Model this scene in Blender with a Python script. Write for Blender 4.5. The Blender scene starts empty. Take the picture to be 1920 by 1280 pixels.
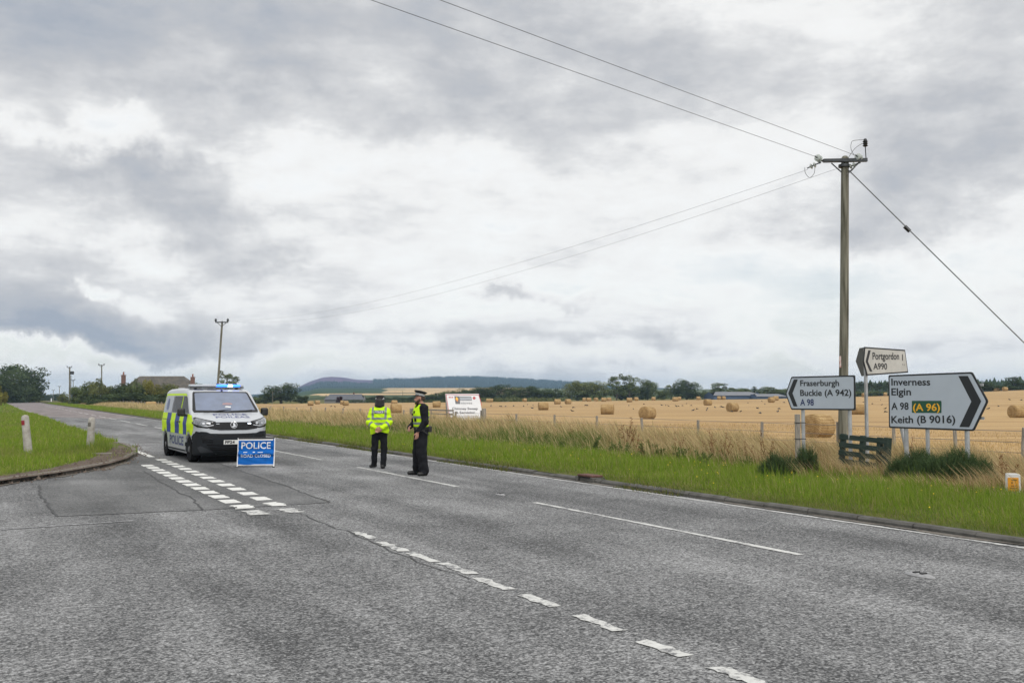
import bpy, bmesh, math, random
import numpy as np
from mathutils import Vector, Matrix
R = math.radians
scene = bpy.context.scene
COL = scene.collection
# ------------------------------------------------------------------ camera
FPX = 1867.0; PITCH = math.atan(105.0 / FPX); EYE = 1.66
cam = bpy.data.cameras.new("camera"); cam.lens = 35.0; cam.sensor_width = 36.0
cam.clip_start = 0.1; cam.clip_end = 30000
camo = bpy.data.objects.new("camera", cam); COL.objects.link(camo)
camo.location = (0, 0, EYE); camo.rotation_euler = (R(90) + PITCH, 0, 0)
scene.camera = camo
# ------------------------------------------------------------------ exposure
scene.view_settings.view_transform = 'Standard'; scene.view_settings.look = 'None'
scene.view_settings.gamma = 1.0; scene.view_settings.exposure = 0.0
scene.cycles.max_bounces = 5; scene.cycles.diffuse_bounces = 3; scene.cycles.glossy_bounces = 3
scene.cycles.transparent_max_bounces = 6; scene.cycles.volume_bounces = 0
scene.cycles.use_denoising = True
# ------------------------------------------------------------------ sun
SUN_EL, SUN_AZ = 48.0, 150.0        # azimuth clockwise from +Y
sl = bpy.data.lights.new("sun", 'SUN'); sl.energy = 1.5; sl.angle = R(18); sl.color = (1.0, 0.95, 0.87)
so = bpy.data.objects.new("sun", sl); COL.objects.link(so)
so.rotation_euler = (R(90 - SUN_EL), 0, R(180 - SUN_AZ))
so.location = (0, 0, 40)
# ------------------------------------------------------------------ world
world = bpy.data.worlds.new("World"); scene.world = world; world.use_nodes = True
nt = world.node_tree; nt.nodes.clear()
def wn(t, **k):
    n = nt.nodes.new(t)
    for a, b in k.items(): setattr(n, a, b)
    return n
def wm(op, a, b=None, c=None, clamp=False):
    n = nt.nodes.new('ShaderNodeMath'); n.operation = op; n.use_clamp = clamp
    for i, v in enumerate((a, b, c)):
        if v is None: continue
        if isinstance(v, (int, float)): n.inputs[i].default_value = v
        else: nt.links.new(v, n.inputs[i])
    return n.outputs[0]
def wnoise(vec, scale, detail, rough, dist=0.0):
    n = wn('ShaderNodeTexNoise'); nt.links.new(vec, n.inputs['Vector'])
    n.inputs['Scale'].default_value = scale; n.inputs['Detail'].default_value = detail
    n.inputs['Roughness'].default_value = rough; n.inputs['Distortion'].default_value = dist
    return n
tc = wn('ShaderNodeTexCoord')
sep = wn('ShaderNodeSeparateXYZ'); nt.links.new(tc.outputs['Generated'], sep.inputs[0])
X, Y, Z = sep.outputs
zz = wm('ADD', wm('MAXIMUM', Z, 0.0), 0.15)
comb = wn('ShaderNodeCombineXYZ')
nt.links.new(wm('DIVIDE', X, zz), comb.inputs[0]); nt.links.new(wm('DIVIDE', Y, zz), comb.inputs[1])
Q = comb.outputs[0]
n1 = wnoise(Q, 1.35, 12, 0.60, 0.10).outputs[0]
mp = wn('ShaderNodeMapping'); nt.links.new(Q, mp.inputs[0]); mp.inputs['Location'].default_value = (3.7, 1.9, 5.0)
n2 = wnoise(mp.outputs[0], 0.42, 4, 0.5, 0.4).outputs[0]
# direction noise: breaks up the outlines of the big cloud masses
wv = wnoise(tc.outputs['Generated'], 6.5, 10, 0.62)
wsep = wn('ShaderNodeSeparateColor'); nt.links.new(wv.outputs[1], wsep.inputs[0])
AZ = wm('ADD', wm('ARCTAN2', X, Y), wm('MULTIPLY', wm('SUBTRACT', wsep.outputs[0], 0.5), 0.30))
EL = wm('ADD', wm('ARCSINE', Z), wm('MULTIPLY', wm('SUBTRACT', wsep.outputs[1], 0.5), 0.16))
def azel(px, py):
    cx, cy = (px - 960) / FPX, (640 - py) / FPX
    v = Vector((cx, math.cos(PITCH) - cy * math.sin(PITCH), math.sin(PITCH) + cy * math.cos(PITCH))).normalized()
    return math.atan2(v.x, v.y), math.asin(v.z)
def mass(px, py, wx, wy, amt, soft=1.0):
    a, e = azel(px, py)
    u = wm('DIVIDE', wm('SUBTRACT', AZ, a), wx / FPX); v = wm('DIVIDE', wm('SUBTRACT', EL, e), wy / FPX)
    r2 = wm('ADD', wm('MULTIPLY', u, u), wm('MULTIPLY', v, v))
    g = wm('EXPONENT', wm('MULTIPLY', r2, -soft))
    return wm('MULTIPLY', g, amt * 1.2)
MASSES = [(960, 30, 1300, 200, .06), (350, 60, 620, 150, .20), (60, 120, 260, 190, .10), (1130, 120, 420, 160, .09), (420, 370, 170, 75, .22), (180, 320, 200, 30, .12), (500, 470, 120, 42, .22),
          (60, 520, 240, 95, .15), (90, 620, 330, 60, .22), (150, 658, 300, 26, .26), (1850, 150, 190, 170, .16), (1400, 120, 260, 60, .07), (1010, 570, 90, 18, .24),
          (1180, 640, 330, 20, .10), (640, 625, 300, 22, .10), (1660, 430, 150, 40, .12), (1830, 350, 150, 40, .13), (1330, 400, 250, 40, .06),
          (120, 260, 330, 26, -.14), (300, 545, 85, 34, -.20), (160, 550, 24, 18, -.22), (560, 340, 160, 45, -.07), (250, 440, 250, 30, -.12),
          (1700, 545, 360, 70, -.17), (1250, 560, 380, 60, -.08), (950, 640, 300, 30, -.05), (150, 706, 420, 20, -.25), (800, 690, 500, 20, -.12), (1500, 680, 400, 22, -.14), (800, 330, 260, 60, -.05), (1500, 60, 200, 80, -.03)]
mp3 = wn('ShaderNodeMapping'); nt.links.new(tc.outputs['Generated'], mp3.inputs[0]); mp3.inputs['Scale'].default_value = (1.0, 1.0, 2.3)
n3a = wnoise(mp3.outputs[0], 5.2, 12, 0.64, 0.15).outputs[0]
# billows: folded noise gives the cauliflower edges of cumulus
n3 = wm('MULTIPLY_ADD', wm('ABSOLUTE', wm('SUBTRACT', wnoise(mp3.outputs[0], 9.0, 9, 0.58, 0.0).outputs[0], 0.5)), -0.75, wm('ADD', n3a, 0.07))
acc = wm('ADD', wm('ADD', wm('MULTIPLY', n1, 0.58), wm('MULTIPLY', n2, 0.28)), wm('MULTIPLY_ADD', n3, 0.70, -0.375))
for m in MASSES: acc = wm('ADD', acc, mass(*m))
ramp = wn('ShaderNodeValToRGB'); nt.links.new(acc, ramp.inputs[0])
cr = ramp.color_ramp
stops = [(0.30, (1.06, 1.055, 1.03)), (0.44, (0.88, 0.885, 0.885)), (0.55, (0.70, 0.708, 0.722)), (0.68, (0.55, 0.565, 0.595)), (0.90, (0.385, 0.43, 0.505))]
cr.elements[0].position = stops[0][0]; cr.elements[0].color = (*stops[0][1], 1)
cr.elements[1].position = stops[-1][0]; cr.elements[1].color = (*stops[-1][1], 1)
for p, c in stops[1:-1]:
    e = cr.elements.new(p); e.color = (*c, 1)
# unseen sky overhead and behind, towards the sun, is brightened to light the ground
beh = wm('MULTIPLY_ADD', wm('MAXIMUM', wm('MULTIPLY', Y, -1.0), 0.0), 0.40, 1.0)
ovh = wm('MULTIPLY_ADD', wm('MULTIPLY', wm('SUBTRACT', Z, 0.42), 2.2, None, True), 0.35, 1.0)
gain = wm('MULTIPLY', beh, ovh)
sky = wn('ShaderNodeTexSky', sky_type='NISHITA'); sky.sun_disc = False
sky.sun_elevation = R(SUN_EL); sky.sun_rotation = R(SUN_AZ)
BG = 0.1
cl = wn('ShaderNodeVectorMath', operation='SCALE'); nt.links.new(ramp.outputs[0], cl.inputs[0])
nt.links.new(wm('MULTIPLY', gain, 1.0 / BG), cl.inputs['Scale'])
cov = wm('SUBTRACT', 1.0, wm('MULTIPLY', wm('SUBTRACT', 0.42, acc), 1.2, None, True))
mix = wn('ShaderNodeMix', data_type='RGBA'); nt.links.new(cov, mix.inputs[0])
nt.links.new(sky.outputs[0], mix.inputs[6]); nt.links.new(cl.outputs[0], mix.inputs[7])
bg = wn('ShaderNodeBackground'); bg.inputs[1].default_value = BG
nt.links.new(mix.outputs[2], bg.inputs[0])
out = wn('ShaderNodeOutputWorld'); nt.links.new(bg.outputs[0], out.inputs[0])

# ------------------------------------------------------------------ helpers
rng = np.random.default_rng(11); random.seed(11)
def ray(px, py):
    cx, cy = (px - 960) / FPX, (640 - py) / FPX
    v = np.array([cx, math.cos(PITCH) - cy * math.sin(PITCH), math.sin(PITCH) + cy * math.cos(PITCH)])
    return v / v[1]
def P(px, py, y):
    r = ray(px, py); return np.array([r[0] * y, y, EYE + r[2] * y])
def G(px, py, z=0.0):
    r = ray(px, py); y = (z - EYE) / r[2]
    return np.array([r[0] * y, y, z])
def pt(px): return ray(px, 745)[0]
_rd = ray(5, 745); U = np.array([_rd[0], 1.0]); U /= np.linalg.norm(U); N = np.array([U[1], -U[0]])
def sd(s, d, z=0.0): q = N * d + U * s; return np.array([q[0], q[1], z])
def to_sd(x, y): return x * U[0] + y * U[1], x * N[0] + y * N[1]
def smooth(a, b, v): t = np.clip((np.asarray(v, float) - a) / (b - a), 0, 1); return t * t * (3 - 2 * t)
FT = [-.9, -.45, -.246, .02, .25, .4, .5, .7, 1.3]; FH = [-.6, -.6, -.5, .25, 1.1, 2.4, 3.9, 6.0, 8.0]
CREST = [(300, 744), (430, 742), (480, 739), (530, 735), (555, 728), (580, 716), (605, 708), (622, 706.5), (645, 708), (668, 712), (700, 713), (740, 711.5), (780, 711), (815, 708), (860, 707), (900, 707), (950, 710), (1000, 713), (1040, 715.5), (1075, 718), (1200, 726), (1400, 733), (1700, 738)]
def gz(x, y):
    x = np.asarray(x, float); y = np.asarray(y, float); s, d = to_sd(x, y)
    t = x / np.maximum(y, 1.0); F = np.interp(t, FT, FH); FF = np.interp(t * FPX + 960, [300, 520, 560, 600, 1000, 1100, 2500], [-1, 0, 14, 25, 25, 22, 22])
    z = np.where(d < 10.3, 0.0, 0.065 + 0.045 * smooth(10.36, 11.3, d) - 0.21 * smooth(11.5, 21, d) - 0.2 * smooth(21, 40, d))
    w = smooth(60, 330, y) * smooth(15, 40, d)
    z = z * (1 - w) + F * w
    far = smooth(500, 2600, y)
    z = z * (1 - far) + FF * far
    C = np.interp(t * FPX + 960, [c[0] for c in CREST], [1.66 + (745 - c[1]) / FPX * 3800 for c in CREST])
    hill = smooth(2600, 3800, y) * (1 - smooth(4000, 5600, y))
    return z + hill * np.maximum(C - z, -10)

def tag(o, label=None, cat=None, group=None, kind=None):
    if label: o['label'] = label
    if cat: o['category'] = cat
    if group: o['group'] = group
    if kind: o['kind'] = kind
    return o
def empty(name, loc, rz=0.0, label=None, cat=None, group=None):
    o = bpy.data.objects.new(name, None); COL.objects.link(o); o.empty_display_size = .2
    o.location = [float(v) for v in loc]; o.rotation_euler = (0, 0, rz); return tag(o, label, cat, group)
def link(name, me, parent=None):
    o = bpy.data.objects.new(name, me); COL.objects.link(o)
    if parent is not None: o.parent = parent
    return o
def fast_mesh(name, v, f, smoothf=False, mats=(), midx=None):
    """v (n,3); f (m,3) or (m,4) array, or list of index lists"""
    v = np.asarray(v, np.float32); me = bpy.data.meshes.new(name)
    if isinstance(f, list) and len(f) and len({len(q) for q in f}) > 1:
        me.from_pydata(v.tolist(), [], f)
    else:
        f = np.asarray(f, np.int32); k = f.shape[1]
        me.vertices.add(len(v)); me.vertices.foreach_set('co', v.ravel())
        me.loops.add(f.size); me.loops.foreach_set('vertex_index', f.ravel())
        me.polygons.add(len(f)); me.polygons.foreach_set('loop_start', np.arange(0, f.size, k, dtype=np.int32))
        me.polygons.foreach_set('loop_total', np.full(len(f), k, np.int32))
    for m in mats: me.materials.append(m)
    if midx is not None: me.polygons.foreach_set('material_index', np.asarray(midx, np.int32))
    if smoothf: me.polygons.foreach_set('use_smooth', np.ones(len(me.polygons), bool))
    me.update(calc_edges=True); me.validate()
    return me
def set_col(me, c):
    """per-vertex colour of leaves, blades and ground zones"""
    a = me.color_attributes.new('tint', 'FLOAT_COLOR', 'POINT')
    c = np.asarray(c, np.float32); c4 = np.ones((len(c), 4), np.float32); c4[:, :3] = c
    a.data.foreach_set('color', c4.ravel())

class MB:
    """collects shapes; build() links them as one mesh object"""
    def __init__(s): s.v = []; s.f = []; s.m = []; s.cur = 0
    def add(s, v, f):
        o = len(s.v); s.v += [tuple(map(float, q)) for q in v]; s.f += [[i + o for i in q] for q in f]; s.m += [s.cur] * len(f); return s
    def box(s, c, size, rot=None):
        hx, hy, hz = size[0] / 2, size[1] / 2, size[2] / 2
        v = [Vector((x, y, z)) for x in (-hx, hx) for y in (-hy, hy) for z in (-hz, hz)]
        if rot is not None: v = [rot @ q for q in v]
        v = [q + Vector(c) for q in v]
        return s.add(v, [[0, 1, 3, 2], [4, 6, 7, 5], [0, 4, 5, 1], [2, 3, 7, 6], [0, 2, 6, 4], [1, 5, 7, 3]])
    def tube(s, pts, r, n=8, cap=True):
        pts = [Vector(map(float, p)) for p in pts]; rs = r if isinstance(r, (list, tuple)) else [r] * len(pts)
        v = []; f = []; up = None
        for i, p in enumerate(pts):
            d = (pts[min(i + 1, len(pts) - 1)] - pts[max(i - 1, 0)]).normalized()
            if up is None: up = Vector((0, 0, 1)) if abs(d.z) < .9 else Vector((1, 0, 0))
            a = d.cross(up).normalized(); b = d.cross(a).normalized(); up = -b if False else up
            for k in range(n):
                w = 2 * math.pi * k / n; v.append(p + (a * math.cos(w) + b * math.sin(w)) * rs[i])
        for i in range(len(pts) - 1):
            for k in range(n):
                k2 = (k + 1) % n; f.append([i * n + k, i * n + k2, (i + 1) * n + k2, (i + 1) * n + k])
        if cap: f.append(list(range(n))[::-1]); f.append([(len(pts) - 1) * n + k for k in range(n)])
        return s.add(v, f)
    def lathe(s, prof, n=24, axis='z', c=(0, 0, 0)):
        v = []; f = []
        for r, h in prof:
            for k in range(n):
                w = 2 * math.pi * k / n; a, b = r * math.cos(w), r * math.sin(w)
                q = (a, b, h) if axis == 'z' else ((a, h, b) if axis == 'y' else (h, a, b))
                v.append((q[0] + c[0], q[1] + c[1], q[2] + c[2]))
        for i in range(len(prof) - 1):
            for k in range(n):
                k2 = (k + 1) % n; f.append([i * n + k, i * n + k2, (i + 1) * n + k2, (i + 1) * n + k])
        f.append(list(range(n))[::-1]); f.append([(len(prof) - 1) * n + k for k in range(n)])
        return s.add(v, f)
    def prism(s, poly, y0, y1):
        """polygon in x,z extruded along y"""
        n = len(poly); v = [(p[0], y0, p[1]) for p in poly] + [(p[0], y1, p[1]) for p in poly]
        f = [list(range(n)), list(range(n, 2 * n))[::-1]] + [[i, i + n, (i + 1) % n + n, (i + 1) % n] for i in range(n)]
        return s.add(v, f)
    def build(s, name, m, parent=None, smooth=False, bevel=0):
        me = bpy.data.meshes.new(name); me.from_pydata(s.v, [], s.f)
        for q in (m if isinstance(m, (list, tuple)) else [m]): me.materials.append(q)
        if max(s.m, default=0): me.polygons.foreach_set('material_index', s.m)
        bm = bmesh.new(); bm.from_mesh(me); bmesh.ops.recalc_face_normals(bm, faces=bm.faces)
        if bevel: bmesh.ops.bevel(bm, geom=list(bm.edges), offset=bevel, segments=2, affect='EDGES', profile=.5)
        bm.to_mesh(me); bm.free()
        if smooth: me.shade_smooth(); me.set_sharp_from_angle(angle=R(40))
        return link(name, me, parent)

def round_poly(p, r, n=4):
    out = []; k = len(p)
    for i in range(k):
        a, b, c = (Vector(p[i - 1]), Vector(p[i]), Vector(p[(i + 1) % k]))
        d1, d2 = (a - b), (c - b); q = min(r, d1.length * .45, d2.length * .45)
        s, e = b + d1.normalized() * q, b + d2.normalized() * q
        for j in range(n + 1):
            t = j / n; out.append(tuple((1 - t) ** 2 * s + 2 * t * (1 - t) * b + t * t * e))
    return out

# ------------------------------------------------------------------ materials
def new_mat(name):
    m = bpy.data.materials.new(name); m.use_nodes = True; return m, m.node_tree.nodes['Principled BSDF'], m.node_tree
def mat(name, c, rough=.6, metal=0.0, var=0.0, vscale=8.0, bump=0.0, bscale=60.0, spec=.5, coat=0.0, c2=None, stretch=None, emit=0.0, trans=0.0, ior=1.5, vdetail=5):
    m, b, t = new_mat(name)
    b.inputs['Base Color'].default_value = (*c, 1); b.inputs['Roughness'].default_value = rough; b.inputs['Metallic'].default_value = metal
    b.inputs['Specular IOR Level'].default_value = spec; b.inputs['Coat Weight'].default_value = coat; b.inputs['Coat Roughness'].default_value = .08
    b.inputs['Transmission Weight'].default_value = trans; b.inputs['IOR'].default_value = ior
    if emit: b.inputs['Emission Color'].default_value = (*c, 1); b.inputs['Emission Strength'].default_value = emit
    tcn = t.nodes.new('ShaderNodeTexCoord'); vec = tcn.outputs['Object']
    if stretch:
        mpn = t.nodes.new('ShaderNodeMapping'); t.links.new(vec, mpn.inputs[0]); mpn.inputs['Scale'].default_value = stretch; vec = mpn.outputs[0]
    if var or c2:
        n = t.nodes.new('ShaderNodeTexNoise'); t.links.new(vec, n.inputs['Vector']); n.inputs['Scale'].default_value = vscale; n.inputs['Detail'].default_value = vdetail; n.inputs['Roughness'].default_value = .6
        r = t.nodes.new('ShaderNodeValToRGB'); t.links.new(n.outputs[0], r.inputs[0])
        r.color_ramp.elements[0].position = .32; r.color_ramp.elements[1].position = .68
        ca = tuple(max(0, q * (1 - var)) for q in c); cb = c2 or tuple(min(1, q * (1 + var)) for q in c)
        r.color_ramp.elements[0].color = (*ca, 1); r.color_ramp.elements[1].color = (*cb, 1)
        t.links.new(r.outputs[0], b.inputs['Base Color'])
    if bump:
        n = t.nodes.new('ShaderNodeTexNoise'); t.links.new(vec, n.inputs['Vector']); n.inputs['Scale'].default_value = bscale; n.inputs['Detail'].default_value = 4
        u = t.nodes.new('ShaderNodeBump'); u.inputs['Strength'].default_value = bump; u.inputs['Distance'].default_value = .02
        t.links.new(n.outputs[0], u.inputs['Height']); t.links.new(u.outputs[0], b.inputs['Normal'])
    return m
def tint_mat(name, transl=.3, rough=.7):
    """leaf/blade material reading the per-leaf colour"""
    m = bpy.data.materials.new(name); m.use_nodes = True; t = m.node_tree; t.nodes.clear()
    a = t.nodes.new('ShaderNodeAttribute'); a.attribute_name = 'tint'
    d = t.nodes.new('ShaderNodeBsdfDiffuse'); tr = t.nodes.new('ShaderNodeBsdfTranslucent'); mx = t.nodes.new('ShaderNodeMixShader'); o = t.nodes.new('ShaderNodeOutputMaterial')
    t.links.new(a.outputs['Color'], d.inputs[0]); t.links.new(a.outputs['Color'], tr.inputs[0])
    mx.inputs[0].default_value = transl; t.links.new(d.outputs[0], mx.inputs[1]); t.links.new(tr.outputs[0], mx.inputs[2]); t.links.new(mx.outputs[0], o.inputs[0])
    return m
M = {}
M['leaf'] = tint_mat('leaf', .3); M['blade'] = tint_mat('grass_blade', .35)
M['bark'] = mat('bark', (.10, .08, .06), .9, var=.4, vscale=3, bump=.4, bscale=12)
M['galv'] = mat('galvanised_steel', (.42, .43, .44), .5, .55, var=.18, vscale=6)
M['timber'] = mat('weathered_timber', (.27, .245, .21), .9, var=.4, vscale=5, bump=.5, bscale=30, stretch=(6, 6, .6))
M['polewood'] = mat('pole_timber', (.065, .06, .034), .9, c2=(.25, .24, .19), var=.35, vscale=1.6, bump=.5, bscale=14, stretch=(7, 7, .35))
M['black'] = mat('black_plastic', (.012, .012, .013), .5)
M['darksteel'] = mat('dark_steel', (.045, .05, .055), .55, .3, var=.3, vscale=9)
# ================================================================== SETTING
def ramp_node(t, src, stops):
    r = t.nodes.new('ShaderNodeValToRGB'); t.links.new(src, r.inputs[0]); e = r.color_ramp.elements
    e[0].position = stops[0][0]; e[0].color = (*stops[0][1], 1); e[1].position = stops[-1][0]; e[1].color = (*stops[-1][1], 1)
    for p, c in stops[1:-1]: q = e.new(p); q.color = (*c, 1)
    return r.outputs[0]
def nz(t, vec, scale, detail=4, rough=.55, dist=0):
    n = t.nodes.new('ShaderNodeTexNoise'); t.links.new(vec, n.inputs['Vector'])
    n.inputs['Scale'].default_value = scale; n.inputs['Detail'].default_value = detail; n.inputs['Roughness'].default_value = rough; n.inputs['Distortion'].default_value = dist
    return n.outputs[0]
def mth(t, op, a, b=None, clamp=False):
    n = t.nodes.new('ShaderNodeMath'); n.operation = op; n.use_clamp = clamp
    for i, v in enumerate((a, b)):
        if v is None: continue
        if isinstance(v, (int, float)): n.inputs[i].default_value = v
        else: t.links.new(v, n.inputs[i])
    return n.outputs[0]
ROADROT = math.atan2(-U[0], U[1])
def asphalt(name, lo, hi, chip=38.0, contrast=1.0, tintc=None):
    m, b, t = new_mat(name)
    b.inputs['Roughness'].default_value = .85; b.inputs['Specular IOR Level'].default_value = .28
    tcn = t.nodes.new('ShaderNodeTexCoord')
    rt = t.nodes.new('ShaderNodeMapping'); t.links.new(tcn.outputs['Object'], rt.inputs[0]); rt.inputs['Rotation'].default_value = (0, 0, -ROADROT)
    v = rt.outputs[0]
    st = t.nodes.new('ShaderNodeMapping'); t.links.new(v, st.inputs[0]); st.inputs['Scale'].default_value = (1.0, .13, 1)
    fine = nz(t, v, chip, 3, .7); med = nz(t, v, chip * .33, 4, .65); big = nz(t, v, .55, 5, .62, .4); track = nz(t, st.outputs[0], .85, 4, .55)
    vo = t.nodes.new('ShaderNodeTexVoronoi'); t.links.new(v, vo.inputs['Vector']); vo.inputs['Scale'].default_value = chip * 1.3
    k = mth(t, 'ADD', mth(t, 'MULTIPLY', fine, .50 * contrast), mth(t, 'MULTIPLY', med, .34 * contrast))
    vs = t.nodes.new('ShaderNodeSeparateColor'); t.links.new(vo.outputs['Color'], vs.inputs[0])
    k = mth(t, 'ADD', k, mth(t, 'MULTIPLY', vs.outputs[0], .16 * contrast))
    k = mth(t, 'ADD', k, mth(t, 'MULTIPLY', big, .34)); k = mth(t, 'ADD', k, mth(t, 'MULTIPLY', track, .52))
    mid = .5 * (1.0 * contrast + .86)
    a, c = Vector(lo), Vector(hi); k = mth(t, 'ADD', k, .5 - mid); mid = .5
    col = ramp_node(t, k, [(mid - .26, tuple(a * .55)), (mid - .11, tuple(a)), (mid + .03, tuple((a + c) / 2)), (mid + .15, tuple(c)), (mid + .28, tuple(c * 1.5))])
    t.links.new(col, b.inputs['Base Color'])
    bu = t.nodes.new('ShaderNodeBump'); bu.inputs['Strength'].default_value = .55; bu.inputs['Distance'].default_value = .012
    t.links.new(k, bu.inputs['Height']); t.links.new(bu.outputs[0], b.inputs['Normal'])
    return m
M['asphalt'] = asphalt('asphalt', (.060, .061, .063), (.25, .251, .253), 46, 1.85)
M['asphalt_new'] = asphalt('asphalt_patch', (.062, .063, .064), (.200, .201, .202), 55, 1.2)
M['asphalt_pink'] = asphalt('asphalt_reddish', (.135, .115, .113), (.25, .22, .215), 30, .8)
def sheet(name, pts2, z, m, kind='structure', cuts=0, zf=None):
    bm = bmesh.new(); vs = [bm.verts.new((p[0], p[1], z)) for p in pts2]; bm.faces.new(vs)
    bmesh.ops.triangulate(bm, faces=bm.faces)
    bmesh.ops.recalc_face_normals(bm, faces=bm.faces)
    for f in bm.faces:
        if f.normal.z < 0: f.normal_flip()
    me = bpy.data.meshes.new(name); bm.to_mesh(me); bm.free(); me.materials.append(m)
    o = link(name, me); tag(o, kind=kind); return o
# asphalt: main road and the mouth of the side road are one surface
road_pts = [sd(-40, -45), sd(-40, 10.24), sd(330, 10.24), G(84, 754.2)[:3], G(100, 752.2), G(40, 752.0), sd(300, -45)]
sheet('road', road_pts, 0.0, M['asphalt'])
pk = [sd(104, 1.2), sd(92, 4.5), sd(84, 7.2), sd(88, 10.22), sd(330, 10.22), G(84, 754.3), G(60, 753.0), G(20, 754.6), sd(300, -.8), sd(180, 1.0)]
sheet('road_reddish_surface', pk, 0.004, M['asphalt_pink'])
pnew = [(72, 910), (76, 930), (87, 944), (107, 968), (250, 962), (380, 956), (470, 951), (545, 946), (617, 942), (578, 927), (540, 913), (500, 899), (450, 882), (408, 868), (350, 850), (300, 845), (262, 857), (236, 868), (160, 887), (102, 899)]
sheet('road_repair_patch', [G(*p) for p in pnew], 0.004, M['asphalt_new'])
# cracks and tar seams
def strip(mb, pts, w, z):
    pts = [np.array(p[:2]) for p in pts]; v = []
    for i, p in enumerate(pts):
        d = pts[min(i + 1, len(pts) - 1)] - pts[max(i - 1, 0)]; d = d / np.linalg.norm(d); n = np.array([-d[1], d[0]])
        ww = w if not isinstance(w, list) else w[i]
        v += [(*(p + n * ww / 2), z), (*(p - n * ww / 2), z)]
    mb.add(v, [[2 * i, 2 * i + 1, 2 * i + 3, 2 * i + 2] for i in range(len(pts) - 1)])
def jag(pts, amp, step=.25):
    out = []
    for a, b in zip(pts[:-1], pts[1:]):
        a, b = np.array(a[:2]), np.array(b[:2]); n = max(1, int(np.linalg.norm(b - a) / step))
        for i in range(n): out.append(a + (b - a) * i / n + rng.normal(0, amp, 2))
    out.append(np.array(pts[-1][:2])); return out
M['seam'] = mat('tar_seam', (.045, .045, .046), .85, var=.5, vscale=12)
mb = MB()
for c, w in [([(268, 883), (300, 902), (330, 920), (362, 936), (380, 956)], .035), ([(72, 910), (76, 930), (87, 944), (107, 968)], .035), ([(107, 968), (250, 962), (380, 956), (470, 951), (617, 942)], .018), ([(617, 942), (578, 927), (540, 913), (500, 899)], .03), ([(408, 868), (450, 882), (500, 899)], .025), ([(560, 963), (600, 978), (660, 1000), (720, 1026), (800, 1062), (880, 1085)], .016)]:
    strip(mb, jag([G(*p) for p in c], .022), w, .008)
tag(mb.build('road_seams', M['seam']), kind='structure')
# painted markings
def paint_mat(name, worn, c=(.74, .74, .71)):
    m, b, t = new_mat(name); b.inputs['Roughness'].default_value = .7
    tcn = t.nodes.new('ShaderNodeTexCoord'); n = nz(t, tcn.outputs['Object'], 16, 6, .75); n2 = nz(t, tcn.outputs['Object'], 3.0, 3, .6)
    k = mth(t, 'ADD', mth(t, 'MULTIPLY', n, .7), mth(t, 'MULTIPLY', n2, .3))
    t.links.new(ramp_node(t, k, [(worn - .05, (.14, .14, .145)), (worn + .02, tuple(q * .8 for q in c)), (worn + .2, c)]), b.inputs['Base Color'])
    return m
M['paint'] = paint_mat('road_paint', .38, (.66, .66, .635)); M['paint_worn'] = paint_mat('worn_road_paint', .475, (.60, .60, .58))
M['paint_faint'] = paint_mat('faint_road_paint', .56, (.5, .5, .5))
def dash(mb, s0, s1, d0, d1, z, rag=0.0, skew=0.0):
    a = np.linspace(s0, s1, 9); L = [sd(s + (rng.normal(0, rag) if rag else 0), d0 + (rng.normal(0, rag) if rag else 0), z) for s in a]
    Rr = [sd(s + skew + (rng.normal(0, rag) if rag else 0), d1 + (rng.normal(0, rag) if rag else 0), z) for s in a]
    v = []; [v.extend((p, q)) for p, q in zip(L, Rr)]
    mb.add(v, [[2 * i, 2 * i + 1, 2 * i + 3, 2 * i + 2] for i in range(8)])
mk = MB(); mw = MB(); mf = MB()
# double give-way row
for px0, py0, px1, py1, n in [(303, 862, 545, 957, 15), (277, 873, 478, 961, 14)]:
    a, b = G(px0, py0), G(px1, py1); sa, da = to_sd(*a[:2]); sb, db = to_sd(*b[:2])
    for i in range(n):
        f = i / (n - 1); s = sa + (sb - sa) * f; d = da + (db - da) * f
        dash(mw if i == n - 1 else mk, s - .29, s + .29, d - .13, d + .13, .009, .006 if i < n - 2 else .03)
# worn edge dashes across the junction
for x0, y0, x1, y1 in [(664, 997, 703, 1009), (708, 1016, 764, 1033), (766, 1037, 820, 1053), (828, 1056, 886, 1076), (890, 1084, 960, 1105), (974, 1115, 1050, 1137), (1082, 1153, 1165, 1183), (1206, 1202, 1290, 1230), (1340, 1250, 1430, 1284)]:
    s0, d0 = to_sd(*G(x1, y1)[:2]); s1, d1 = to_sd(*G(x0, y0)[:2]); d = (d0 + d1) / 2
    dash(mw, s0, s1, d - .06, d + .055, .006, .013)
# centre line 6 m marks, 3 m gaps
sc, dc = to_sd(*G(1020, 945)[:2]); sc0, dc0 = to_sd(*G(1500, 1040)[:2]); s1_, d1_ = to_sd(*G(670, 875)[:2])
for k in range(-2, 24):
    s0 = sc0 + 9.0 * k; d = np.interp(s0, [sc0, s1_], [dc0, d1_])
    dash(mw if k < 3 else mk, s0, s0 + 5.9, d - .045, d + .045, .006 if s0 < 80 else .009, .010)
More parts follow.
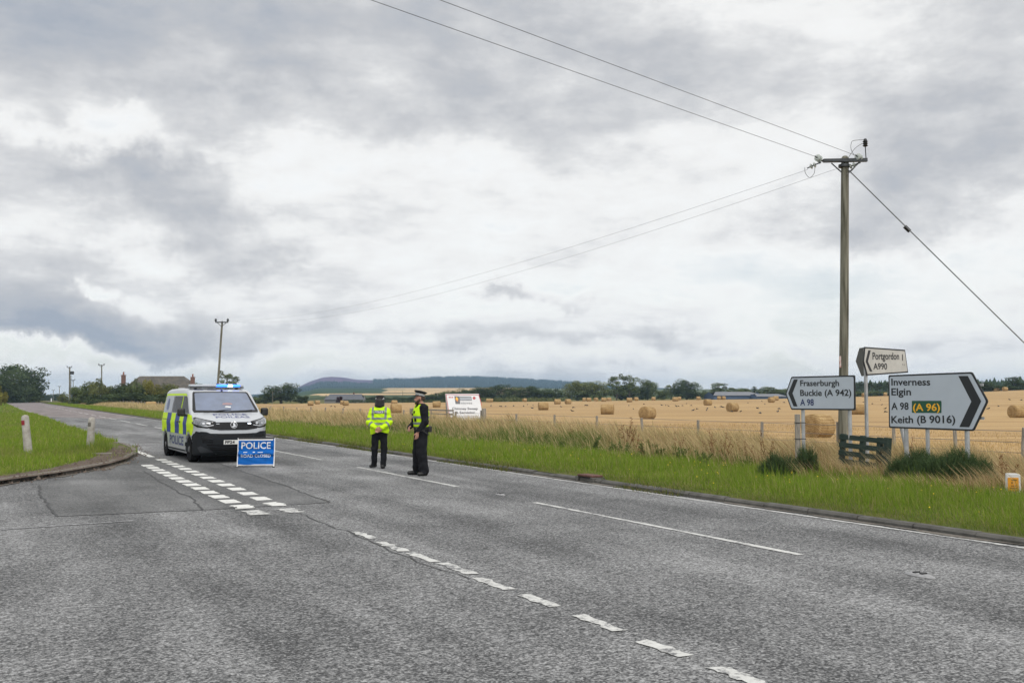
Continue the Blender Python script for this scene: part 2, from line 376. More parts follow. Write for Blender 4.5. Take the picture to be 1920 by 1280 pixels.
# edge lines
e0 = to_sd(*G(1920, 1027)[:2])[1]; e1 = to_sd(*G(1100, 907)[:2])[1]
mw2 = MB()
strip(mw2, [sd(s, e0 - (e0 - e1) * min(max((s - 6) / 8, 0), 1) + rng.normal(0, .006)) for s in np.arange(-12, 330, .5)], [float(rng.uniform(.06, .10)) for _ in np.arange(-12, 330, .5)], .006)
dl = [to_sd(*G(*p)[:2]) for p in [(285, 857), (262, 848), (240, 839)]]
strip(mk, [sd(*q) for q in dl], .17, .009)
strip(mk, [G(*p) for p in [(215, 832), (190, 822), (165, 813), (128, 800.5), (90, 785), (47, 771)]], .12, .006)
strip(mk, [G(*p) for p in [(47, 771), (28, 763), (14, 757.5)]], .16, .009)
strip(mf, jag([G(0, 993), G(120, 985), G(250, 976)], .01, .4), .09, .006)
tag(mk.build('road_markings', M['paint']), kind='structure'); tag(mw.build('worn_road_markings', M['paint_worn']), kind='structure')
tag(mw2.build('road_edge_line', M['paint_worn']), kind='structure'); tag(mf.build('faint_road_marking', M['paint_faint']), kind='structure')

# ---- left verge, soil and kerb
kerbL = [(-330, 950), (-160, 931), (-60, 917), (0, 908), (30, 903), (60, 899), (101, 893.5), (130, 889), (158, 883.5), (182, 879), (203, 874), (220, 869.5), (236, 864.5), (250, 858.5), (258, 853), (258, 848), (252, 843), (244, 839.5), (236, 836.5), (222, 833)]
edgeL = [(207, 828), (180, 819.5), (160, 813), (128, 801.5), (90, 786), (47, 772), (28, 764), (12, 756.5), (10, 755.3), (24, 753.6), (45, 752.6)]
kp = [G(*p) for p in kerbL]; ep = [G(*p) for p in edgeL]
M['verge_soil'] = mat('verge_ground', (.075, .10, .028), .95, c2=(.13, .12, .05), spec=.05, vscale=1.6, bump=.6, bscale=25)
M['soil'] = mat('bare_soil', (.085, .064, .052), .95, c2=(.15, .12, .10), spec=.08, vscale=2.5, bump=.9, bscale=18)
vergeL = kp + ep + [np.array([-400, 330, 0]), np.array([-400, 20, 0]), np.array([-120, 15, 0])]
sheet('left_verge', vergeL, 0.085, M['verge_soil'])
soil = [(-330, 938), (-160, 920), (-60, 910), (0, 901.5), (60, 893), (101, 887.5), (158, 878), (203, 869.5), (238, 859.5), (252, 851), (251, 845.5), (244, 841), (236, 837.5), (224, 834.8), (211, 839), (201, 847), (176, 857), (163, 862), (145, 866), (95, 878), (40, 887), (0, 893), (-100, 905), (-330, 925)]
def Gz(p, z=0.085): return G(p[0], p[1], z)
sheet('soil_strip', [Gz(p) for p in soil], 0.092, M['soil'])
M['kerb'] = mat('kerb_concrete', (.13, .115, .10), .9, c2=(.20, .18, .155), spec=.1, vscale=5, bump=.5, bscale=40)
M['kerb_dark'] = mat('old_dark_kerb', (.06, .058, .052), .95, c2=(.12, .115, .105), vscale=4, bump=.6, bscale=30)
def kerb(name, pts, h, w, m, side, seg=.92, gap=.02, sink=None):
    """row of kerb stones along a polyline"""
    mb = MB(); pts = [np.array(p[:2]) for p in pts]; L = [0]
    for a, b in zip(pts[:-1], pts[1:]): L.append(L[-1] + np.linalg.norm(b - a))
    at = lambda q: np.array([np.interp(q, L, [p[i] for p in pts]) for i in (0, 1)])
    q = 0
    while q < L[-1] - .1:
        e = min(q + seg, L[-1]); a, b = at(q + gap / 2), at(e - gap / 2); d = (b - a) / (np.linalg.norm(b - a) + 1e-9); n = np.array([-d[1], d[0]]) * side
        hh = h + rng.normal(0, .006); sh = rng.normal(0, .008); c = .03
        A, B = a + n * sh, b + n * sh
        prof = [(0, -.02), (0, hh - c), (c, hh), (w, hh), (w, -.02)]
        v = [(*(A + n * p[0]), p[1]) for p in prof] + [(*(B + n * p[0]), p[1]) for p in prof]
        mb.add(v, [[i, i + 1, i + 6, i + 5] for i in range(4)] + [[0, 1, 2, 3, 4], [9, 8, 7, 6, 5]]); q = e
    return tag(mb.build(name, m), kind='structure')
kerb('left_kerb', kp, .10, .16, M['kerb'], 1)
M['kerb_red'] = mat('red_stone', (.11, .05, .038), .9, var=.4, vscale=7, bump=.5)
kerb('right_kerb', [sd(s, 10.26 + (e0 - e1) * .2 * math.sin(s * .15)) for s in np.arange(-14, 330, 3.0)], .075, .14, M['kerb_dark'], -1)

# ---- right verge, field, far country: one terrain cut into named pieces
def grid_mesh(name, PX, PY, m, dz=0.0, tint=None, kind='structure'):
    r, c = PX.shape; z = gz(PX, PY) + dz
    v = np.stack([PX.ravel(), PY.ravel(), z.ravel()], 1)
    i = np.arange((r - 1) * (c - 1)); a = (i // (c - 1)) * c + i % (c - 1)
    f = np.stack([a, a + 1, a + c + 1, a + c], 1)
    p = v[f[0]]; nn = np.cross(p[1] - p[0], p[2] - p[0])
    if nn[2] < 0: f = f[:, ::-1]
    me = fast_mesh(name, v, f, True, [m]); o = link(name, me); tag(o, kind=kind)
    if tint is not None: set_col(me, tint)
    return o
ds = np.array([10.38, 10.6, 11, 11.5, 12.5, 13.5, 15, 17, 19, 20.5, 21.4]); ss = np.concatenate([np.arange(-16, 60, 1.5), np.arange(60, 330, 6)])
DD, SS = np.meshgrid(ds, ss); grid_mesh('right_verge', N[0] * DD + U[0] * SS, N[1] * DD + U[1] * SS, M['verge_soil'], .004)
def field_mat():
    m, b, t = new_mat('stubble'); b.inputs['Roughness'].default_value = .9; b.inputs['Specular IOR Level'].default_value = .2
    tcn = t.nodes.new('ShaderNodeTexCoord'); v = tcn.outputs['Object']
    mpn = t.nodes.new('ShaderNodeMapping'); t.links.new(v, mpn.inputs[0]); mpn.inputs['Rotation'].default_value = (0, 0, R(-4)); mpn.inputs['Scale'].default_value = (.035, 1, 1)
    rows = nz(t, mpn.outputs[0], .55, 6, .72, .15); fine = nz(t, mpn.outputs[0], 3.2, 4, .7); big = nz(t, v, .03, 4, .5); grit = nz(t, v, 14, 3, .7)
    k = mth(t, 'ADD', mth(t, 'ADD', mth(t, 'MULTIPLY', rows, .62), mth(t, 'MULTIPLY', fine, .30)), mth(t, 'ADD', mth(t, 'MULTIPLY', big, .2), mth(t, 'MULTIPLY', grit, .2))); k = mth(t, 'ADD', k, -.075)
    col = ramp_node(t, k, [(.42, (.16, .095, .04)), (.52, (.285, .18, .078)), (.60, (.385, .255, .115)), (.72, (.47, .33, .165))])
    t.links.new(col, b.inputs['Base Color'])
    bu = t.nodes.new('ShaderNodeBump'); bu.inputs['Strength'].default_value = .5; bu.inputs['Distance'].default_value = .06; t.links.new(k, bu.inputs['Height']); t.links.new(bu.outputs[0], b.inputs['Normal'])
    return m
M['stubble'] = field_mat()
def polar(tlist, y0f, y1, n, p=1.0):
    T = np.asarray(tlist); rows = np.linspace(0, 1, n)[:, None]; y0 = np.array([y0f(t) for t in T])[None, :]
    y1 = np.asarray([y1(t) for t in T])[None, :] if callable(y1) else np.full_like(y0, y1)
    Yy = y0 * (y1 / y0) ** (rows ** p); return T[None, :] * Yy, Yy
tl = np.concatenate([np.linspace(-.40, .9, 150), np.linspace(.92, 2.5, 20)])
FEND = 340.0
fx, fy = polar(tl, lambda t: 21.2 / (t * N[0] + N[1]), lambda t: max(FEND, 21.2 / (t * N[0] + N[1]) + 40), 70)
grid_mesh('stubble_field', fx, fy, M['stubble'])
# far country: fields, moor and forest as zones of one relief
M['far'] = tint_mat('far_land', 0.0)
tf = np.concatenate([np.linspace(-.75, -.4, 30), np.linspace(-.395, .15, 220), np.linspace(.155, .9, 60), np.linspace(.95, 2, 8)])
hx, hy = polar(tf, lambda t: 336.0, lambda t: min(4700.0, 3450.0 / max(abs(t), .01)), 190)
px = hx / hy * FPX + 960; hz = gz(hx, hy); row = 745 - (hz - EYE) / hy * FPX
crest = np.interp(px, [c[0] for c in CREST], [c[1] for c in CREST])
base = np.empty(px.shape + (3,)); base[:] = (.10, .115, .05)
nzs = np.sin(hx * .011 + 2 * np.sin(hy * .004)) + np.sin(hx * .027 + hy * .013) * .7 + rng.normal(0, .35, px.shape)
def zone(mask, c, v=.12): base[mask] = np.array(c) * (1 + v * nzs[mask])[:, None]
zone((hy < 700), (.12, .115, .05)); zone((hy >= 700) & (hy < 1100), (.07, .085, .035), .2)
zone((hy > 1000) & (hy < 2650) & (px > 592 + 9 * np.sin(hy * .02)) & (px < 990), (.47, .34, .19), .05)
zone((hy > 1500) & (hy < 2000) & (px > 640) & (px < 760), (.40, .31, .17), .05)
zone((hy > 1230) & (hy < 2650) & (px < 722 + 5 * np.sin(hy * .013)), (.045, .07, .03), .2); zone((hy > 1000) & (hy < 1060) & (px > 640), (.06, .075, .03), .2); zone((hy > 1225) & (hy < 1300) & (px < 800), (.03, .05, .022), .2)
zone((hy > 2650), (.022, .038, .030), .25)
zone((hy > 2650) & (hy < 2800) & (px < 700), (.05, .08, .035), .2)
zone((hy > 3000) & (px > 560) & (px < 700) & (row < crest + 9 - (px - 620) * .02 + nzs * 1.2), (.11, .068, .115), .12)
zone((hy > 3200) & (px > 830) & (px < 1100) & (row < crest + 4 + nzs), (.05, .06, .045), .15)
o = grid_mesh('hills', hx, hy, M['far'], tint=base.reshape(-1, 3))
M['land'] = mat('distant_land', (.07, .085, .04), .95, var=.35, vscale=.02)
me = fast_mesh('ground', [(-3550, -350, -1.4), (3550, -350, -1.4), (3550, 5050, -1.4), (-3550, 5050, -1.4)], [[0, 1, 2, 3]], False, [M['land']])
tag(link('ground', me), kind='structure')
# land left of the road and behind the hedges
lg = sheet('left_field', [np.array(p + (0,)) for p in [(-900, 300), (-400, 20), (-400, -200), (-60, -200), (-60, 0), (-150, 300), (-140, 420), (-200, 1500), (-900, 1500)]], -.9, M['land'])

# grit and washed soil lying along the kerbs
M['grit'] = mat('washed_grit', (.10, .088, .075), .95, c2=(.20, .185, .165), spec=.1, vscale=14, bump=.6, bscale=60)
def ragged_band(name, pts, lo, hi, z, side, step=.14):
    pts = [np.array(p[:2]) for p in pts]; L = [0]
    for a, b in zip(pts[:-1], pts[1:]): L.append(L[-1] + np.linalg.norm(b - a))
    q = np.arange(.2, L[-1] - .2, step); P_ = np.stack([np.interp(q, L, [p[i] for p in pts]) for i in (0, 1)], 1)
    d = np.gradient(P_, axis=0); d /= np.linalg.norm(d, axis=1, keepdims=True); n = np.stack([-d[:, 1], d[:, 0]], 1) * side
    w = lo + (hi - lo) * np.clip(.5 + .35 * np.sin(q * 1.3) * np.sin(q * .47 + 1) + .25 * np.sin(q * 3.1 + 2) + rng.normal(0, .14, len(q)), 0, 1)
    v = np.concatenate([np.c_[P_ - n * .01, np.full(len(q), z)], np.c_[P_ + n * w[:, None], np.full(len(q), z)]]); k = len(q); i = np.arange(k - 1)
    f = np.stack([i, i + 1, i + 1 + k, i + k], 1); a, b, c = v[f[0][:3]]
    if np.cross(b - a, c - a)[2] < 0: f = f[:, ::-1]
    tag(link(name, fast_mesh(name, v, f, False, [M['grit']])), kind='structure')
ragged_band('left_gutter_grit', kp[:13], .03, .38, .012, -1)
ragged_band('right_gutter_grit', [sd(s, 10.25) for s in np.arange(-14, 90, 1.0)], .0, .15, .012, 1)
# ================================================================== SOLID SHAPES FROM DISTANCE FIELDS
def smin(a, b, k):
    h = np.clip(.5 + .5 * (b - a) / k, 0, 1); return b + (a - b) * h - k * h * (1 - h)
def smax(a, b, k): return -smin(-a, -b, k)
def rcone(p, a, b, r1, r2, sc=(1, 1, 1)):
    sc = np.asarray(sc, float); a = np.asarray(a, float) / sc; b = np.asarray(b, float) / sc; q = p / sc
    ab = b - a; L = max(float(ab @ ab), 1e-9); t = np.clip(((q - a) @ ab) / L, 0, 1)
    return (np.linalg.norm(q - a - t[..., None] * ab, axis=-1) - (r1 + t * (r2 - r1))) * min(sc)
def union(prims, k=.03):
    def f(p):
        d = None
        for q in prims:
            e = rcone(p, *q); d = e if d is None else smin(d, e, k)
        return d
    return f
def nets(f, lo, hi, h, newton=2):
    lo = np.asarray(lo, float); n = np.ceil((np.asarray(hi) - lo) / h).astype(int) + 1
    ax = [lo[i] + h * np.arange(n[i]) for i in range(3)]
    g = np.stack(np.meshgrid(*ax, indexing='ij'), -1)
    F = np.concatenate([f(c) for c in np.array_split(g, max(1, n[0] // 12))], 0); S = F < 0
    c8 = [(i, j, k) for i in (0, 1) for j in (0, 1) for k in (0, 1)]
    sl_ = lambda A, i, j, k: A[i:n[0] - 1 + i, j:n[1] - 1 + j, k:n[2] - 1 + k]
    cnt = sum(sl_(S, *c).astype(int) for c in c8); act = (cnt > 0) & (cnt < 8)
    idx = np.full(act.shape, -1); idx[act] = np.arange(act.sum()); cell = np.argwhere(act)
    vs = np.zeros((len(cell), 3)); w = np.zeros(len(cell))
    for a in c8:
        for b in c8:
            if sum(abs(x - y) for x, y in zip(a, b)) == 1 and a < b:
                fa = sl_(F, *a)[act]; fb = sl_(F, *b)[act]; m = (fa < 0) != (fb < 0)
                t = np.where(m, fa / np.where(m, fa - fb, 1), 0)[:, None]
                vs += np.where(m[:, None], np.array(a) + t * (np.array(b) - np.array(a)), 0); w += m
    v = lo + (cell + vs / w[:, None]) * h
    faces = []
    for d in range(3):
        e1, e2 = [(1, 2), (2, 0), (0, 1)][d]
        A = np.take(S, range(n[d] - 1), d); B = np.take(S, range(1, n[d]), d); ch = np.argwhere(A != B); inside = A[A != B]
        ok = (ch[:, e1] > 0) & (ch[:, e2] > 0) & (ch[:, e1] < n[e1] - 1) & (ch[:, e2] < n[e2] - 1); ch, inside = ch[ok], inside[ok]
        def cc(o1, o2):
            q = ch.copy(); q[:, e1] += o1; q[:, e2] += o2; return idx[q[:, 0], q[:, 1], q[:, 2]]
        q = np.stack([cc(-1, -1), cc(0, -1), cc(0, 0), cc(-1, 0)], 1); q[~inside] = q[~inside][:, ::-1]; faces.append(q)
    for _ in range(newton):
        e = h * .2; g0 = f(v); gr = np.stack([f(v + np.eye(3)[i] * e) - f(v - np.eye(3)[i] * e) for i in range(3)], 1) / (2 * e)
        st = g0[:, None] * gr / np.maximum((gr ** 2).sum(1), .05)[:, None]; L = np.linalg.norm(st, axis=1, keepdims=True)
        v = v - st * np.minimum(1, h * .5 / np.maximum(L, 1e-9))
    return v, np.concatenate(faces)
def solid(name, f, lo, hi, h, m, parent=None):
    v, q = nets(f, lo, hi, h); return link(name, fast_mesh(name, v, q, True, [m]), parent)
def poly_sd(poly, x, z):
    """signed distance to a polygon"""
    d = np.full(x.shape, 1e9); s = np.ones(x.shape); n = len(poly)
    for i in range(n):
        a, b = poly[i], poly[i - 1]; ex, ez = b[0] - a[0], b[1] - a[1]; wx, wz = x - a[0], z - a[1]
        t = np.clip((wx * ex + wz * ez) / (ex * ex + ez * ez), 0, 1); d = np.minimum(d, (wx - ex * t) ** 2 + (wz - ez * t) ** 2)
        c1, c2, c3 = z >= a[1], z < b[1], ex * wz > ez * wx
        s = np.where((c1 & c2 & c3) | (~c1 & ~c2 & ~c3), -s, s)
    return s * np.sqrt(d)
def flat_poly(poly, cell=None):
    """triangulated polygon in 2D, cut by a grid so that it can follow a curved surface"""
    bm = bmesh.new(); bm.faces.new([bm.verts.new((p[0], p[1], 0)) for p in poly]); bmesh.ops.triangulate(bm, faces=bm.faces)
    if cell:
        for ax in (0, 1):
            c = [p[ax] for p in poly]; q = math.floor(min(c) / cell) * cell + cell
            while q < max(c) - 1e-6:
                no = (1, 0, 0) if ax == 0 else (0, 1, 0)
                bmesh.ops.bisect_plane(bm, geom=bm.verts[:] + bm.edges[:] + bm.faces[:], plane_co=Vector(no) * q, plane_no=no, dist=1e-6); q += cell
    v = np.array([p.co[:2] for p in bm.verts]); bm.verts.index_update(); f = [[q.index for q in g.verts] for g in bm.faces]; bm.free(); return v, f
_txt = {}
def text2d(s, bold=.012, space=1.0):
    """(verts, faces) of a line of lettering, cap height 1, starting at x=0"""
    key = (s, bold, space)
    if key in _txt: return _txt[key]
    def raw(q):
        cu = bpy.data.curves.new('lettering', 'FONT'); cu.body = q; cu.size = 1; cu.offset = bold; cu.resolution_u = 3; cu.space_character = space; cu.fill_mode = 'FRONT'
        ob = bpy.data.objects.new('lettering', cu); COL.objects.link(ob); dg = bpy.context.evaluated_depsgraph_get(); me = ob.evaluated_get(dg).to_mesh()
        v = np.array([p.co[:2] for p in me.vertices]); f = [list(p.vertices) for p in me.polygons]
        bpy.data.objects.remove(ob); bpy.data.curves.remove(cu); return v, f
    H, _ = raw('H'); cap = H[:, 1].max() - H[:, 1].min(); b = H[:, 1].min(); v, f = raw(s)
    v = (v - [v[:, 0].min(), b]) / cap; _txt[key] = (v, f); return v, f
def fit_text(s, x0, x1, y0, cap, **k):
    v, f = text2d(s, **k); v = v.copy(); v[:, 0] = x0 + v[:, 0] / v[:, 0].max() * (x1 - x0); v[:, 1] = y0 + v[:, 1] * cap; return v, f
def cut_grid(v, f, cell):
    bm = bmesh.new(); vs = [bm.verts.new((p[0], p[1], 0)) for p in v]
    for q in f:
        try: bm.faces.new([vs[i] for i in q])
        except ValueError: pass
    for ax in (0, 1):
        q = math.floor(v[:, ax].min() / cell) * cell + cell
        while q < v[:, ax].max() - 1e-6:
            no = (1, 0, 0) if ax == 0 else (0, 1, 0)
            bmesh.ops.bisect_plane(bm, geom=bm.verts[:] + bm.edges[:] + bm.faces[:], plane_co=Vector(no) * q, plane_no=no, dist=1e-6); q += cell
    bm.verts.index_update(); v = np.array([p.co[:2] for p in bm.verts]); f = [[q.index for q in g.verts] for g in bm.faces]; bm.free(); return v, f
def project(f, v2, org, eu, ev, dr, off, reach=3.0):
    """lay 2D verts (org + u*eu + v*ev) onto surface f<0, travelling along dr from outside"""
    org, eu, ev, dr = (np.asarray(q, float) for q in (org, eu, ev, dr)); dr = dr / np.linalg.norm(dr)
    p0 = org + v2[:, :1] * eu + v2[:, 1:] * ev; t = np.linspace(0, reach, 150); hit = np.full(len(v2), reach); done = np.zeros(len(v2), bool)
    prev = np.zeros(len(v2))
    for q in t:
        inside = (f(p0 + dr * q) < off) & ~done; hit[inside] = q; prev[inside] = max(q - t[1], 0); done |= inside
    lo, hi = prev, hit.copy()
    for _ in range(14):
        m = (lo + hi) / 2; ins = f(p0 + dr * m[:, None]) < off; hi = np.where(ins, m, hi); lo = np.where(ins, lo, m)
    return p0 + dr * hi[:, None], done
def decal(name, f, poly, org, eu, ev, dr, off, m, parent, cell=.05, text=None, smooth=True):
    if text is not None: v2, fc = cut_grid(*text, cell)
    else: v2, fc = flat_poly(poly, cell)
    v3, ok = project(f, v2, org, eu, ev, dr, off)
    fc = [q for q in fc if all(ok[i] for i in q)]
    me = bpy.data.meshes.new(name); me.from_pydata(v3.tolist(), [], fc); me.materials.append(m)
    bm = bmesh.new(); bm.from_mesh(me); bmesh.ops.delete(bm, geom=[q for q in bm.verts if not q.link_faces], context='VERTS'); dv = Vector(dr)
    for q in bm.faces:
        q.normal_update()
        if q.normal.dot(dv) > 0: q.normal_flip()
    bm.to_mesh(me); bm.free()
    if smooth: me.shade_smooth()
    return link(name, me, parent)

# ================================================================== POLICE VAN
M['van_white'] = mat('white_car_paint', (.41, .43, .46), .3, coat=.3, var=.03, vscale=3)
M['van_blue'] = mat('reflective_blue', (.02, .045, .26), .5, spec=.2)
M['van_yellow'] = mat('reflective_yellow', (.56, .80, .008), .5, spec=.15)
M['letter_blue'] = mat('blue_lettering', (.02, .03, .17), .4)
M['glass_dark'] = mat('tinted_glass', (.005, .007, .008), .06, spec=.3, ior=1.12)
M['glass_wind'] = mat('windscreen_glass', (.085, .115, .19), .10, spec=.9, coat=.8, var=.25, vscale=2.2)  # bluish base colour stands in for reflected sky and glare in the cab
M['glass_film'] = mat('filmed_glass', (.26, .28, .32), .2, spec=.4, var=.15, vscale=2)
M['gloss_black'] = mat('gloss_black', (.006, .006, .007), .22, spec=.3)
M['bumper'] = mat('dark_grey_plastic', (.017, .019, .022), .7, spec=.25, ior=1.3, bump=.08, bscale=200)
M['tyre'] = mat('tyre_rubber', (.012, .012, .013), .9, spec=.15, ior=1.3)
M['rim'] = mat('steel_rim', (.10, .10, .105), .5, .4)
M['lamp'] = mat('headlamp_glass', (.11, .12, .135), .08, spec=.9, coat=1.0, var=.6, vscale=16)
M['chrome'] = mat('chrome', (.62, .63, .65), .22, 1.0)
M['blue_lit'] = mat('blue_lamp_lit', (.03, .16, 1.0), .3, emit=3.2)
M['white_lit'] = mat('white_lamp_lit', (.75, .88, 1.0), .3, emit=5.0)
M['lens_off'] = mat('clear_lens', (.42, .45, .50), .2, coat=.6)
M['plate'] = mat('white_number_plate', (.72, .72, .70), .5)
hx_, hy_ = .487, -math.sqrt(1 - .487 ** 2)
Fc = G(358, 866); VO = Fc[:2] - 1.6 * np.array([hx_, hy_]) + .88 * np.array([-hy_, hx_])
VANF = math.atan2(hy_, hx_)
van = empty('police_van', (VO[0], VO[1], 0), VANF, 'white police van with yellow and blue checks and a lit blue roof light', 'van')
prof = [(2.20, .20), (2.36, .25), (2.43, .36), (2.455, .62), (2.43, .84), (2.385, 1.02), (2.26, 1.10), (1.98, 1.175), (1.68, 1.245), (1.30, 1.50), (.90, 1.775), (.70, 1.84), (.30, 1.885), (-.6, 1.90), (-1.8, 1.885), (-2.28, 1.845), (-2.40, 1.70), (-2.44, 1.2), (-2.47, .8), (-2.47, .42), (-2.40, .27), (-2.2, .22)]
AX_F, AX_R, WR = 1.60, -1.675, .335
def halfw(x, z):
    w = .955 - .17 * np.maximum(z - 1.02, 0) ** 1.12 - .05 * np.maximum(.45 - z, 0)
    w = w + .012 * np.exp(-((z - .98) / .06) ** 2)
    w = w - .30 * np.clip((x - 1.72) / .73, 0, 1.3) ** 2.6 - .05 * np.clip((-x - 1.9) / .55, 0, 1.2) ** 2
    return w
def van_sdf(p):
    x, y, z = p[..., 0], p[..., 1], p[..., 2]; ay = np.abs(y)
    bow = .085 * ay ** 2 / .8 * smooth(.2, 1.5, x)
    side = (ay - halfw(x, z)) * .95
    return smax(poly_sd(prof, x + bow, z) - .015, side, .085)
def van_body(p):
    d = van_sdf(p); x, y, z = p[..., 0], p[..., 1], p[..., 2]
    for ax in (AX_F, AX_R):
        c = np.maximum(np.hypot(x - ax, z - WR) - .395, .62 - np.abs(y)); d = smax(d, -c, .02)
    return d
solid('body', van_body, (-2.56, -1.03, .14), (2.54, 1.03, 1.96), .030, M['van_white'], van)
def vside(name, poly, m, sgn, off=.004, parent=None, r=.0, cell=.07, text=None):
    if r and poly: poly = round_poly(poly, r)
    return decal(name, van_body, poly, (0, 1.3 * sgn, 0), (1, 0, 0), (0, 0, 1), (0, -sgn, 0), off, m, parent or van, cell, text)
def vfront(name, poly, m, off=.004, parent=None, r=.0, cell=.05, text=None, f=None):
    if r and poly: poly = round_poly(poly, r)
    return decal(name, f or van_body, poly, (3.2, 0, 0), (0, 1, 0), (0, 0, 1), (-1, 0, 0), off, m, parent or van, cell, text)
for sg in (-1, 1):
    z0, z1 = .70, 1.235
    # chequered band, fender to tail
    xs = [(2.10, 1.33, 'y'), (1.33, .88, 'b'), (.88, .33, 'y'), (.33, -.24, 'b'), (-.24, -.86, 'y'), (-.86, -1.44, 'b'), (-1.44, -2.36, 'y')]
    for a, b, c in xs:
        top = z1 if a < 2 else z1
        pl = [(b, z0), (a, z0), (a, top), (b, top)] if c != 'y' or a < 2 else [(b, z0 - .02), (1.95, z0), (2.03, .86), (2.05, 1.02), (1.78, 1.20), (b, 1.245)]
        vside('check_block', pl, M['van_yellow'] if c == 'y' else M['van_blue'], sg, .004)
    # yellow edging above the glass
    vside('roof_edging', [(-2.22, 1.72), (-2.0, 1.77), (.62, 1.77), (.80, 1.72), (.74, 1.68), (.60, 1.715), (-1.98, 1.715), (-2.16, 1.67)], M['van_yellow'], sg, .004)
    vside('pillar_strip', [(.30, 1.24), (.42, 1.24), (.42, 1.72), (.33, 1.72)], M['van_yellow'], sg, .005)
    vside('rear_pillar_strip', [(-2.40, 1.24), (-2.30, 1.24), (-2.16, 1.70), (-2.24, 1.70)], M['van_yellow'], sg, .004)
    vside('door_window', [(.44, 1.25), (1.42, 1.25), (1.36, 1.31), (.88, 1.66), (.78, 1.70), (.44, 1.70)], M['glass_dark'], sg, .007, r=.05)
    vside('sliding_door_window', [(-.80, 1.25), (.29, 1.25), (.29, 1.70), (-.80, 1.70)], M['glass_dark'], sg, .007, r=.05)
    rw = vside('rear_window', [(-2.26, 1.25), (-.90, 1.25), (-.90, 1.70), (-2.10, 1.70)], M['glass_film'], sg, .007, r=.06)
    ring = [(-1.6 + .17 * math.cos(q), 1.47 + .17 * math.sin(q)) for q in np.linspace(0, 2 * math.pi, 24, endpoint=False)]
    vside('window_crest', ring, mat('crest_blue', (.06, .09, .22), .4), sg, .010, rw)
    tx = fit_text('POLICE', -.95, .98, .40, .235, bold=.02)
    if sg > 0: tx = (tx[0] * [-1, 1] + [.03, 0], tx[1])
    vside('side_lettering', None, M['letter_blue'], sg, .005, cell=.12, text=tx)
    # door gaps
    for x in (1.30, .36, -.86):
        vside('door_gap', [(x, .34), (x + .014, .34), (x + .014, 1.73 if x < 1 else 1.23), (x, 1.73 if x < 1 else 1.23)], M['black'], sg, .0062, cell=.12)
    vside('side_rail', [(-.84, 1.045), (-2.2, 1.045), (-2.2, 1.065), (-.84, 1.065)], M['black'], sg, .009, cell=.2)
    for x in (.46, .20):
        mb = MB(); mb.box((x, sg * (halfw(np.array(x), np.array(1.02)) + .022), 1.02), (.19, .03, .035)); mb.build('door_handle', M['black'], van, bevel=.008)
    # lower cladding and bumper corner
    vside('bumper_corner', [(1.97, .21), (2.34, .21), (2.37, .60), (2.28, .79), (2.16, .81), (2.06, .72), (1.99, .50)], M['bumper'], sg, .010, cell=.04)
    vside('sill_moulding', [(-1.26, .255), (1.19, .255), (1.19, .30), (-1.26, .30)], M['bumper'], sg, .008, cell=.12)
    # mirror
    c = (1.28, sg * 1.09, 1.26)
    rb = lambda p: np.linalg.norm(np.maximum(np.stack([np.abs(p[..., 0] - c[0]) - .02, np.abs(p[..., 1] - c[1]) - .045, np.abs(p[..., 2] - c[2] - .02) - .055], -1), 0), axis=-1) - .05
    mir = solid('mirror', lambda p: smin(rb(p), rcone(p, (1.30, sg * .88, 1.20), (1.29, sg * 1.04, 1.21), .05, .04, (1, 1, .7)), .04), (1.1, min(sg * .84, sg * 1.24), 1.06), (1.46, max(sg * .84, sg * 1.24), 1.46), .016, M['black'], van)
    mb = MB(); mb.box((1.208, sg * 1.09, 1.28), (.006, .12, .15)); mb.build('mirror_glass', M['glass_wind'], mir, bevel=.002)
    # headlamp: wraps the corner
    hp = [(.47, 1.025), (.50, .945), (.66, .915), (.84, .94), (.93, 1.0), (.925, 1.10), (.86, 1.145), (.70, 1.09)]
    h = vfront('headlamp', [(sg * q[0], q[1]) for q in hp], M['lamp'], .008, cell=.04)
    vfront('daytime_strip', [(sg * q[0], q[1]) for q in [(.50, .955), (.66, .928), (.80, .945), (.80, .958), (.66, .944), (.50, .970)]], M['chrome'], .013, h)
    for q in (.60, .74): vfront('lamp_reflector', [(sg * q + .034 * math.cos(w), 1.005 + .026 * math.sin(w)) for w in np.linspace(0, 2 * math.pi, 14, endpoint=False)], M['chrome'], .012, h)
    vfront('lamp_surround', [(sg * q[0], q[1]) for q in [(.44, 1.05), (.45, .92), (.66, .88), (.87, .91), (.95, .98), (.955, 1.12), (.88, 1.165), (.70, 1.11)]], M['gloss_black'], .005, cell=.04)
# wheels
for ax in (AX_F, AX_R):
    for sg in (-1, 1):
        w = empty('wheel', (ax, sg * .83, WR)); w.parent = van; w.name = 'wheel'
        mb = MB(); mb.lathe([(.215, -.10), (.27, -.112), (.315, -.105), (.333, -.08), (.335, 0), (.333, .08), (.315, .105), (.27, .112), (.215, .10)], 36, 'y'); mb.build('tyre', M['tyre'], w, True)
        mb = MB(); s = sg; mb.lathe([(.222, s * .02), (.222, s * .095), (.205, s * .10), (.185, s * .07), (.12, s * .085), (.07, s * .105), (.065, s * .115), (.02, s * .118)], 30, 'y'); rim = mb.build('rim', M['rim'], w, True)
        mb = MB(); mb.lathe([(.165, s * .074), (.165, s * .0835), (.135, s * .0835), (.135, s * .082)], 30, 'y'); mb.build('rim_recess', M['black'], rim)
mb = MB()
for ax in (AX_F, AX_R): mb.lathe([(.39, -.70), (.39, .70)], 24, 'y', (ax, 0, WR))
mb.box((0, 0, .27), (4.4, 1.6, .12)); mb.build('underbody', M['black'], van)
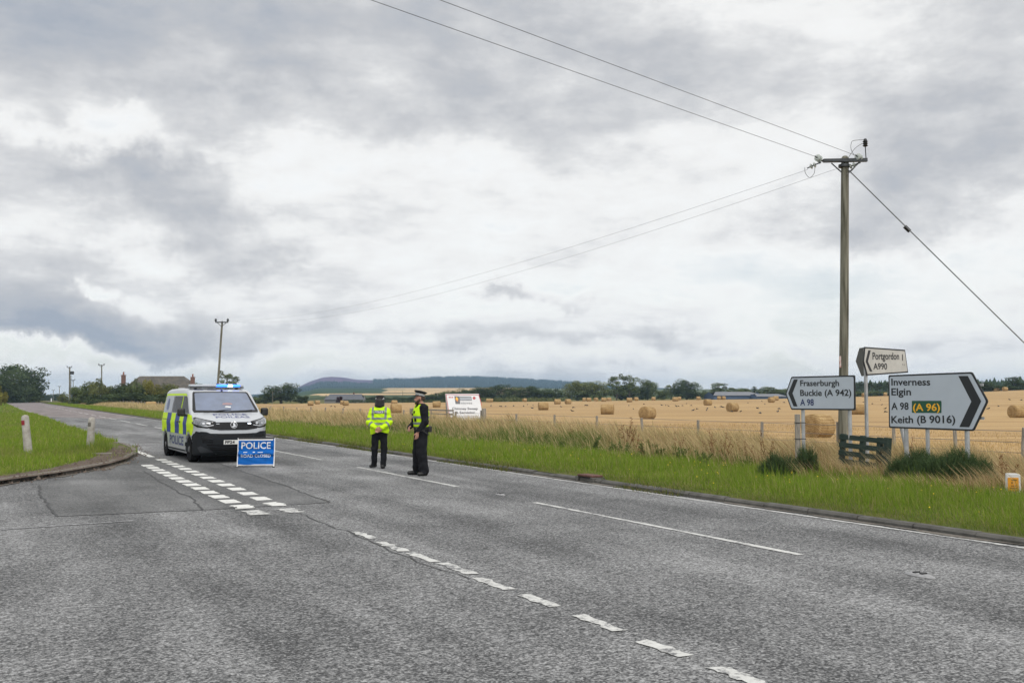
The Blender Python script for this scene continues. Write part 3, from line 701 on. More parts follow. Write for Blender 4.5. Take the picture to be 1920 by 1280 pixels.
# front: grille, bumper, plate, bonnet lettering
vfront('grille', round_poly([(-.62, 1.03), (-.2, 1.035), (.2, 1.035), (.62, 1.03), (.66, .95), (.60, .87), (.34, .835), (-.34, .835), (-.60, .87), (-.66, .95)], .02), M['gloss_black'], .010)
vfront('front_bumper', [(-.96, .19), (.96, .19), (.97, .60), (.93, .74), (.80, .80), (.68, .795), (.58, .755), (.30, .745), (-.30, .745), (-.58, .755), (-.68, .795), (-.80, .80), (-.93, .74), (-.97, .60)], M['bumper'], .012)
for z in (.28, .325, .37, .415, .46): 
    w = .30 + (z - .28) * .9
    vfront('intake_slat', [(-w - .2, z), (w + .2, z), (w + .22, z + .022), (-w - .22, z + .022)], M['gloss_black'], .016)
for z in (.66, .70): vfront('upper_slat', [(-.38, z), (.38, z), (.38, z + .02), (-.38, z + .02)], M['gloss_black'], .016)
for sg in (-1, 1):
    for z in (.52, .57, .62, .67): vfront('side_slat', [(sg * .52, z), (sg * (.76 + (z - .5) * .2), z), (sg * (.76 + (z - .5) * .2), z + .024), (sg * .52, z + .024)], M['gloss_black'], .017)
    vfront('bumper_fin', [(sg * .45, .27), (sg * .80, .44), (sg * .86, .40), (sg * .80, .27)], mat('grey_plastic', (.034, .037, .042), .6, spec=.2), .015)
pl = vfront('number_plate', [(-.26, .475), (.26, .475), (.26, .585), (-.26, .585)], M['plate'], .024, cell=.3)
vfront('plate_lettering', None, M['black'], .030, pl, cell=.3, text=fit_text('FP24', -.225, .015, .492, .076, bold=.03))
em = vfront('emblem', [(.085 * math.cos(q), .965 + .085 * math.sin(q)) for q in np.linspace(0, 2 * math.pi, 28, endpoint=False)], M['chrome'], .018)
vfront('emblem_field', [(.074 * math.cos(q), .965 + .074 * math.sin(q)) for q in np.linspace(0, 2 * math.pi, 28, endpoint=False)], M['gloss_black'], .022, em)
vfront('emblem_figure', [(-.055, .925), (-.01, .945), (-.03, 1.01), (.015, 1.015), (.045, .99), (.02, .975), (.055, .935), (.01, .915), (-.03, .905)], M['chrome'], .026, em)
vfront('grille_lamp', [(.36, .985), (.44, .985), (.44, 1.01), (.36, 1.01)], M['white_lit'], .020, cell=.2)
vfront('grille_lamp', [(-.44, .985), (-.36, .985), (-.36, 1.003), (-.44, 1.003)], M['lens_off'], .020, cell=.2)
def vtop(name, poly, m, off=.004, text=None, cell=.06, parent=None):
    return decal(name, van_body, poly, (0, 0, 2.4), (0, 1, 0), (-1, 0, 0), (0, 0, -1), off, m, parent or van, cell, text)
vtop('bonnet_lettering', None, M['letter_blue'], .004, fit_text('POLICE', -.40, .46, -1.95, .165, bold=.01))
vtop('bonnet_lettering', None, M['letter_blue'], .004, fit_text('POILEAS', -.38, .48, -2.18, .155, bold=.01))
# windscreen
wd = (-1, 0, -.35)
def vws(name, poly, m, off, parent=None, r=0):
    if r: poly = round_poly(poly, r)
    return decal(name, van_body, poly, (3.0, 0, 0.55), (0, 1, 0), (0, 0, 1), wd, off, m, parent or van, .06)
def ws(poly):   # (y, height on the van) -> slanted projection plane
    out = []
    for y, z in poly:
        xs_ = np.interp(z, [1.245, 1.50, 1.775, 1.84], [1.68, 1.30, .90, .70]) - .10 * y * y / .8; out.append((y, z - .55 + .35 * (3.0 - xs_)))
    return out
wsc = vws('windscreen_frame', ws([(-.83, 1.262), (0, 1.25), (.83, 1.262), (.85, 1.32), (.735, 1.76), (.70, 1.80), (0, 1.815), (-.70, 1.80), (-.735, 1.76), (-.85, 1.32)]), M['gloss_black'], .005)
vws('windscreen', ws([(-.77, 1.318), (0, 1.30), (.77, 1.318), (.69, 1.74), (.66, 1.765), (0, 1.78), (-.66, 1.765), (-.69, 1.74)]), M['glass_wind'], .009)
mb = MB()
for a, b in [((1.70, -.62, 1.285), (1.575, .12, 1.345)), ((1.70, .10, 1.29), (1.58, .68, 1.33))]: mb.tube([a, b], .011, 6)
mb.build('wiper', M['black'], van)
# papers on the dashboard seen through the glass
vws('dashboard_paper', ws([(-.02, 1.40), (.13, 1.385), (.15, 1.415), (.02, 1.425)]), mat('white_paper', (.7, .7, .7), .6), .011)
vws('cap_on_dashboard', ws(round_poly([(-.06, 1.46), (-.04, 1.50), (.08, 1.515), (.20, 1.50), (.21, 1.47), (.08, 1.45)], .03)), mat('dull_pink_cloth', (.27, .17, .18), .5, coat=.4), .011)
# roof: light bar, aerial, rails, call sign rings
lb = empty('light_bar', (.36, 0, 1.885)); lb.parent = van
mb = MB(); mb.box((0, 0, .045), (.30, 1.44, .035)); mb.box((0, .55, .02), (.1, .06, .05)); mb.box((0, -.55, .02), (.1, .06, .05)); mb.build('base', M['darksteel'], lb, bevel=.01)
mb = MB(); mb.box((0, -.36, .098), (.27, .70, .065)); mb.build('clear_lens', M['lens_off'], lb, bevel=.02)
for y0, y1, m in [(.0, .30, 'blue_lit'), (.305, .42, 'white_lit'), (.425, .62, 'blue_lit'), (.625, .71, 'lens_off')]:
    mb = MB(); mb.box((0, (y0 + y1) / 2, .098), (.27, y1 - y0, .065)); mb.build('lamp_segment', M[m], lb, bevel=.015)
mb = MB(); mb.tube([(.78, .06, 1.83), (.70, .06, 1.93)], [.03, .012], 6); mb.build('aerial', M['letter_blue'], van)
for y in (-.52, -.16):
    pts = [(-.60 - .17 * math.sin(q) * 1.0, y + .13 * math.cos(q)) for q in np.linspace(0, 2 * math.pi, 22)]
    for i in range(1):
        po = [(p[1], -(p[0] + 1.22)) for p in pts[:-1]]; pi_ = [(y + (p[1] - y) * .72, -(p[0] + 1.22) ) for p in pts[:-1]]
    ringv = [(y + .14 * math.cos(q), -(.62 + .09 * math.sin(q))) for q in np.linspace(0, 2 * math.pi, 22, endpoint=False)]
    inner = [(y + .09 * math.cos(q), -(.62 + .05 * math.sin(q))) for q in np.linspace(0, 2 * math.pi, 22, endpoint=False)]
    v2 = np.array(ringv + inner); fc = [[i, (i + 1) % 22, (i + 1) % 22 + 22, i + 22] for i in range(22)]
    vtop('roof_ring', None, M['letter_blue'], .004, (v2, fc))
mb = MB(); mb.box((-1.5, -.55, 1.90), (.22, .16, .06)); mb.build('roof_vent', M['van_white'], van, bevel=.015)
# ================================================================== POLICE OFFICERS
M['skin'] = mat('skin', (.42, .22, .16), .6, var=.08, vscale=20)
M['hivis'] = mat('high_visibility_yellow', (.50, .78, .012), .75, var=.10, vscale=7, bump=.5, bscale=9, spec=.15)
M['silver'] = mat('reflective_grey', (.16, .185, .18), .45, var=.15, vscale=10)
M['navy_cloth'] = mat('black_cloth', (.009, .0095, .012), .9, var=.5, vscale=9, bump=1.0, bscale=7, spec=.2)
M['boot'] = mat('black_leather', (.012, .012, .012), .45)
M['hair_black'] = mat('black_hair', (.008, .007, .007), .55, bump=.6, bscale=60, stretch=(1, 1, .15))
M['hair_brown'] = mat('brown_hair', (.05, .028, .018), .7, bump=.5, bscale=60)
M['felt'] = mat('black_felt', (.009, .009, .010), .85)
M['white_cloth'] = mat('white_cloth', (.72, .72, .72), .7)
M['eye'] = mat('eye', (.05, .04, .035), .3)
def mirror(pr): return pr + [((-a[0], *a[1:]), (-b[0], *b[1:]), r1, r2, *q) for a, b, r1, r2, *q in pr]
def ground_cut(f, z=0.0): return lambda p: np.maximum(f(p), z - p[..., 2])
def head_prims(c, yaw=0, tilt=0):
    """head about centre c, facing +y turned by yaw; features in local units of a 23 cm head"""
    Rz = np.array([[math.cos(yaw), -math.sin(yaw), 0], [math.sin(yaw), math.cos(yaw), 0], [0, 0, 1]])
    T = lambda q: tuple(np.asarray(c) + Rz @ np.asarray(q))
    pr = [(T((0, -.012, .035)), T((0, .010, .030)), .080, .078), (T((0, .022, -.045)), T((0, .038, -.070)), .052, .042), (T((0, .03, 0)), T((0, .045, -.03)), .062, .05),
          (T((0, .088, .016)), T((0, .112, -.024)), .010, .0155), (T((-.012, .095, -.026)), T((.012, .095, -.026)), .012, .012),
          (T((-.035, .078, .030)), T((.035, .078, .030)), .014, .014), (T((-.018, .084, -.052)), T((.018, .084, -.052)), .0095, .0095), (T((-.015, .081, -.066)), T((.015, .081, -.066)), .010, .010),
          (T((0, .072, -.098)), T((0, .066, -.10)), .020, .018),
          (T((-.078, .0, .012)), T((-.082, -.008, -.022)), .016, .011), (T((.078, .0, .012)), T((.082, -.008, -.022)), .016, .011)]
    return pr, T
def hand_prims(wrist, dirv, palm_n, curl=.5, thumb_side=1, L=.185):
    """palm, five bent fingers of unequal length, thumb from the side of the palm"""
    d = np.asarray(dirv, float); d /= np.linalg.norm(d); n = np.asarray(palm_n, float); n -= d * (n @ d); n /= np.linalg.norm(n); s = np.cross(d, n) * thumb_side
    w = np.asarray(wrist, float); pr = []
    for o in (-.028, -.009, .010, .028): pr.append((w + d * .015 + s * o * .6, w + d * .085 + s * o, .016, .013))
    for i, (o, ln) in enumerate([(.030, .070), (.010, .080), (-.010, .075), (-.029, .058)]):
        p = w + d * .088 + s * o; a = curl * (.8 + .12 * i); v = d.copy()
        for k, q in enumerate((.46, .31, .25)):
            ang = a * (.45 + .55 * k); v = d * math.cos(ang) + n * math.sin(ang); e = p + v * ln * q
            pr.append((tuple(p), tuple(e), .0095 - k * .0008, .0088 - k * .001)); p = e
    p = w + d * .03 + s * .032; e = p + (d * .6 + s * .7 + n * .3) / 1.0 * .040; g = e + (d * .9 + s * .15 + n * .45) * .034
    pr += [(tuple(p), tuple(e), .014, .0105), (tuple(e), tuple(g), .0105, .008)]
    return pr
def fuse(fine, coarse, k=.02): return lambda p: smin(fine(p), coarse(p), k)
def officer(root, pose, height_scale=1.0):
    hd, T = head_prims(pose['head'], pose.get('yaw', 0))
    core = [(pose['neck'], tuple(np.asarray(pose['head']) + (0, 0, -.05)), .058, .055)] + pose['torso'] + pose['limbs']
    fh = union(hd, .016); fc = union(core, .04); hands = [union(q, .007) for q in pose['hands']]
    def f(p):
        d = smin(fh(p), fc(p), .02)
        for q in hands: d = smin(d, q(p), .008)
        return d
    return f, T
# ---------- officer seen from behind, hands clasped at the back
a0 = G(711, 878)
A = empty('person', a0, R(2), 'officer in a yellow high visibility jacket seen from behind with hands clasped', 'person')
SH, EL_, WR_ = (.165, 0, 1.335), (.235, -.085, 1.075), (.070, -.205, .935)
poseA = dict(head=(0, .03, 1.545), neck=(0, -.01, 1.38), torso=[((0, 0, .92), (0, 0, 1.28), .15, .155, (1, .7, 1)), ((-.15, 0, 1.35), (.15, 0, 1.35), .065, .065)],
    limbs=mirror([(SH, EL_, .055, .042), (EL_, WR_, .042, .027), ((.085, 0, .90), (.10, .02, .48), .085, .055)]) + [((.10, .02, .48), (.085, -.02, .09), .052, .038), ((-.10, .02, .48), (-.12, .12, .12), .052, .038), ((.085, -.03, .05), (.09, .12, .035), .04, .03), ((-.12, .11, .06), (-.18, .16, .05), .04, .03)],
    hands=[hand_prims((.066, -.212, .935), (-.75, -.1, -.45), (-.2, -1, .2), .5, 1), hand_prims((-.062, -.235, .945), (.85, -.08, -.42), (.1, 1, .2), .9, 1)])
fA, TA = officer(A, poseA)
body = solid('body', ground_cut(fA, .004), (-.46, -.34, -.01), (.46, .36, 1.70), .0085, M['skin'], A)
torsoA = union([((0, .01, .90), (0, .0, 1.18), .225, .205, (1, .70, 1)), ((0, 0, 1.18), (0, -.01, 1.30), .205, .175, (1, .70, 1)), ((-.145, -.005, 1.335), (.145, -.005, 1.335), .092, .092), ((0, 0, 1.38), (0, 0, 1.45), .085, .075)], .06)
armA = union(mirror([((.172, 0, 1.325), (.240, -.085, 1.075), .080, .066), ((.240, -.085, 1.075), (.085, -.205, .955), .066, .052)]), .03)
foldA = lambda p: .006 * np.sin(p[..., 2] * 52 + 3 * np.sin(p[..., 0] * 9)) * np.sin(p[..., 0] * 17 + p[..., 2] * 11)
hemA = lambda p: (.805 + .06 * np.exp(-(p[..., 0] / .16) ** 2) - .05 * np.clip(-p[..., 0] / .25, 0, 1)) - p[..., 2]
def jackA(p):
    d = smin(torsoA(p), armA(p), .035) + foldA(p); d = smax(d, hemA(p), .015); return np.maximum(d, p[..., 2] - 1.455)
solid('jacket', jackA, (-.48, -.36, .74), (.48, .30, 1.50), .0125, M['hivis'], A)
def band(name, f, sel, parent, m, off=.005, h=.0125, lo=None, hi=None, cls=None):
    v, q = nets(lambda p: f(p) - off, lo, hi, h, 2); c = v[q].mean(1); k = sel(c); q = q[k]; u, inv = np.unique(q, return_inverse=True)
    return link(name, fast_mesh(name, v[u], inv.reshape(-1, 4), True, [m]), parent)
def seg_t(p, a, b): a, b = np.asarray(a), np.asarray(b); return ((p - a) @ (b - a)) / ((b - a) @ (b - a))
def selA(c):
    onarm = armA(c) < torsoA(c) - .004; ax = np.abs(c[:, 0]); m = np.stack([ax, c[:, 1], c[:, 2]], 1)
    tu = seg_t(m, (.172, 0, 1.325), (.240, -.085, 1.075)); tl_ = seg_t(m, (.240, -.085, 1.075), (.085, -.205, .955))
    low = tl_ > .02
    arm = onarm & (((tu > .66) & (tu < .86) & ~low) | ((tl_ > .26) & (tl_ < .48)))
    body_ = ~onarm & (((c[:, 2] > 1.145) & (c[:, 2] < 1.195)) | ((c[:, 2] > 1.02) & (c[:, 2] < 1.07)))
    strap = ~onarm & (ax > .122) & (ax < .172) & (c[:, 2] > 1.19) | (onarm & (c[:, 2] > 1.30) & (ax > .122) & (ax < .172))
    return (arm | body_ | strap) & (c[:, 2] < 1.44)
band('reflective_band', jackA, selA, A, M['silver'], .004, .010, (-.48, -.36, .74), (.48, .30, 1.50))
def dA(name, poly, m, off, text=None, parent=A): return decal(name, jackA, poly, (0, -1.0, 0), (1, 0, 0), (0, 0, 1), (0, 1, 0), off, m, parent, .03, text)
pa = dA('back_panel', round_poly([(-.115, 1.285), (.115, 1.285), (.115, 1.36), (-.115, 1.36)], .01), mat('navy_panel', (.03, .04, .10), .6), .006)
dA('back_lettering', None, M['white_cloth'], .010, fit_text('POLICE', -.10, .10, 1.30, .045, bold=.02), pa)
trA = union([((0, 0, .86), (0, 0, .92), .165, .165, (1, .72, 1))] + [((.088, 0, .85), (.108, .02, .48), .098, .076), ((.108, .02, .48), (.095, -.02, .07), .076, .068), ((-.088, 0, .85), (-.112, .02, .48), .098, .076), ((-.112, .02, .48), (-.132, .115, .09), .076, .066)], .03)
trfA = lambda p: np.maximum(np.maximum(trA(p) + .004 * np.sin(p[..., 2] * 33 + p[..., 0] * 20), .055 - p[..., 2]), p[..., 2] - .97)
solid('trousers', trfA, (-.26, -.2, .04), (.26, .28, 1.0), .0125, M['navy_cloth'], A)
for q in ([((.085, -.05, .05), (.092, .15, .035), .05, .04), ((.087, -.03, .06), (.087, -.025, .12), .05, .05)], [((-.118, .12, .07), (-.215, .17, .045), .05, .04), ((-.12, .115, .08), (-.122, .115, .14), .05, .05)]):
    f = union(q, .03); solid('boot', ground_cut(f, .003), (-.30, -.13, -.01), (.18, .26, .22), .010, M['boot'], A)
HA = poseA['head']
hairA = union([((0, -.035, 1.57), (0, -.045, 1.47), .092, .085), ((-.05, -.04, 1.47), (.05, -.04, 1.47), .062, .062), ((-.075, -.005, 1.54), (-.07, -.015, 1.47), .04, .035), ((.075, -.005, 1.54), (.07, -.015, 1.47), .04, .035)], .03)
solid('hair', lambda p: np.maximum(hairA(p), p[..., 1] - .055), (-.16, -.18, 1.36), (.16, .12, 1.70), .010, M['hair_black'], A)
hatA = empty('hat', (0, .015, 1.60)); hatA.parent = A
mb = MB(); mb.lathe([(.100, .0), (.103, .012), (.102, .05), (.099, .075), (.088, .098), (.06, .113), (.015, .118)], 28); mb.build('crown', M['felt'], hatA, True)
mb = MB(); mb.lathe([(.122, -.008), (.124, -.002), (.104, .010), (.098, .006)], 28); mb.build('brim', M['felt'], hatA, True)
def checks(name, r, z, h, n, rows, parent, tilt=None, sel=None):
    mb = MB(); k = 0
    for i in range(n):
        for j in range(rows):
            a, b = 2 * math.pi * i / n, 2 * math.pi * (i + 1) / n
            if sel and not sel((a + b) / 2): continue
            mb.cur = (i + j) % 2
            mb.add([(r * math.cos(w), r * math.sin(w), z + h * (j + o)) for w, o in ((a, 0), (b, 0), (b, 1), (a, 1))], [[0, 1, 2, 3]])
    return mb.build(name, [M['white_cloth'], M['felt']], parent)
checks('checked_band', .1045, .014, .019, 32, 2, hatA, sel=lambda a: abs(math.sin(a)) < .75 or math.sin(a) > 0)
# ---------- bearded officer in profile, black shirt and yellow vest
b0 = G(789, 890.5); fw = np.array([-.93, -.37]); fw /= np.linalg.norm(fw)
B = empty('person', b0, math.atan2(fw[1], fw[0]) - math.pi / 2, 'bearded officer in profile with a peaked cap, black sleeves and a yellow vest', 'person')
sL, eL, wL = (-.205, -.015, 1.43), (-.255, -.015, 1.135), (-.215, .135, .925)
sR, eR, wR = (.205, -.015, 1.43), (.27, .03, 1.16), (.10, .235, 1.01)
yawB = R(-10)
poseB = dict(head=(0, .03, 1.635), yaw=yawB, neck=(0, -.015, 1.47), torso=[((0, 0, 1.0), (0, 0, 1.36), .15, .165, (1, .72, 1)), ((-.16, 0, 1.43), (.16, 0, 1.43), .07, .07)],
    limbs=[(sL, eL, .058, .045), (eL, wL, .045, .029), (sR, eR, .058, .045), (eR, wR, .045, .029)] + mirror([((.09, 0, .96), (.15, .03, .50), .09, .058)]) + [((-.15, .03, .50), (-.175, -.03, .09), .055, .04), ((.15, .03, .50), (.19, .02, .09), .055, .04), ((-.175, -.04, .05), (-.24, .10, .035), .04, .03), ((.19, .0, .05), (.195, .17, .035), .04, .03)],
    hands=[hand_prims((-.214, .138, .92), (.06, .18, -1), (1, .25, 0), .55, -1), hand_prims((.098, .238, 1.008), (-.8, .35, -.25), (-.2, -1, -.3), .8, 1)])
fB, TB = officer(B, poseB)
solid('body', ground_cut(fB, .004), (-.40, -.28, -.01), (.42, .42, 1.80), .0085, M['skin'], B)
for sx in (-.030, .030):
    q = TB((sx, .0925, .012)); mb = MB(); mb.lathe([(.001, -.009), (.008, -.005), (.0095, 0), (.008, .005), (.001, .009)], 10, 'z', q); mb.build('eye', M['eye'], B, True)
beard = union([(TB((-.055, .045, -.055)), TB((-.02, .078, -.088)), .028, .026), (TB((.055, .045, -.055)), TB((.02, .078, -.088)), .028, .026), (TB((-.015, .082, -.098)), TB((.015, .082, -.098)), .024, .024), (TB((-.02, .094, -.046)), TB((.02, .094, -.046)), .007, .007), (TB((-.074, .02, -.03)), TB((-.06, .04, -.06)), .018, .022), (TB((.074, .02, -.03)), TB((.06, .04, -.06)), .018, .022)], .02)
solid('beard', beard, tuple(np.array(TB((0, .04, -.07))) - .13), tuple(np.array(TB((0, .04, -.07))) + .13), .008, M['hair_brown'], B)
hairB = union([(TB((0, -.03, .02)), TB((0, -.035, .0)), .082, .078), (TB((-.072, .0, .02)), TB((-.073, .005, -.005)), .012, .010), (TB((.072, .0, .02)), TB((.073, .005, -.005)), .012, .010)], .02)
solid('hair', lambda p: np.maximum(hairB(p), 1.615 - p[..., 2] + .25 * (p[..., 1] - .02)), (-.13, -.14, 1.55), (.13, .14, 1.78), .008, M['hair_brown'], B)
torB = union([((0, .0, 1.0), (0, .005, 1.30), .178, .190, (1, .76, 1)), ((0, .005, 1.30), (0, 0, 1.40), .190, .16, (1, .76, 1)), ((-.17, -.01, 1.435), (.17, -.01, 1.435), .082, .082)], .05)
armB = union([(sL, eL, .084, .072), (eL, tuple(np.array(wL) + (0, -.005, .02)), .072, .050), (sR, eR, .084, .072), (eR, tuple(np.array(wR) + (.01, -.01, .01)), .072, .05)], .03)
colB = union([((0, -.01, 1.45), (0, .005, 1.525), .085, .072)], .02)
wrinkB = lambda p: .004 * np.sin(p[..., 2] * 60 + p[..., 1] * 25) * np.sin(p[..., 1] * 30 + p[..., 2] * 20)
shirtB = lambda p: np.maximum(np.maximum(smin(smin(torB(p), armB(p), .03), colB(p), .02) + wrinkB(p), .93 - p[..., 2]), p[..., 2] - 1.535)
solid('shirt', shirtB, (-.38, -.26, .88), (.40, .34, 1.56), .0125, M['navy_cloth'], B)
def vestB(p):
    d = torB(p) - .020; d = smax(d, -(union([((-.235, -.01, 1.44), (-.27, -.01, 1.20), .125, .09), ((.235, -.01, 1.44), (.27, -.01, 1.20), .125, .09)], .02)(p)), .015)
    d = np.maximum(d, -(rcone(p, (0, .02, 1.44), (0, .10, 1.56), .085, .14))); return np.maximum(np.maximum(d, 1.035 - p[..., 2]), p[..., 2] - 1.51)
solid('vest', vestB, (-.30, -.24, .98), (.30, .26, 1.56), .0125, M['hivis'], B)
band('reflective_band', vestB, lambda c: (((c[:, 2] > 1.215) & (c[:, 2] < 1.265)) | ((c[:, 2] > 1.085) & (c[:, 2] < 1.135))) & (np.abs(vestB(c) - .003) < .01), B, M['silver'], .004, .010, (-.30, -.24, .98), (.30, .26, 1.56))
for x, y, z, w, h in [(-.10, .158, 1.185, .045, .075), (.06, .172, 1.18, .055, .08), (-.06, .165, 1.345, .045, .06), (.0, .178, 1.30, .035, .045)]:
    mb = MB(); mb.box((x, y, z), (w, .045, h)); mb.build('vest_pouch', M['navy_cloth'], B, bevel=.01)
mb = MB(); mb.tube([(-.05, .155, 1.36), (-.02, .17, 1.30), (.03, .165, 1.22)], .012, 6); mb.build('radio_lead', M['black'], B)
fbelt = lambda p: np.maximum(np.abs(union([((0, 0, .9), (0, 0, 1.1), .186, .186, (1, .78, 1))])(p) - .004) - .012, np.abs(p[..., 2] - 1.0) - .032)
belt = solid('belt', fbelt, (-.26, -.22, .94), (.26, .22, 1.06), .010, M['boot'], B)
for x, y, sx, sy, h in [(-.10, -.16, .10, .08, .13), (.06, -.17, .07, .06, .11), (-.205, .03, .055, .10, .10), (-.17, .12, .05, .07, .09), (.19, .02, .06, .12, .14)]:
    mb = MB(); mb.box((x, y, .985), (sx, sy, h)); mb.build('belt_pouch', M['boot'], belt, bevel=.015)
mb = MB(); mb.tube([(-.235, .06, .97), (-.245, -.10, .87)], .013, 8); mb.build('baton', M['black'], belt)
trB = union([((0, 0, .92), (0, 0, .99), .178, .176, (1, .78, 1)), ((-.09, 0, .90), (-.15, .03, .50), .125, .108), ((-.15, .03, .50), (-.175, -.025, .08), .108, .100), ((.09, 0, .90), (.15, .03, .50), .125, .108), ((.15, .03, .50), (.19, .02, .08), .108, .100)], .03)
trfB = lambda p: np.maximum(np.maximum(trB(p) + .0055 * np.sin(p[..., 2] * 36 + 3.5 * np.sin(p[..., 1] * 14 + p[..., 0] * 8)) * smooth(.75, .2, p[..., 2]) + .003 * np.sin(p[..., 2] * 25), .05 - p[..., 2]), p[..., 2] - 1.03)
solid('trousers', trfB, (-.34, -.22, .03), (.34, .24, 1.06), .0125, M['navy_cloth'], B)
for q in ([((-.178, -.05, .055), (-.235, .10, .042), .056, .045), ((-.175, -.03, .07), (-.175, -.03, .16), .055, .055)], [((.19, -.02, .055), (.20, .20, .042), .056, .045), ((.19, .01, .07), (.19, .01, .16), .055, .055)]):
    f = union(q, .03); solid('boot', ground_cut(f, .003), (-.34, -.16, -.01), (.30, .29, .25), .010, M['boot'], B)
capB = empty('cap', TB((0, .0, .065)), yawB); capB.parent = B; capB.rotation_euler = (R(12), R(2), yawB)
mb = MB(); mb.lathe([(.098, -.012), (.101, .0), (.101, .046), (.118, .062), (.140, .078), (.142, .088), (.12, .100), (.04, .108), (.005, .108)], 32); mb.build('crown', M['felt'], capB, True)
checks('checked_band', .1025, .002, .014, 40, 3, capB)
v = []; 
mb = MB()
for i in range(13):
    w = R(18 + 144 * i / 12); v += [(.100 * math.cos(w), .100 * math.sin(w), .0), (.105 * math.cos(w), .098 * math.sin(w) + .062 * math.sin(w) ** 1.5, -.026 * math.sin(w))]
mb.add(v + [(x, y, z - .006) for x, y, z in v], [[2 * i, 2 * i + 1, 2 * i + 3, 2 * i + 2] for i in range(12)] + [[26 + 2 * i, 28 + 2 * i, 29 + 2 * i, 27 + 2 * i] for i in range(12)] + [[2 * i + 1, 27 + 2 * i, 29 + 2 * i, 2 * i + 3] for i in range(12)])
mb.build('peak', M['gloss_black'], capB, True)
mb = MB(); mb.lathe([(.001, 0), (.018, .0), (.016, .006), (.001, .008)], 12, 'y', (0, .100, .05)); mb.build('badge', M['chrome'], capB)
mb = MB(); mb.box((-.282, -.02, 1.355), (.006, .085, .028)); mb.build('sleeve_badge', M['silver'], B, bevel=.002)
# ================================================================== SIGNS, POLES, FENCES
M['sign_white'] = mat('sign_white', (.46, .51, .58), .45, var=.05, vscale=1.5)
M['sign_old'] = mat('weathered_sign_white', (.47, .46, .43), .6, c2=(.54, .53, .50), var=.1, vscale=2.5)
M['sign_black'] = mat('sign_black', (.012, .014, .018), .5)
M['sign_green'] = mat('sign_green', (.005, .075, .04), .45)
M['sign_amber'] = mat('sign_yellow', (.85, .45, .02), .5)
M['sign_back'] = mat('sign_back_grey', (.05, .055, .05), .7, .2, var=.3, vscale=4)
class Plane:
    """a real upright plane: origin, horizontal axis; pixel rays give positions on it"""
    def __init__(s, org, yaw): s.o = np.array(org, float); s.yaw = yaw; s.u = np.array([math.cos(yaw), math.sin(yaw), 0]); s.n = np.array([math.sin(yaw), -math.cos(yaw), 0])
    def at(s, px, py):
        r = ray(px, py); e = np.array([0, 0, EYE]); k = ((s.o - e) @ s.n) / (r @ s.n); q = e + r * k - s.o; return float(q @ s.u), float(q[2])
def plate(name, poly, y0, y1, m, parent): mb = MB(); mb.prism(poly, y0, y1); return mb.build(name, m, parent)
def flat(name, v2, f, y, m, parent):
    me = bpy.data.meshes.new(name); me.from_pydata([(p[0], y, p[1]) for p in v2], [], f); me.materials.append(m)
    bm = bmesh.new(); bm.from_mesh(me)
    for q in bm.faces:
        q.normal_update()
        if q.normal.y > 0: q.normal_flip()
    bm.to_mesh(me); bm.free(); return link(name, me, parent)
def line(pl, s, px0, px1, pbase, pcap, y, m, parent, name='lettering', **k):
    a = pl.at(px0, pbase); b = pl.at(px1, pbase); c = pl.at(px0, pcap)
    k.setdefault('bold', .022); v, f = fit_text(s, a[0], b[0], 0, c[1] - a[1], **k); t = (v[:, 0] - a[0]) / (b[0] - a[0]); v[:, 1] += a[1] + t * (b[1] - a[1]); return flat(name, v, f, y, m, parent)
def inset(poly, d):
    n = len(poly); c = np.mean(poly, 0); out = []
    for i in range(n):
        p0, p1, p2 = (np.array(poly[i - 1]), np.array(poly[i]), np.array(poly[(i + 1) % n])); a = (p1 - p0) / np.linalg.norm(p1 - p0); b = (p2 - p1) / np.linalg.norm(p2 - p1)
        na, nb = np.array([-a[1], a[0]]), np.array([-b[1], b[0]])
        if na @ (c - p1) < 0: na = -na
        if nb @ (c - p1) < 0: nb = -nb
        bis = na + nb; bis /= np.linalg.norm(bis); out.append(tuple(p1 + bis * d / max(bis @ na, .3)))
    return out
def post_z(x, y): return float(gz(x, y))
def direction_sign(org, yaw, corners, label, posts, old=False, rounding=.04):
    pl = Plane(org, yaw); root = empty('direction_sign', org, yaw, label, 'road sign', 'direction signs at the junction')
    cs = [pl.at(*c) for c in corners]; cs_r = round_poly(cs, rounding)
    plate('sign_back', cs_r, .004, .016, M['sign_back'], root)
    plate('border', cs_r, -.002, .003, M['sign_black'], root); f = round_poly(inset(cs, .034), rounding)
    v, q = flat_poly(f); flat('face', v, q, -.006, M['sign_old' if old else 'sign_white'], root)
    for k in (.22, .78):
        z = min(c[1] for c in cs) * (1 - k) + max(c[1] for c in cs) * k; x = [c[0] for c in cs]; mb = MB(); mb.box(((min(x) + max(x)) / 2, .03, z), ((max(x) - min(x)) * .9, .02, .05)); mb.build('rail', M['galv'], root)
    for px_, py_, top, r in posts:
        a = pl.at(px_, py_); w = pl.o + pl.u * a[0] - pl.n * .075; b = pl.at(px_, top)
        mb = MB(); mb.tube([(a[0], .075, post_z(w[0], w[1]) - .3 - pl.o[2]), (a[0], .075, b[1])], r, 12); mb.build('post', M['galv'], root, True)
    return pl, root
ROADYAW = math.atan2(-U[1], -U[0])
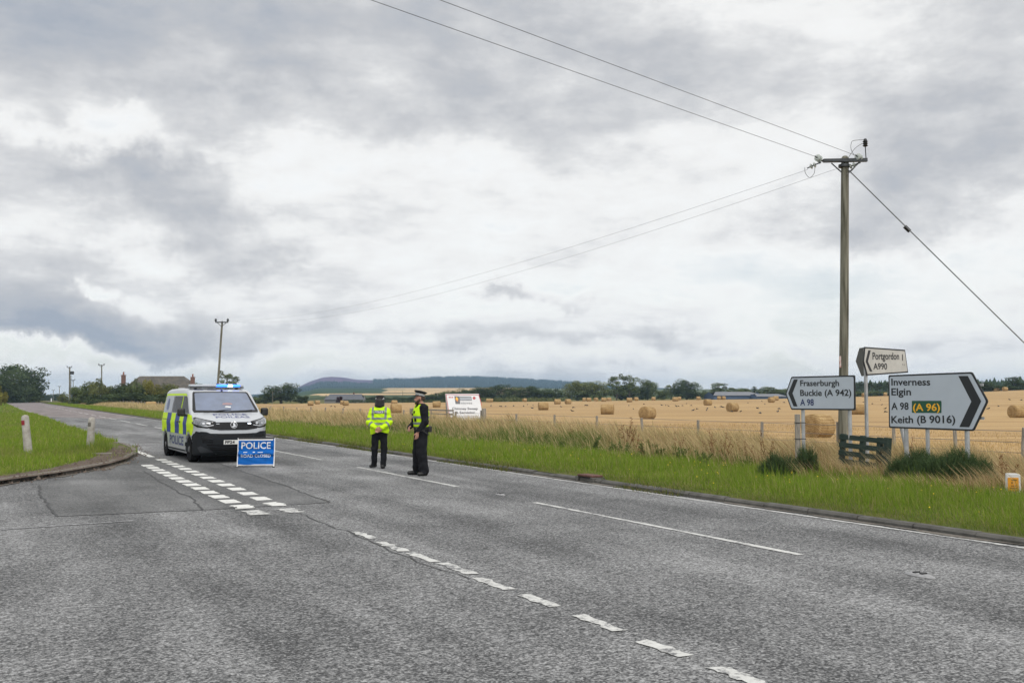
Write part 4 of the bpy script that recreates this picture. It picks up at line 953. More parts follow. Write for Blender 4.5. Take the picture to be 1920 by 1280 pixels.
# large sign
org = P(1745, 752, 19.6); pl, rt = direction_sign(org, ROADYAW + R(-3), [(1666, 703), (1823, 697), (1853, 752), (1826, 808), (1667, 802)], 'large white road sign for Inverness with a thick black arrow pointing right', [(1694, 810, 705, .045), (1734, 810, 705, .04), (1808, 810, 700, .045)])
K = M['sign_black']
line(pl, 'Inverness', 1672, 1745, 722.5, 709.5, -.009, K, rt); line(pl, 'Elgin', 1672, 1709, 741, 727.5, -.009, K, rt); line(pl, 'A 98', 1672, 1704.5, 768, 754.5, -.009, K, rt)
line(pl, 'Keith (B 9016)', 1672, 1792, 793, 779.5, -.009, K, rt)
v, q = flat_poly(round_poly([pl.at(*c) for c in [(1710.5, 751), (1766, 751), (1766, 774), (1710.5, 773.5)]], .02)); gp = flat('route_patch', v, q, -.009, M['sign_green'], rt); gp.name = 'route_patch'
line(pl, '(A 96)', 1713, 1763.5, 770, 756.5, -.012, M['sign_amber'], gp)
v, q = flat_poly([pl.at(*c) for c in [(1797.5, 704.5), (1815.5, 704.5), (1840.5, 752), (1818, 800.5), (1799.5, 800), (1822, 752.5)]]); flat('arrow', v, q, -.009, K, rt)
# leaning stay pole behind it
b = P(1716, 850, 20.6); mb = MB(); gzv = post_z(b[0], b[1]); mb.tube([(0, 0, -.3), (-.22, .35, 1.5)], .042, 10)
tag(mb.build('steel_pole', M['galv'], None, True), 'leaning grey steel pole under the large right pointing road sign', 'pole').location = (b[0], b[1], gzv)
# smaller left sign
org = P(1540, 737, 22.6); pl, rt = direction_sign(org, ROADYAW + R(-2), [(1484, 706), (1603, 703), (1604, 769), (1484, 768), (1473, 738)], 'white road sign for Fraserburgh and Buckie with a black arrow pointing left', [(1501, 768, 720, .043), (1588.5, 769, 715, .043)])
line(pl, 'Fraserburgh', 1501, 1574, 723.5, 712.5, -.009, K, rt); line(pl, 'Buckie (A 942)', 1501, 1597, 742, 730.5, -.009, K, rt)
line(pl, 'A 98', 1501, 1526.5, 760, 748, -.009, mat('sign_blue_black', (.015, .03, .12), .5), rt)
v, q = flat_poly([pl.at(*c) for c in [(1489, 711), (1496.5, 711), (1486.5, 737), (1496, 761.5), (1488.5, 761.5), (1478.5, 737)]]); flat('arrow', v, q, -.009, K, rt)
wp = P(1495.5, 800, 22.4); mb = MB(); mb.box((0, 0, .52), (.10, .10, 1.5)); st = mb.build('timber_post', M['timber'], None, bevel=.008); st.location = (wp[0], wp[1], post_z(wp[0], wp[1])); tag(st, 'dark timber post strapped to the left post of the Fraserburgh sign', 'post')
for z in (.72, 1.08): mb = MB(); mb.tube([(-.06, -.06, z), (.17, -.06, z), (.17, .07, z), (-.06, .06, z), (-.06, -.06, z)], .009, 5); mb.build('strap', M['black'], st)
# high old sign with a second one seen from the back
org = P(1660, 677, 23.0); yw = math.atan2(.647, .763); pl, rt = direction_sign(org, yw, [(1621, 650), (1697, 655.5), (1703, 698.5), (1625.5, 704), (1618.5, 677)], 'dirty cream road sign for Portgordon above the other signs on a tall thin post', [(1629, 700, 655, .04)], True, .02)
line(pl, 'Portgordon', 1635.5, 1685.5, 674, 660.5, -.009, K, rt); line(pl, 'A990', 1637, 1663, 692.5, 680.5, -.009, K, rt); line(pl, '1', 1691.0, 1692.6, 676, 664, -.009, K, rt)
v, q = flat_poly([pl.at(*c) for c in [(1627.5, 656.5), (1632, 656.5), (1627, 677.5), (1635, 696), (1630.5, 696), (1622.5, 677.5)]]); flat('arrow', v, q, -.009, K, rt)
for cx_, cy_ in [(1692, 683), (1695, 684)]:
    a = pl.at(cx_, cy_); mb = MB(); mb.box((a[0], -.008, a[1]), (.012, .003, .03)); mb.build('lettering_remnant', K, rt)
org2 = P(1622, 677, 23.12); pl2 = Plane(org2, yw + R(38)); cs = [pl2.at(*c) for c in [(1605, 677), (1612, 652.5), (1621, 651), (1625, 704), (1616, 705)]]
r2 = empty('direction_sign', org2, yw + R(38), 'dark weathered back of a road sign behind the Portgordon sign', 'road sign', 'direction signs at the junction')
plate('sign_back', cs, -.008, .008, M['sign_back'], r2); plate('face', [tuple(np.array(c) * .97) for c in cs], -.016, -.009, M['sign_back'], r2)
a = pl2.at(1612, 660); mb = MB(); mb.box((a[0] + .15, -.025, a[1]), (.5, .03, .05)); mb.build('rail', M['sign_back'], r2)

# ---------- police folding sign
o = G(479, 876); fs = empty('folding_sign', o, R(6), 'blue fabric police road closed sign on a white folding frame', 'warning sign')
W, H = .415, .68
def fab(u, w):   # bulge and the crease across the middle
    return .012 * math.sin(3.0 * u / W) - .05 * math.exp(-((w - .28 - .02 * math.sin(u * 9)) / .035) ** 2) + .02 * math.exp(-((w - .36) / .06) ** 2) + .010 * math.sin(w * 40 + u * 14) * (1 - abs(w - .3) / .4)
M['sign_fabric'] = mat('blue_sign_fabric', (.006, .105, .39), .6, spec=.1, var=.15, vscale=6, bump=.25, bscale=25)
nu, nw = 26, 34; v = []; lean = .16
def fpos(u, w, off=0): return (u * (1 - .00 * w), lean * w + fab(u, w) + off, .045 + w)
for j in range(nw + 1):
    for i in range(nu + 1): v.append(fpos(-W + 2 * W * i / nu, .02 + .60 * j / nw))
me = fast_mesh('fabric', v, [[j * (nu + 1) + i, j * (nu + 1) + i + 1, (j + 1) * (nu + 1) + i + 1, (j + 1) * (nu + 1) + i] for j in range(nw) for i in range(nu)], True, [M['sign_fabric']]); fb = link('fabric', me, fs)
def ftext(s, x0, x1, z, cap, name='lettering', squash=None):
    v2, f = cut_grid(*fit_text(s, x0, x1, z, cap, bold=.010), .03); me = bpy.data.meshes.new(name); me.from_pydata([fpos(a, b, -.004) for a, b in v2], [], f); me.materials.append(M['white_cloth']); link(name, me, fb)
ftext('POLICE', -.345, .335, .395, .155); ftext('ROAD CLOSED', -.345, .345, .195, .07)
mb = MB()
for x, w_, h_ in [(-.25, .09, .014), (-.05, .05, .018), (.10, .12, .012)]:
    mb.add([fpos(x - w_ / 2, .305, -.004), fpos(x + w_ / 2, .308, -.004), fpos(x + w_ / 2, .308 + h_, -.004), fpos(x - w_ / 2, .305 + h_, -.004)], [[0, 1, 2, 3]])
mb.build('crumpled_lettering', M['white_cloth'], fb)
for x0, w_ in [(-W, .012), (W - .012, .012)]: pass
for nm, pts, r in [('frame_bar', [(-W - .01, .0 + lean * .64, .69), (W + .01, lean * .64, .69)], .016), ('frame_bar', [(-W - .01, lean * .02, .06), (W + .01, lean * .02, .06)], .012), ('frame_post', [(-W - .012, -.02, .0), (-W - .012, .03 + lean * .3, .35), (-W - .012, lean * .66, .70)], .013), ('frame_post', [(W + .012, -.02, .0), (W + .012, .03 + lean * .3, .35), (W + .012, lean * .66, .70)], .013), ('back_leg', [(-W, lean * .62, .66), (-W + .05, .50, .01)], .012), ('back_leg', [(W, lean * .62, .66), (W - .05, .50, .01)], .012)]:
    mb = MB(); mb.tube(pts, r, 8); mb.build(nm, M['black'] if pts[0][2] > .6 and r == .016 else M['white_cloth'], fs, True)
mb = MB(); mb.box((-W - .012, -.02, .012), (.05, .10, .02)); mb.build('foot', M['black'], fs, bevel=.004)
mb = MB(); mb.box((W + .012, -.02, .012), (.05, .10, .02)); mb.build('foot', M['black'], fs, bevel=.004)
mb = MB(); mb.box((0, -.012, .655), (.80, .012, .03)); mb.build('top_strip', M['white_cloth'], fs)

# ---------- stove advertisement board in the field
o = P(868, 790, 57.0); o[2] = post_z(o[0], o[1]); yw = R(12); pl = Plane(o, yw)
ad = empty('advertising_board', o, yw, 'white A-frame stove advertising board standing in the stubble behind the fence', 'board')
lean = .42; zb, zt = .30, 1.90
cs = [pl.at(*c) for c in [(835, 738), (898, 739), (903, 786), (840, 787)]]
zb = cs[3][1]; zt = cs[0][1]; xl0, xr0, xl1, xr1 = cs[3][0], cs[2][0], cs[0][0], cs[1][0]
yy = lambda z: .55 * (z - zt) / (zt - zb) 
def ap(x, z, off=0): return (x, yy(z) - off, z)
ad_w = mat('board_white', (.62, .63, .65), .5, var=.05, vscale=2)
mb = MB(); a = [ap(xl0, zb), ap(xr0, zb), ap(xr1, zt), ap(xl1, zt)]; mb.add(a + [(x, y + .03, z) for x, y, z in a], [[0, 1, 2, 3], [7, 6, 5, 4], [0, 4, 5, 1], [1, 5, 6, 2], [2, 6, 7, 3], [3, 7, 4, 0]]); mb.build('front_panel', ad_w, ad)
mb = MB(); a = [(x, -y * 1.05 + .05, z) for x, y, z in a]; mb.add(a + [(x, y + .03, z) for x, y, z in a], [[0, 1, 2, 3], [7, 6, 5, 4], [0, 4, 5, 1], [1, 5, 6, 2], [2, 6, 7, 3], [3, 7, 4, 0]]); mb.build('back_panel', M['galv'], ad)
mb = MB(); mb.add([(xl1, .02, zt), (xl0 - .02, yy(zb), zb), (xl0 - .02, -yy(zb) * .2, zb)], [[0, 1, 2]]); mb.build('side_panel', mat('board_grey', (.38, .39, .41), .6), ad)
for x in (xl0 + .1, (xl0 + xr0) / 2, xr0 - .1):
    mb = MB(); mb.box((x, yy(zb) + .05, zb / 2 - .1), (.07, .07, zb + .2)); mb.build('leg', M['timber'], ad)
def adv(name, poly_px, m, off=.006):
    v2, f = flat_poly([pl.at(*c) for c in poly_px]); me = bpy.data.meshes.new(name); me.from_pydata([ap(p[0], p[1], off) for p in v2], [], f); me.materials.append(m); return link(name, me, ad)
def adt(s, x0, x1, b, c, m, **k):
    A_ = pl.at(x0, b); B_ = pl.at(x1, b); C_ = pl.at(x0, c); v2, f = fit_text(s, A_[0], B_[0], A_[1], C_[1] - A_[1], **k); me = bpy.data.meshes.new('lettering'); me.from_pydata([ap(p[0], p[1], .012) for p in v2], [], f); me.materials.append(m); link('lettering', me, ad)
red = mat('sign_red', (.40, .04, .05), .5); gg = mat('logo_grey', (.10, .10, .11), .5); lg_ = mat('logo_light_grey', (.22, .23, .25), .5)
for e in ([(835.5, 739), (898, 739.6), (898, 740.6), (835.5, 740)], [(835.5, 739), (836.7, 739), (842, 787), (840.8, 787)], [(896.8, 740), (898, 740), (902.6, 760), (901.6, 760)]): adv('red_border', e, red)
adv('logo_block', [(851.5, 742.2), (861, 742.5), (862, 757), (853, 757)], gg); adv('name_block', [(861.2, 742.6), (883.5, 743), (884, 751), (861.6, 751)], lg_)
adv('flame', [(855.3, 743.5), (858.5, 747.2), (857.5, 752.5), (855, 751.5), (853.3, 748.5)], M['sign_amber'], .010); adv('flame_core', [(855.5, 747.5), (857, 750), (856.8, 753), (855, 751)], red, .013)
adt('speyside', 862.3, 882.5, 749, 744.2, M['sign_white'], bold=0); adt('stoves', 863.5, 884, 757, 752.6, gg, bold=0)
adt('Chimney Sweep', 846, 894, 767.8, 763.3, gg, bold=.02); adt('& Servicing', 852.5, 888, 775, 770.5, gg, bold=.02)
adv('red_badge', [(888.5 + 2.8 * math.cos(w), 746 + 2.8 * math.sin(w)) for w in np.linspace(0, 2 * math.pi, 14, endpoint=False)], red)
for q in (841, 844, 847): adv('red_mark', [(q, 743.5), (q + 2, 743.5), (q + 2.2, 745.8), (q + .2, 745.8)], red)
adv('small_print', [(857, 779.3), (893, 779.3), (893, 780.2), (857, 780.2)], mat('pale_print', (.33, .30, .30), .6))

# ---------- pole line
def pole(base_px, Yd, top_px, r0, label, armw, h=None, detail=False, yaw=None, group='electricity poles along the road', transformer=False):
    b = P(base_px[0], base_px[1], Yd); b[2] = post_z(b[0], b[1]) - .1; t_ = P(top_px[0], top_px[1], Yd)
    root = empty('electricity_pole', b, 0, label, 'pole', group); d = Vector(t_ - b)
    mb = MB(); mb.tube([(0, 0, -.4), tuple(d * .5 + Vector((.02, 0, 0))), tuple(d)], [r0, r0 * .9, r0 * .78], 14 if detail else 8); mb.lathe([(r0 * .80, d.z), (r0 * .5, d.z + .06), (.01, d.z + .08)], 10, 'z', (d.x, d.y, 0)); mb.build('pole', M['polewood'], root, True)
    yw = yaw if yaw is not None else math.atan2(U[1], U[0]) + R(60)
    ax = Vector((math.cos(yw), math.sin(yw), 0)); c = d - Vector((0, 0, .12)); rotm = Matrix.Rotation(yw, 3, 'Z')
    if armw:
        mb = MB(); mb.box(tuple(c), (armw, .09, .11), rotm); mb.build('crossarm', M['darksteel'], root)
    return root, b, d, c, ax, yw
root, pb, d, c, ax, yw = pole((1579, 860), 28.0, (1584.5, 297), .135, 'tall weathered wooden electricity pole behind the road signs and green pallet', 0, detail=True)
D0 = 28.0
def pz(px, py, dy=0): return Vector(P(px, py, D0 + dy)) - Vector(pb)
mb = MB(); a, b2 = pz(1544, 301.5, -.12), pz(1626, 300, -.12); mb.box(tuple((a + b2) / 2), ((b2 - a).length, .10, .10), Matrix.Rotation(math.atan2(b2.y - a.y, b2.x - a.x), 3, 'Z') @ Matrix.Rotation(-math.atan2(b2.z - a.z, b2.x - a.x), 3, 'Y')); mb.build('crossarm', M['darksteel'], root, bevel=.006)
for p, q in [((1559, 306), (1578, 323)), ((1610, 306), (1591, 324))]: mb = MB(); mb.tube([pz(*p, -.16), pz(*q, -.14)], .018, 6); mb.build('brace', M['darksteel'], root)
M['glass_ins'] = mat('insulator_glass', (.50, .54, .50), .15, spec=.8, coat=.6, trans=.35)
def disc_ins(cx, cy, dx, dy, dz, r=.10):
    cc = pz(cx, cy, -.12); n = Vector((dx, dy, dz)).normalized(); e = empty('insulator', cc, 0); e.parent = root; rot = n.to_track_quat('Z', 'Y'); e.rotation_mode = 'QUATERNION'; e.rotation_quaternion = rot
    for k, z in ((0, -.03), (1, .07)):
        mb = MB(); mb.lathe([(.02, z + .03), (.05, z + .035), (r, z + .008), (r, z), (r * .7, z + .004), (r * .68, z - .02), (r * .5, z - .004), (.03, z - .012)], 20); mb.build('glass_disc', M['glass_ins'], e, True)
    mb = MB(); mb.tube([(0, 0, -.19), (0, 0, .20)], .018, 6); mb.box((0, 0, -.18), (.045, .045, .06)); mb.build('fitting', M['darksteel'], e)
disc_ins(1535.5, 297.5, -.75, -.62, .2); disc_ins(1611, 295.5, -.75, -.62, .2); disc_ins(1526, 310, -.8, .55, -.3, .085); disc_ins(1600, 310, -.8, .55, -.3, .085)
mb = MB(); mb.tube([pz(1624, 299, -.12), pz(1622.5, 275, -.12)], .014, 6); mb.build('insulator_rod', M['darksteel'], root)
mb = MB(); cc = pz(1622.5, 268, -.12)
z0 = -.11; prof_ = [(.03, z0)]
for k in range(3): prof_ += [(.055, z0 + .01 + k * .06), (.078, z0 + .03 + k * .06), (.05, z0 + .045 + k * .06)]
mb.lathe(prof_ + [(.05, .09), (.03, .12)], 14, 'z', tuple(cc)); mb.build('pin_insulator', M['black'], root, True)
def curve_pts(pts, n=12):
    pts = [Vector(p) for p in pts]; out = []
    for i in range(len(pts) - 1):
        p0, p1, p2, p3 = pts[max(i - 1, 0)], pts[i], pts[i + 1], pts[min(i + 2, len(pts) - 1)]
        for k in range(n):
            t = k / n; out.append(.5 * ((2 * p1) + (p2 - p0) * t + (2 * p0 - 5 * p1 + 4 * p2 - p3) * t * t + (3 * p1 - p0 - 3 * p2 + p3) * t ** 3))
    return out + [pts[-1]]
M['wire'] = mat('aluminium_wire', (.16, .165, .17), .6, .3)
for pts in ([(1620, 262), (1600, 264), (1596, 270), (1596, 280), (1602, 292)], [(1617, 269), (1606, 276), (1597, 286), (1591, 296)], [(1509, 314), (1510, 324), (1516, 332), (1521, 332), (1527, 324), (1528, 314)], [(1606, 306), (1602, 315), (1594, 323), (1587, 327)]):
    mb = MB(); mb.tube(curve_pts([pz(*q, -.2) for q in pts], 6), .008, 5); mb.build('jumper_wire', M['wire'], root)
mb = MB(); cc = pz(1579, 312, 0); mb.lathe([(.15, cc.z - .03), (.155, cc.z), (.15, cc.z + .05)], 14, 'z', (cc.x + .05, cc.y, 0)); mb.build('collar', M['darksteel'], root)
mb = MB(); a = pz(1575.5, 678, -.14); mb.box(tuple(a), (.05, .006, .32)); mb.build('warning_strip', mat('faded_red_white_strip', (.35, .10, .08), .6, c2=(.55, .52, .5), vscale=14), root)
def wire(name, p0, p1, sag, r, label, n=40, group=None):
    p0, p1 = Vector(p0), Vector(p1); pts = [p0.lerp(p1, i / n) - Vector((0, 0, 4 * sag * (i / n) * (1 - i / n))) - p0 for i in range(n + 1)]
    mb = MB(); mb.tube(pts, r, 5); o = mb.build(name, M['wire'], None); o.location = p0; return tag(o, label, 'wire', group)
A1 = P(1530, 294, 27.6); A2 = P(700, 0, 16.2); dirv = A2 - A1
wire('overhead_wire', A1, A1 + dirv * 2.6, .015, .0062, 'left hand overhead wire running from the tall pole up over the road', group='overhead wires')
B1 = P(1603, 291, 27.6); B2 = P(829, 0, 16.6); wire('overhead_wire', B1, B1 + (B2 - B1) * 2.6, .015, .0062, 'right hand overhead wire running from the tall pole up over the road', group='overhead wires')
wire('overhead_wire', P(1515, 318, 28.2), P(404, 600, 105), 1.35, .0042, 'upper overhead wire from the tall pole to the leaning pole behind the van', group='overhead wires')
wire('overhead_wire', P(1570, 316, 28.2), P(429, 602, 105), 1.55, .0042, 'lower overhead wire from the tall pole to the leaning pole behind the van', group='overhead wires')
s0 = np.array(P(1590, 318, 27.9)); s1 = np.array(P(2150, 866, 27.0)); wst = wire('stay_wire', s0, s1, .02, .017, 'thick slanting stay wire running down right from the tall pole with a black clamp')
mb = MB(); q = P(1701, 429, 27.8) - s0; mb.tube([q + np.array((-.07, 0, .07)), q + np.array((.07, 0, -.07))], .06, 8); mb.build('clamp', M['black'], wst)
# farther poles
def far_pole(px_, pyb, pyt, Yd, r0, label, arm=True, lean=0, extra=False):
    root, pb_, d, c, ax, yw = pole((px_ - lean, pyb), Yd, (px_, pyt), r0, label, 0)
    if arm:
        w = 1.35; mb = MB(); a = c - Vector((w / 2, 0, -.02)); mb.box(tuple(c + Vector((0, -.15, .05))), (w, .12, .12)); mb.build('crossarm', M['darksteel'], root)
        for s in (-1, 1): mb = MB(); mb.lathe([(.05, 0), (.12, .1), (.12, .26), (.05, .34)], 8, 'z', (c.x + s * w * .47, c.y - .15, c.z + .1)); mb.build('insulator', M['darksteel'], root)
        for s in (-1, 1): mb = MB(); mb.tube([(c.x + s * w * .35, c.y - .15, c.z), (c.x, c.y - .15, c.z - .4)], .03, 4); mb.build('brace', M['darksteel'], root)
    if extra:
        mb = MB(); mb.box((c.x + .75, c.y, c.z - 1.5), (.8, .7, .9)); mb.tube([(c.x, c.y, c.z - 1.1), (c.x + .6, c.y, c.z - 1.15)], .06, 5); mb.build('transformer', M['darksteel'], root, bevel=.08)
    return root
far_pole(416.5, 745, 603, 105, .13, 'leaning electricity pole with a T shaped top behind the police van', lean=-12 * -1 + 0)
far_pole(190.5, 747, 684, 236, .17, 'slim electricity pole with a T top in front of the garden hedge')
far_pole(130.5, 753, 688, 280, .26, 'stout electricity pole with a grey transformer beside the left bend', extra=True)
far_pole(137, 752, 712, 330, .13, 'thin pole just behind the grey roadside cabinet'); far_pole(111.3, 750, 724, 480, .16, 'small far electricity pole left of the cabinet by the road', True)
far_pole(99.8, 749, 731, 520, .15, 'smallest far electricity pole near the end of the road', True); far_pole(133, 750, 704, 340, .12, 'thin pole close behind the transformer pole', False)
far_pole(1014 / 1 - 0, 755, 737, 420, .10, 'thin pole against the pale hillside field', False) if False else None
far_pole(755, 752, 733, 430, .10, 'thin bare pole in front of the pale hillside field', False); far_pole(980, 752, 735, 400, .10, 'thin pale pole standing before the long tree line', False); far_pole(1038.5, 750, 729, 400, .10, 'thin pale pole beside the round field edge trees', False); far_pole(511, 755, 734, 330, .10, 'thin pole in front of the lone round tree', False)
b = G(136, 755); cb = empty('cabinet', b, R(20), 'tall blue grey metal cabinet beside the road at the left bend', 'cabinet')
mb = MB(); mb.box((0, 0, 1.9), (1.0, .8, 3.7)); mb.build('body', mat('blue_grey_metal', (.15, .18, .24), .6, var=.1, vscale=1), cb, bevel=.03); mb = MB(); mb.box((.2, -.42, 1.9), (.7, .03, 3.2)); mb.build('door', mat('blue_grey_door', (.17, .20, .26), .6), cb)
b = G(129, 755); mb = MB(); mb.box((0, 0, .45), (.9, .8, .9)); mb.box((0, 0, .93), (1.0, .9, .08)); o = mb.build('bin', mat('rusty_brown', (.09, .05, .035), .8, var=.3, vscale=3), None, bevel=.02); o.location = b; tag(o, 'rusty brown box at the foot of the transformer pole', 'box')
b = G(96, 752.5); mb = MB(); mb.box((0, 0, .6), (.35, .3, 1.5)); o = mb.build('marker_post', M['white_cloth'], None, bevel=.05); o.location = b; tag(o, 'small white marker post far along the right verge', 'post')

# ---------- wire fence along the field
FD = 21.0; fence = empty('wire_fence', sd(20, FD, 0), 0, 'long wire fence of grey timber posts between the verge and the stubble field', 'fence'); fo = np.array(fence.location)
tops = []
def fence_post(px_, r=.05, h=1.04, dd=0.0):
    t_ = pt(px_); y = (FD + dd) / (t_ * N[0] + N[1]); x = t_ * y; z = post_z(x, y)
    mb = MB(); lean_ = rng.normal(0, .03); mb.tube([(0, 0, -.4), (lean_ * .5, 0, h * .6), (lean_, rng.normal(0, .02), h + rng.normal(0, .03))], [r, r * .97, r * .92], 8); o = mb.build('post', M['timber'], fence, True); o.location = Vector((x, y, z)) - Vector(fo); return np.array([x, y, z])
fp = [fence_post(q) for q in (2300, 2080, 1915, 1790, 1675, 1570.5, 1427.5, 1308, 1205, 1119, 1040, 969)]
fp.append(fence_post(908, .11, 1.25)); fp.append(fence_post(903.5, .08, 1.15)); fp.append(fence_post(853, .06, 1.02))
fp.append(fence_post(772, .11, 1.15))
fp += [fence_post(q) for q in (757, 716, 676, 642, 610, 583, 557, 531, 506, 483, 462, 443, 425, 408, 392)]
for q in (310, 303, 297, 290.5, 278, 271, 265, 259, 250, 244, 238, 231.5, 225, 219.5, 214, 208.5, 203): fp.append(fence_post(q, .085 if q == 250 else .07, 1.15))
for k, h in enumerate((.98, .72, .48)):
    mb = MB(); mb.tube([tuple(p + np.array((0, 0, h)) - fo) for p in fp], .006, 4); mb.build('wire', M['wire'], fence)
# gate behind the two officers
ga = fp[15]; gb_ = fp[14]; e = empty('field_gate', ga, math.atan2(gb_[1] - ga[1], gb_[0] - ga[0]), 'grey timber field gate behind the bearded officer', 'gate'); L = float(np.linalg.norm(gb_ - ga)) - .25
for k, z in enumerate((.25, .45, .66, .88, 1.08)): mb = MB(); mb.box((.15 + L / 2, -.04, z), (L, .035, .085)); mb.build('rail', M['timber'], e)
for x in (.2, L * .5, L + .05): mb = MB(); mb.box((x, -.01, .66), (.08, .03, .95)); mb.build('upright', M['timber'], e)

# ---------- pallet standing at the pole
a = P(1573, 884, 22.2); b = P(1660, 884, 20.9); a[2] = post_z(a[0], a[1]); yw = math.atan2(b[1] - a[1], b[0] - a[0]); L = math.hypot(b[0] - a[0], b[1] - a[1])
pa = empty('pallet', a, yw, 'green grey wooden pallet standing on edge at the foot of the pole', 'pallet'); M['pallet'] = mat('green_stained_timber', (.022, .037, .030), .85, spec=.15, c2=(.048, .068, .058), vscale=4, bump=.4, bscale=20, stretch=(1, 4, 6))
pa.rotation_euler = (R(-4), R(2), yw)
for k in range(5): mb = MB(); mb.box((L / 2, -.04, .10 + k * .175), (L, .022, .11)); mb.build('slat', M['pallet'], pa, bevel=.004)
for x in (.05, L * .47, L - .24): mb = MB(); mb.box((x, .02, .44), (.10, .09, .86)); mb.build('bearer', M['pallet'], pa, bevel=.004)
mb = MB(); mb.box((L - .02, .02, .42), (.11, .13, .92)); mb.build('end_post', M['pallet'], pa, bevel=.006)
# ---------- bollards, marker, road studs, kerb outlet
def bollard(px_, pyb, pyt, lean, label, refl):
    b = G(px_, pyb, .085); h = (pyb - pyt) / FPX * b[1]; r = empty('marker_post', b, R(-18), label, 'post', 'concrete marker posts on the left verge')
    r.rotation_euler = (0, R(lean), R(-14)); mb = MB(); mb.lathe([(.115, -.2), (.115, .0), (.105, h * .55), (.102, h - .10), (.092, h - .045), (.065, h - .012), (.02, h)], 20); mb.build('shaft', mat('painted_concrete', (.33, .305, .27), .85, c2=(.43, .41, .375), var=.2, vscale=7, bump=.3, bscale=30), r, True)
    mb = MB(); mb.box((0, -.103, h - .22), (.10, .012, .13)); mb.build('reflector', refl, r, bevel=.003)
bollard(53, 850, 777.5, -8, 'leaning concrete marker post with a red reflector on the grass', mat('red_reflector', (.24, .008, .02), .3)); bollard(168.5, 842, 782, 2.5, 'upright concrete marker post with a grey reflector near the kerb', mat('grey_reflector', (.12, .11, .095), .4, var=.5, vscale=30))
b = P(1899, 918, 16.6); b[2] = post_z(b[0], b[1]); hm_ = empty('hydrant_marker', b, R(-16), 'small white concrete marker with an orange plate in the long grass', 'marker'); hb = 1.66 - (921 - 745) / FPX * 16.6
mb = MB(); zt = 1.66 - (886 - 745) / FPX * 16.6 - b[2]; zq = zt - .36
mb.prism(round_poly([(-.115, -.2), (.115, -.2), (.115, zt - .02), (.07, zt), (-.10, zt)], .02), -.05, .05); mb.build('post', mat('white_concrete', (.52, .52, .52), .8, c2=(.62, .62, .61), vscale=12, bump=.4), hm_, bevel=.012)
mb = MB(); mb.box((0, -.056, zt - .18), (.165, .012, .23)); pl_ = mb.build('plate', mat('orange_plate', (.62, .27, .015), .5, var=.1, vscale=9), hm_, bevel=.004)
for x, z, w, h in [(.015, .075, .08, .02), (-.02, .03, .02, .03), (0, -.02, .08, .012), (.0, -.055, .10, .014)]: mb = MB(); mb.box((x, -.0635, zt - .18 + z), (w, .003, h)); mb.build('faded_print', mat('dark_print', (.16, .08, .01), .6), pl_)
def stud(px_, py_, s, label):
    b = G(px_, py_); r = empty('road_stud', b, math.atan2(U[1], U[0]), label, 'road stud', 'road studs on the centre line')
    mb = MB(); mb.lathe([(.16, .004), (.15, .012), (.10, .026), (.02, .028)], 20); o = mb.build('housing', mat('worn_metal', (.28, .28, .285), .5, .3, var=.2, vscale=20), r, True); o.scale = (1.5 * s, .62 * s, 1)
    for x in (-.04, .04): mb = MB(); mb.box((x, 0, .028), (.035, .07, .02)); mb.build('reflector', M['black'], r, bevel=.004)
stud(1725, 1079.5, .72, 'white iron road stud nearest on the right of the main road'); stud(938, 927.5, .6, 'worn road stud in the gap of the centre line beyond the junction')
b = G(1130, 902); s_, d_ = to_sd(b[0], b[1]); q = sd(s_, 10.36, .0); r = empty('kerb_drain', q, math.atan2(U[1], U[0]), 'red brick kerb drain inlet in the right hand kerb', 'drain')
mb = MB(); mb.box((0, 0, .125), (.56, .26, .04)); mb.build('cap_stone', M['kerb_red'], r, bevel=.012); mb = MB(); mb.box((-.28, .0, .05), (.09, .30, .11)); mb.box((.28, 0, .05), (.09, .30, .11)); mb.build('side_stone', M['kerb_dark'], r, bevel=.01); mb = MB(); mb.box((0, -.04, .05), (.46, .2, .09)); mb.build('inlet', M['black'], r)
b = G(190, 852, .09); mb = MB(); mb.box((0, 0, .02), (.55, .22, .05), Matrix.Rotation(R(4), 3, 'X')); o = mb.build('broken_stone', M['kerb'], None, bevel=.015); o.location = b; o.rotation_euler = (0, 0, .3); tag(o, 'broken slab of stone lying on the soil by the upright marker post', 'stone')
# ================================================================== GRASS AND PLANTS
def blades(name, pts, h, w, lean, col, kind='stuff', curve=.5, head=None):
    """one quad + one tip triangle per blade; pts (n,3), h,w (n), lean (n,2) tip displacement, col (n,3)"""
    n = len(pts); a = rng.uniform(0, 2 * math.pi, n); side = np.stack([np.cos(a), np.sin(a), np.zeros(n)], 1) * (w / 2)[:, None]
    ln = np.concatenate([lean, np.zeros((n, 1))], 1); up = np.stack([np.zeros(n), np.zeros(n), h], 1)
    m = pts + up * .55 + ln * .55 * curve; tip = pts + up + ln
    wm_ = .75 if head is None else head[:, None]
    v = np.stack([pts - side * .8, pts + side * .8, m - side * wm_, m + side * wm_, tip], 1).reshape(-1, 3)
    b = np.arange(n)[:, None] * 5
    f = np.concatenate([b + [0, 1, 3], b + [0, 3, 2], b + [2, 3, 4]], 0)
    me = fast_mesh(name, v, f, False, [M['blade']]); c = np.repeat(col, 5, 0).reshape(n, 5, 3).copy(); c[:, :2] *= .8  # root vertices of each blade are tinted darker
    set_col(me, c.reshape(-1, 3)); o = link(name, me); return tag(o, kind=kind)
def fbm2(x, y, s, seed=0):
    r = np.random.default_rng(seed); t = np.zeros_like(x)
    for k in range(5):
        a = r.uniform(0, 6.28); q = r.uniform(0, 6.28); fr = s * 1.7 ** k; t += np.sin((x * math.cos(a) + y * math.sin(a)) * fr + q + 1.3 * np.sin((x * math.sin(a) - y * math.cos(a)) * fr * .7 + q * 2)) * .62 ** k
    return t / 2.2
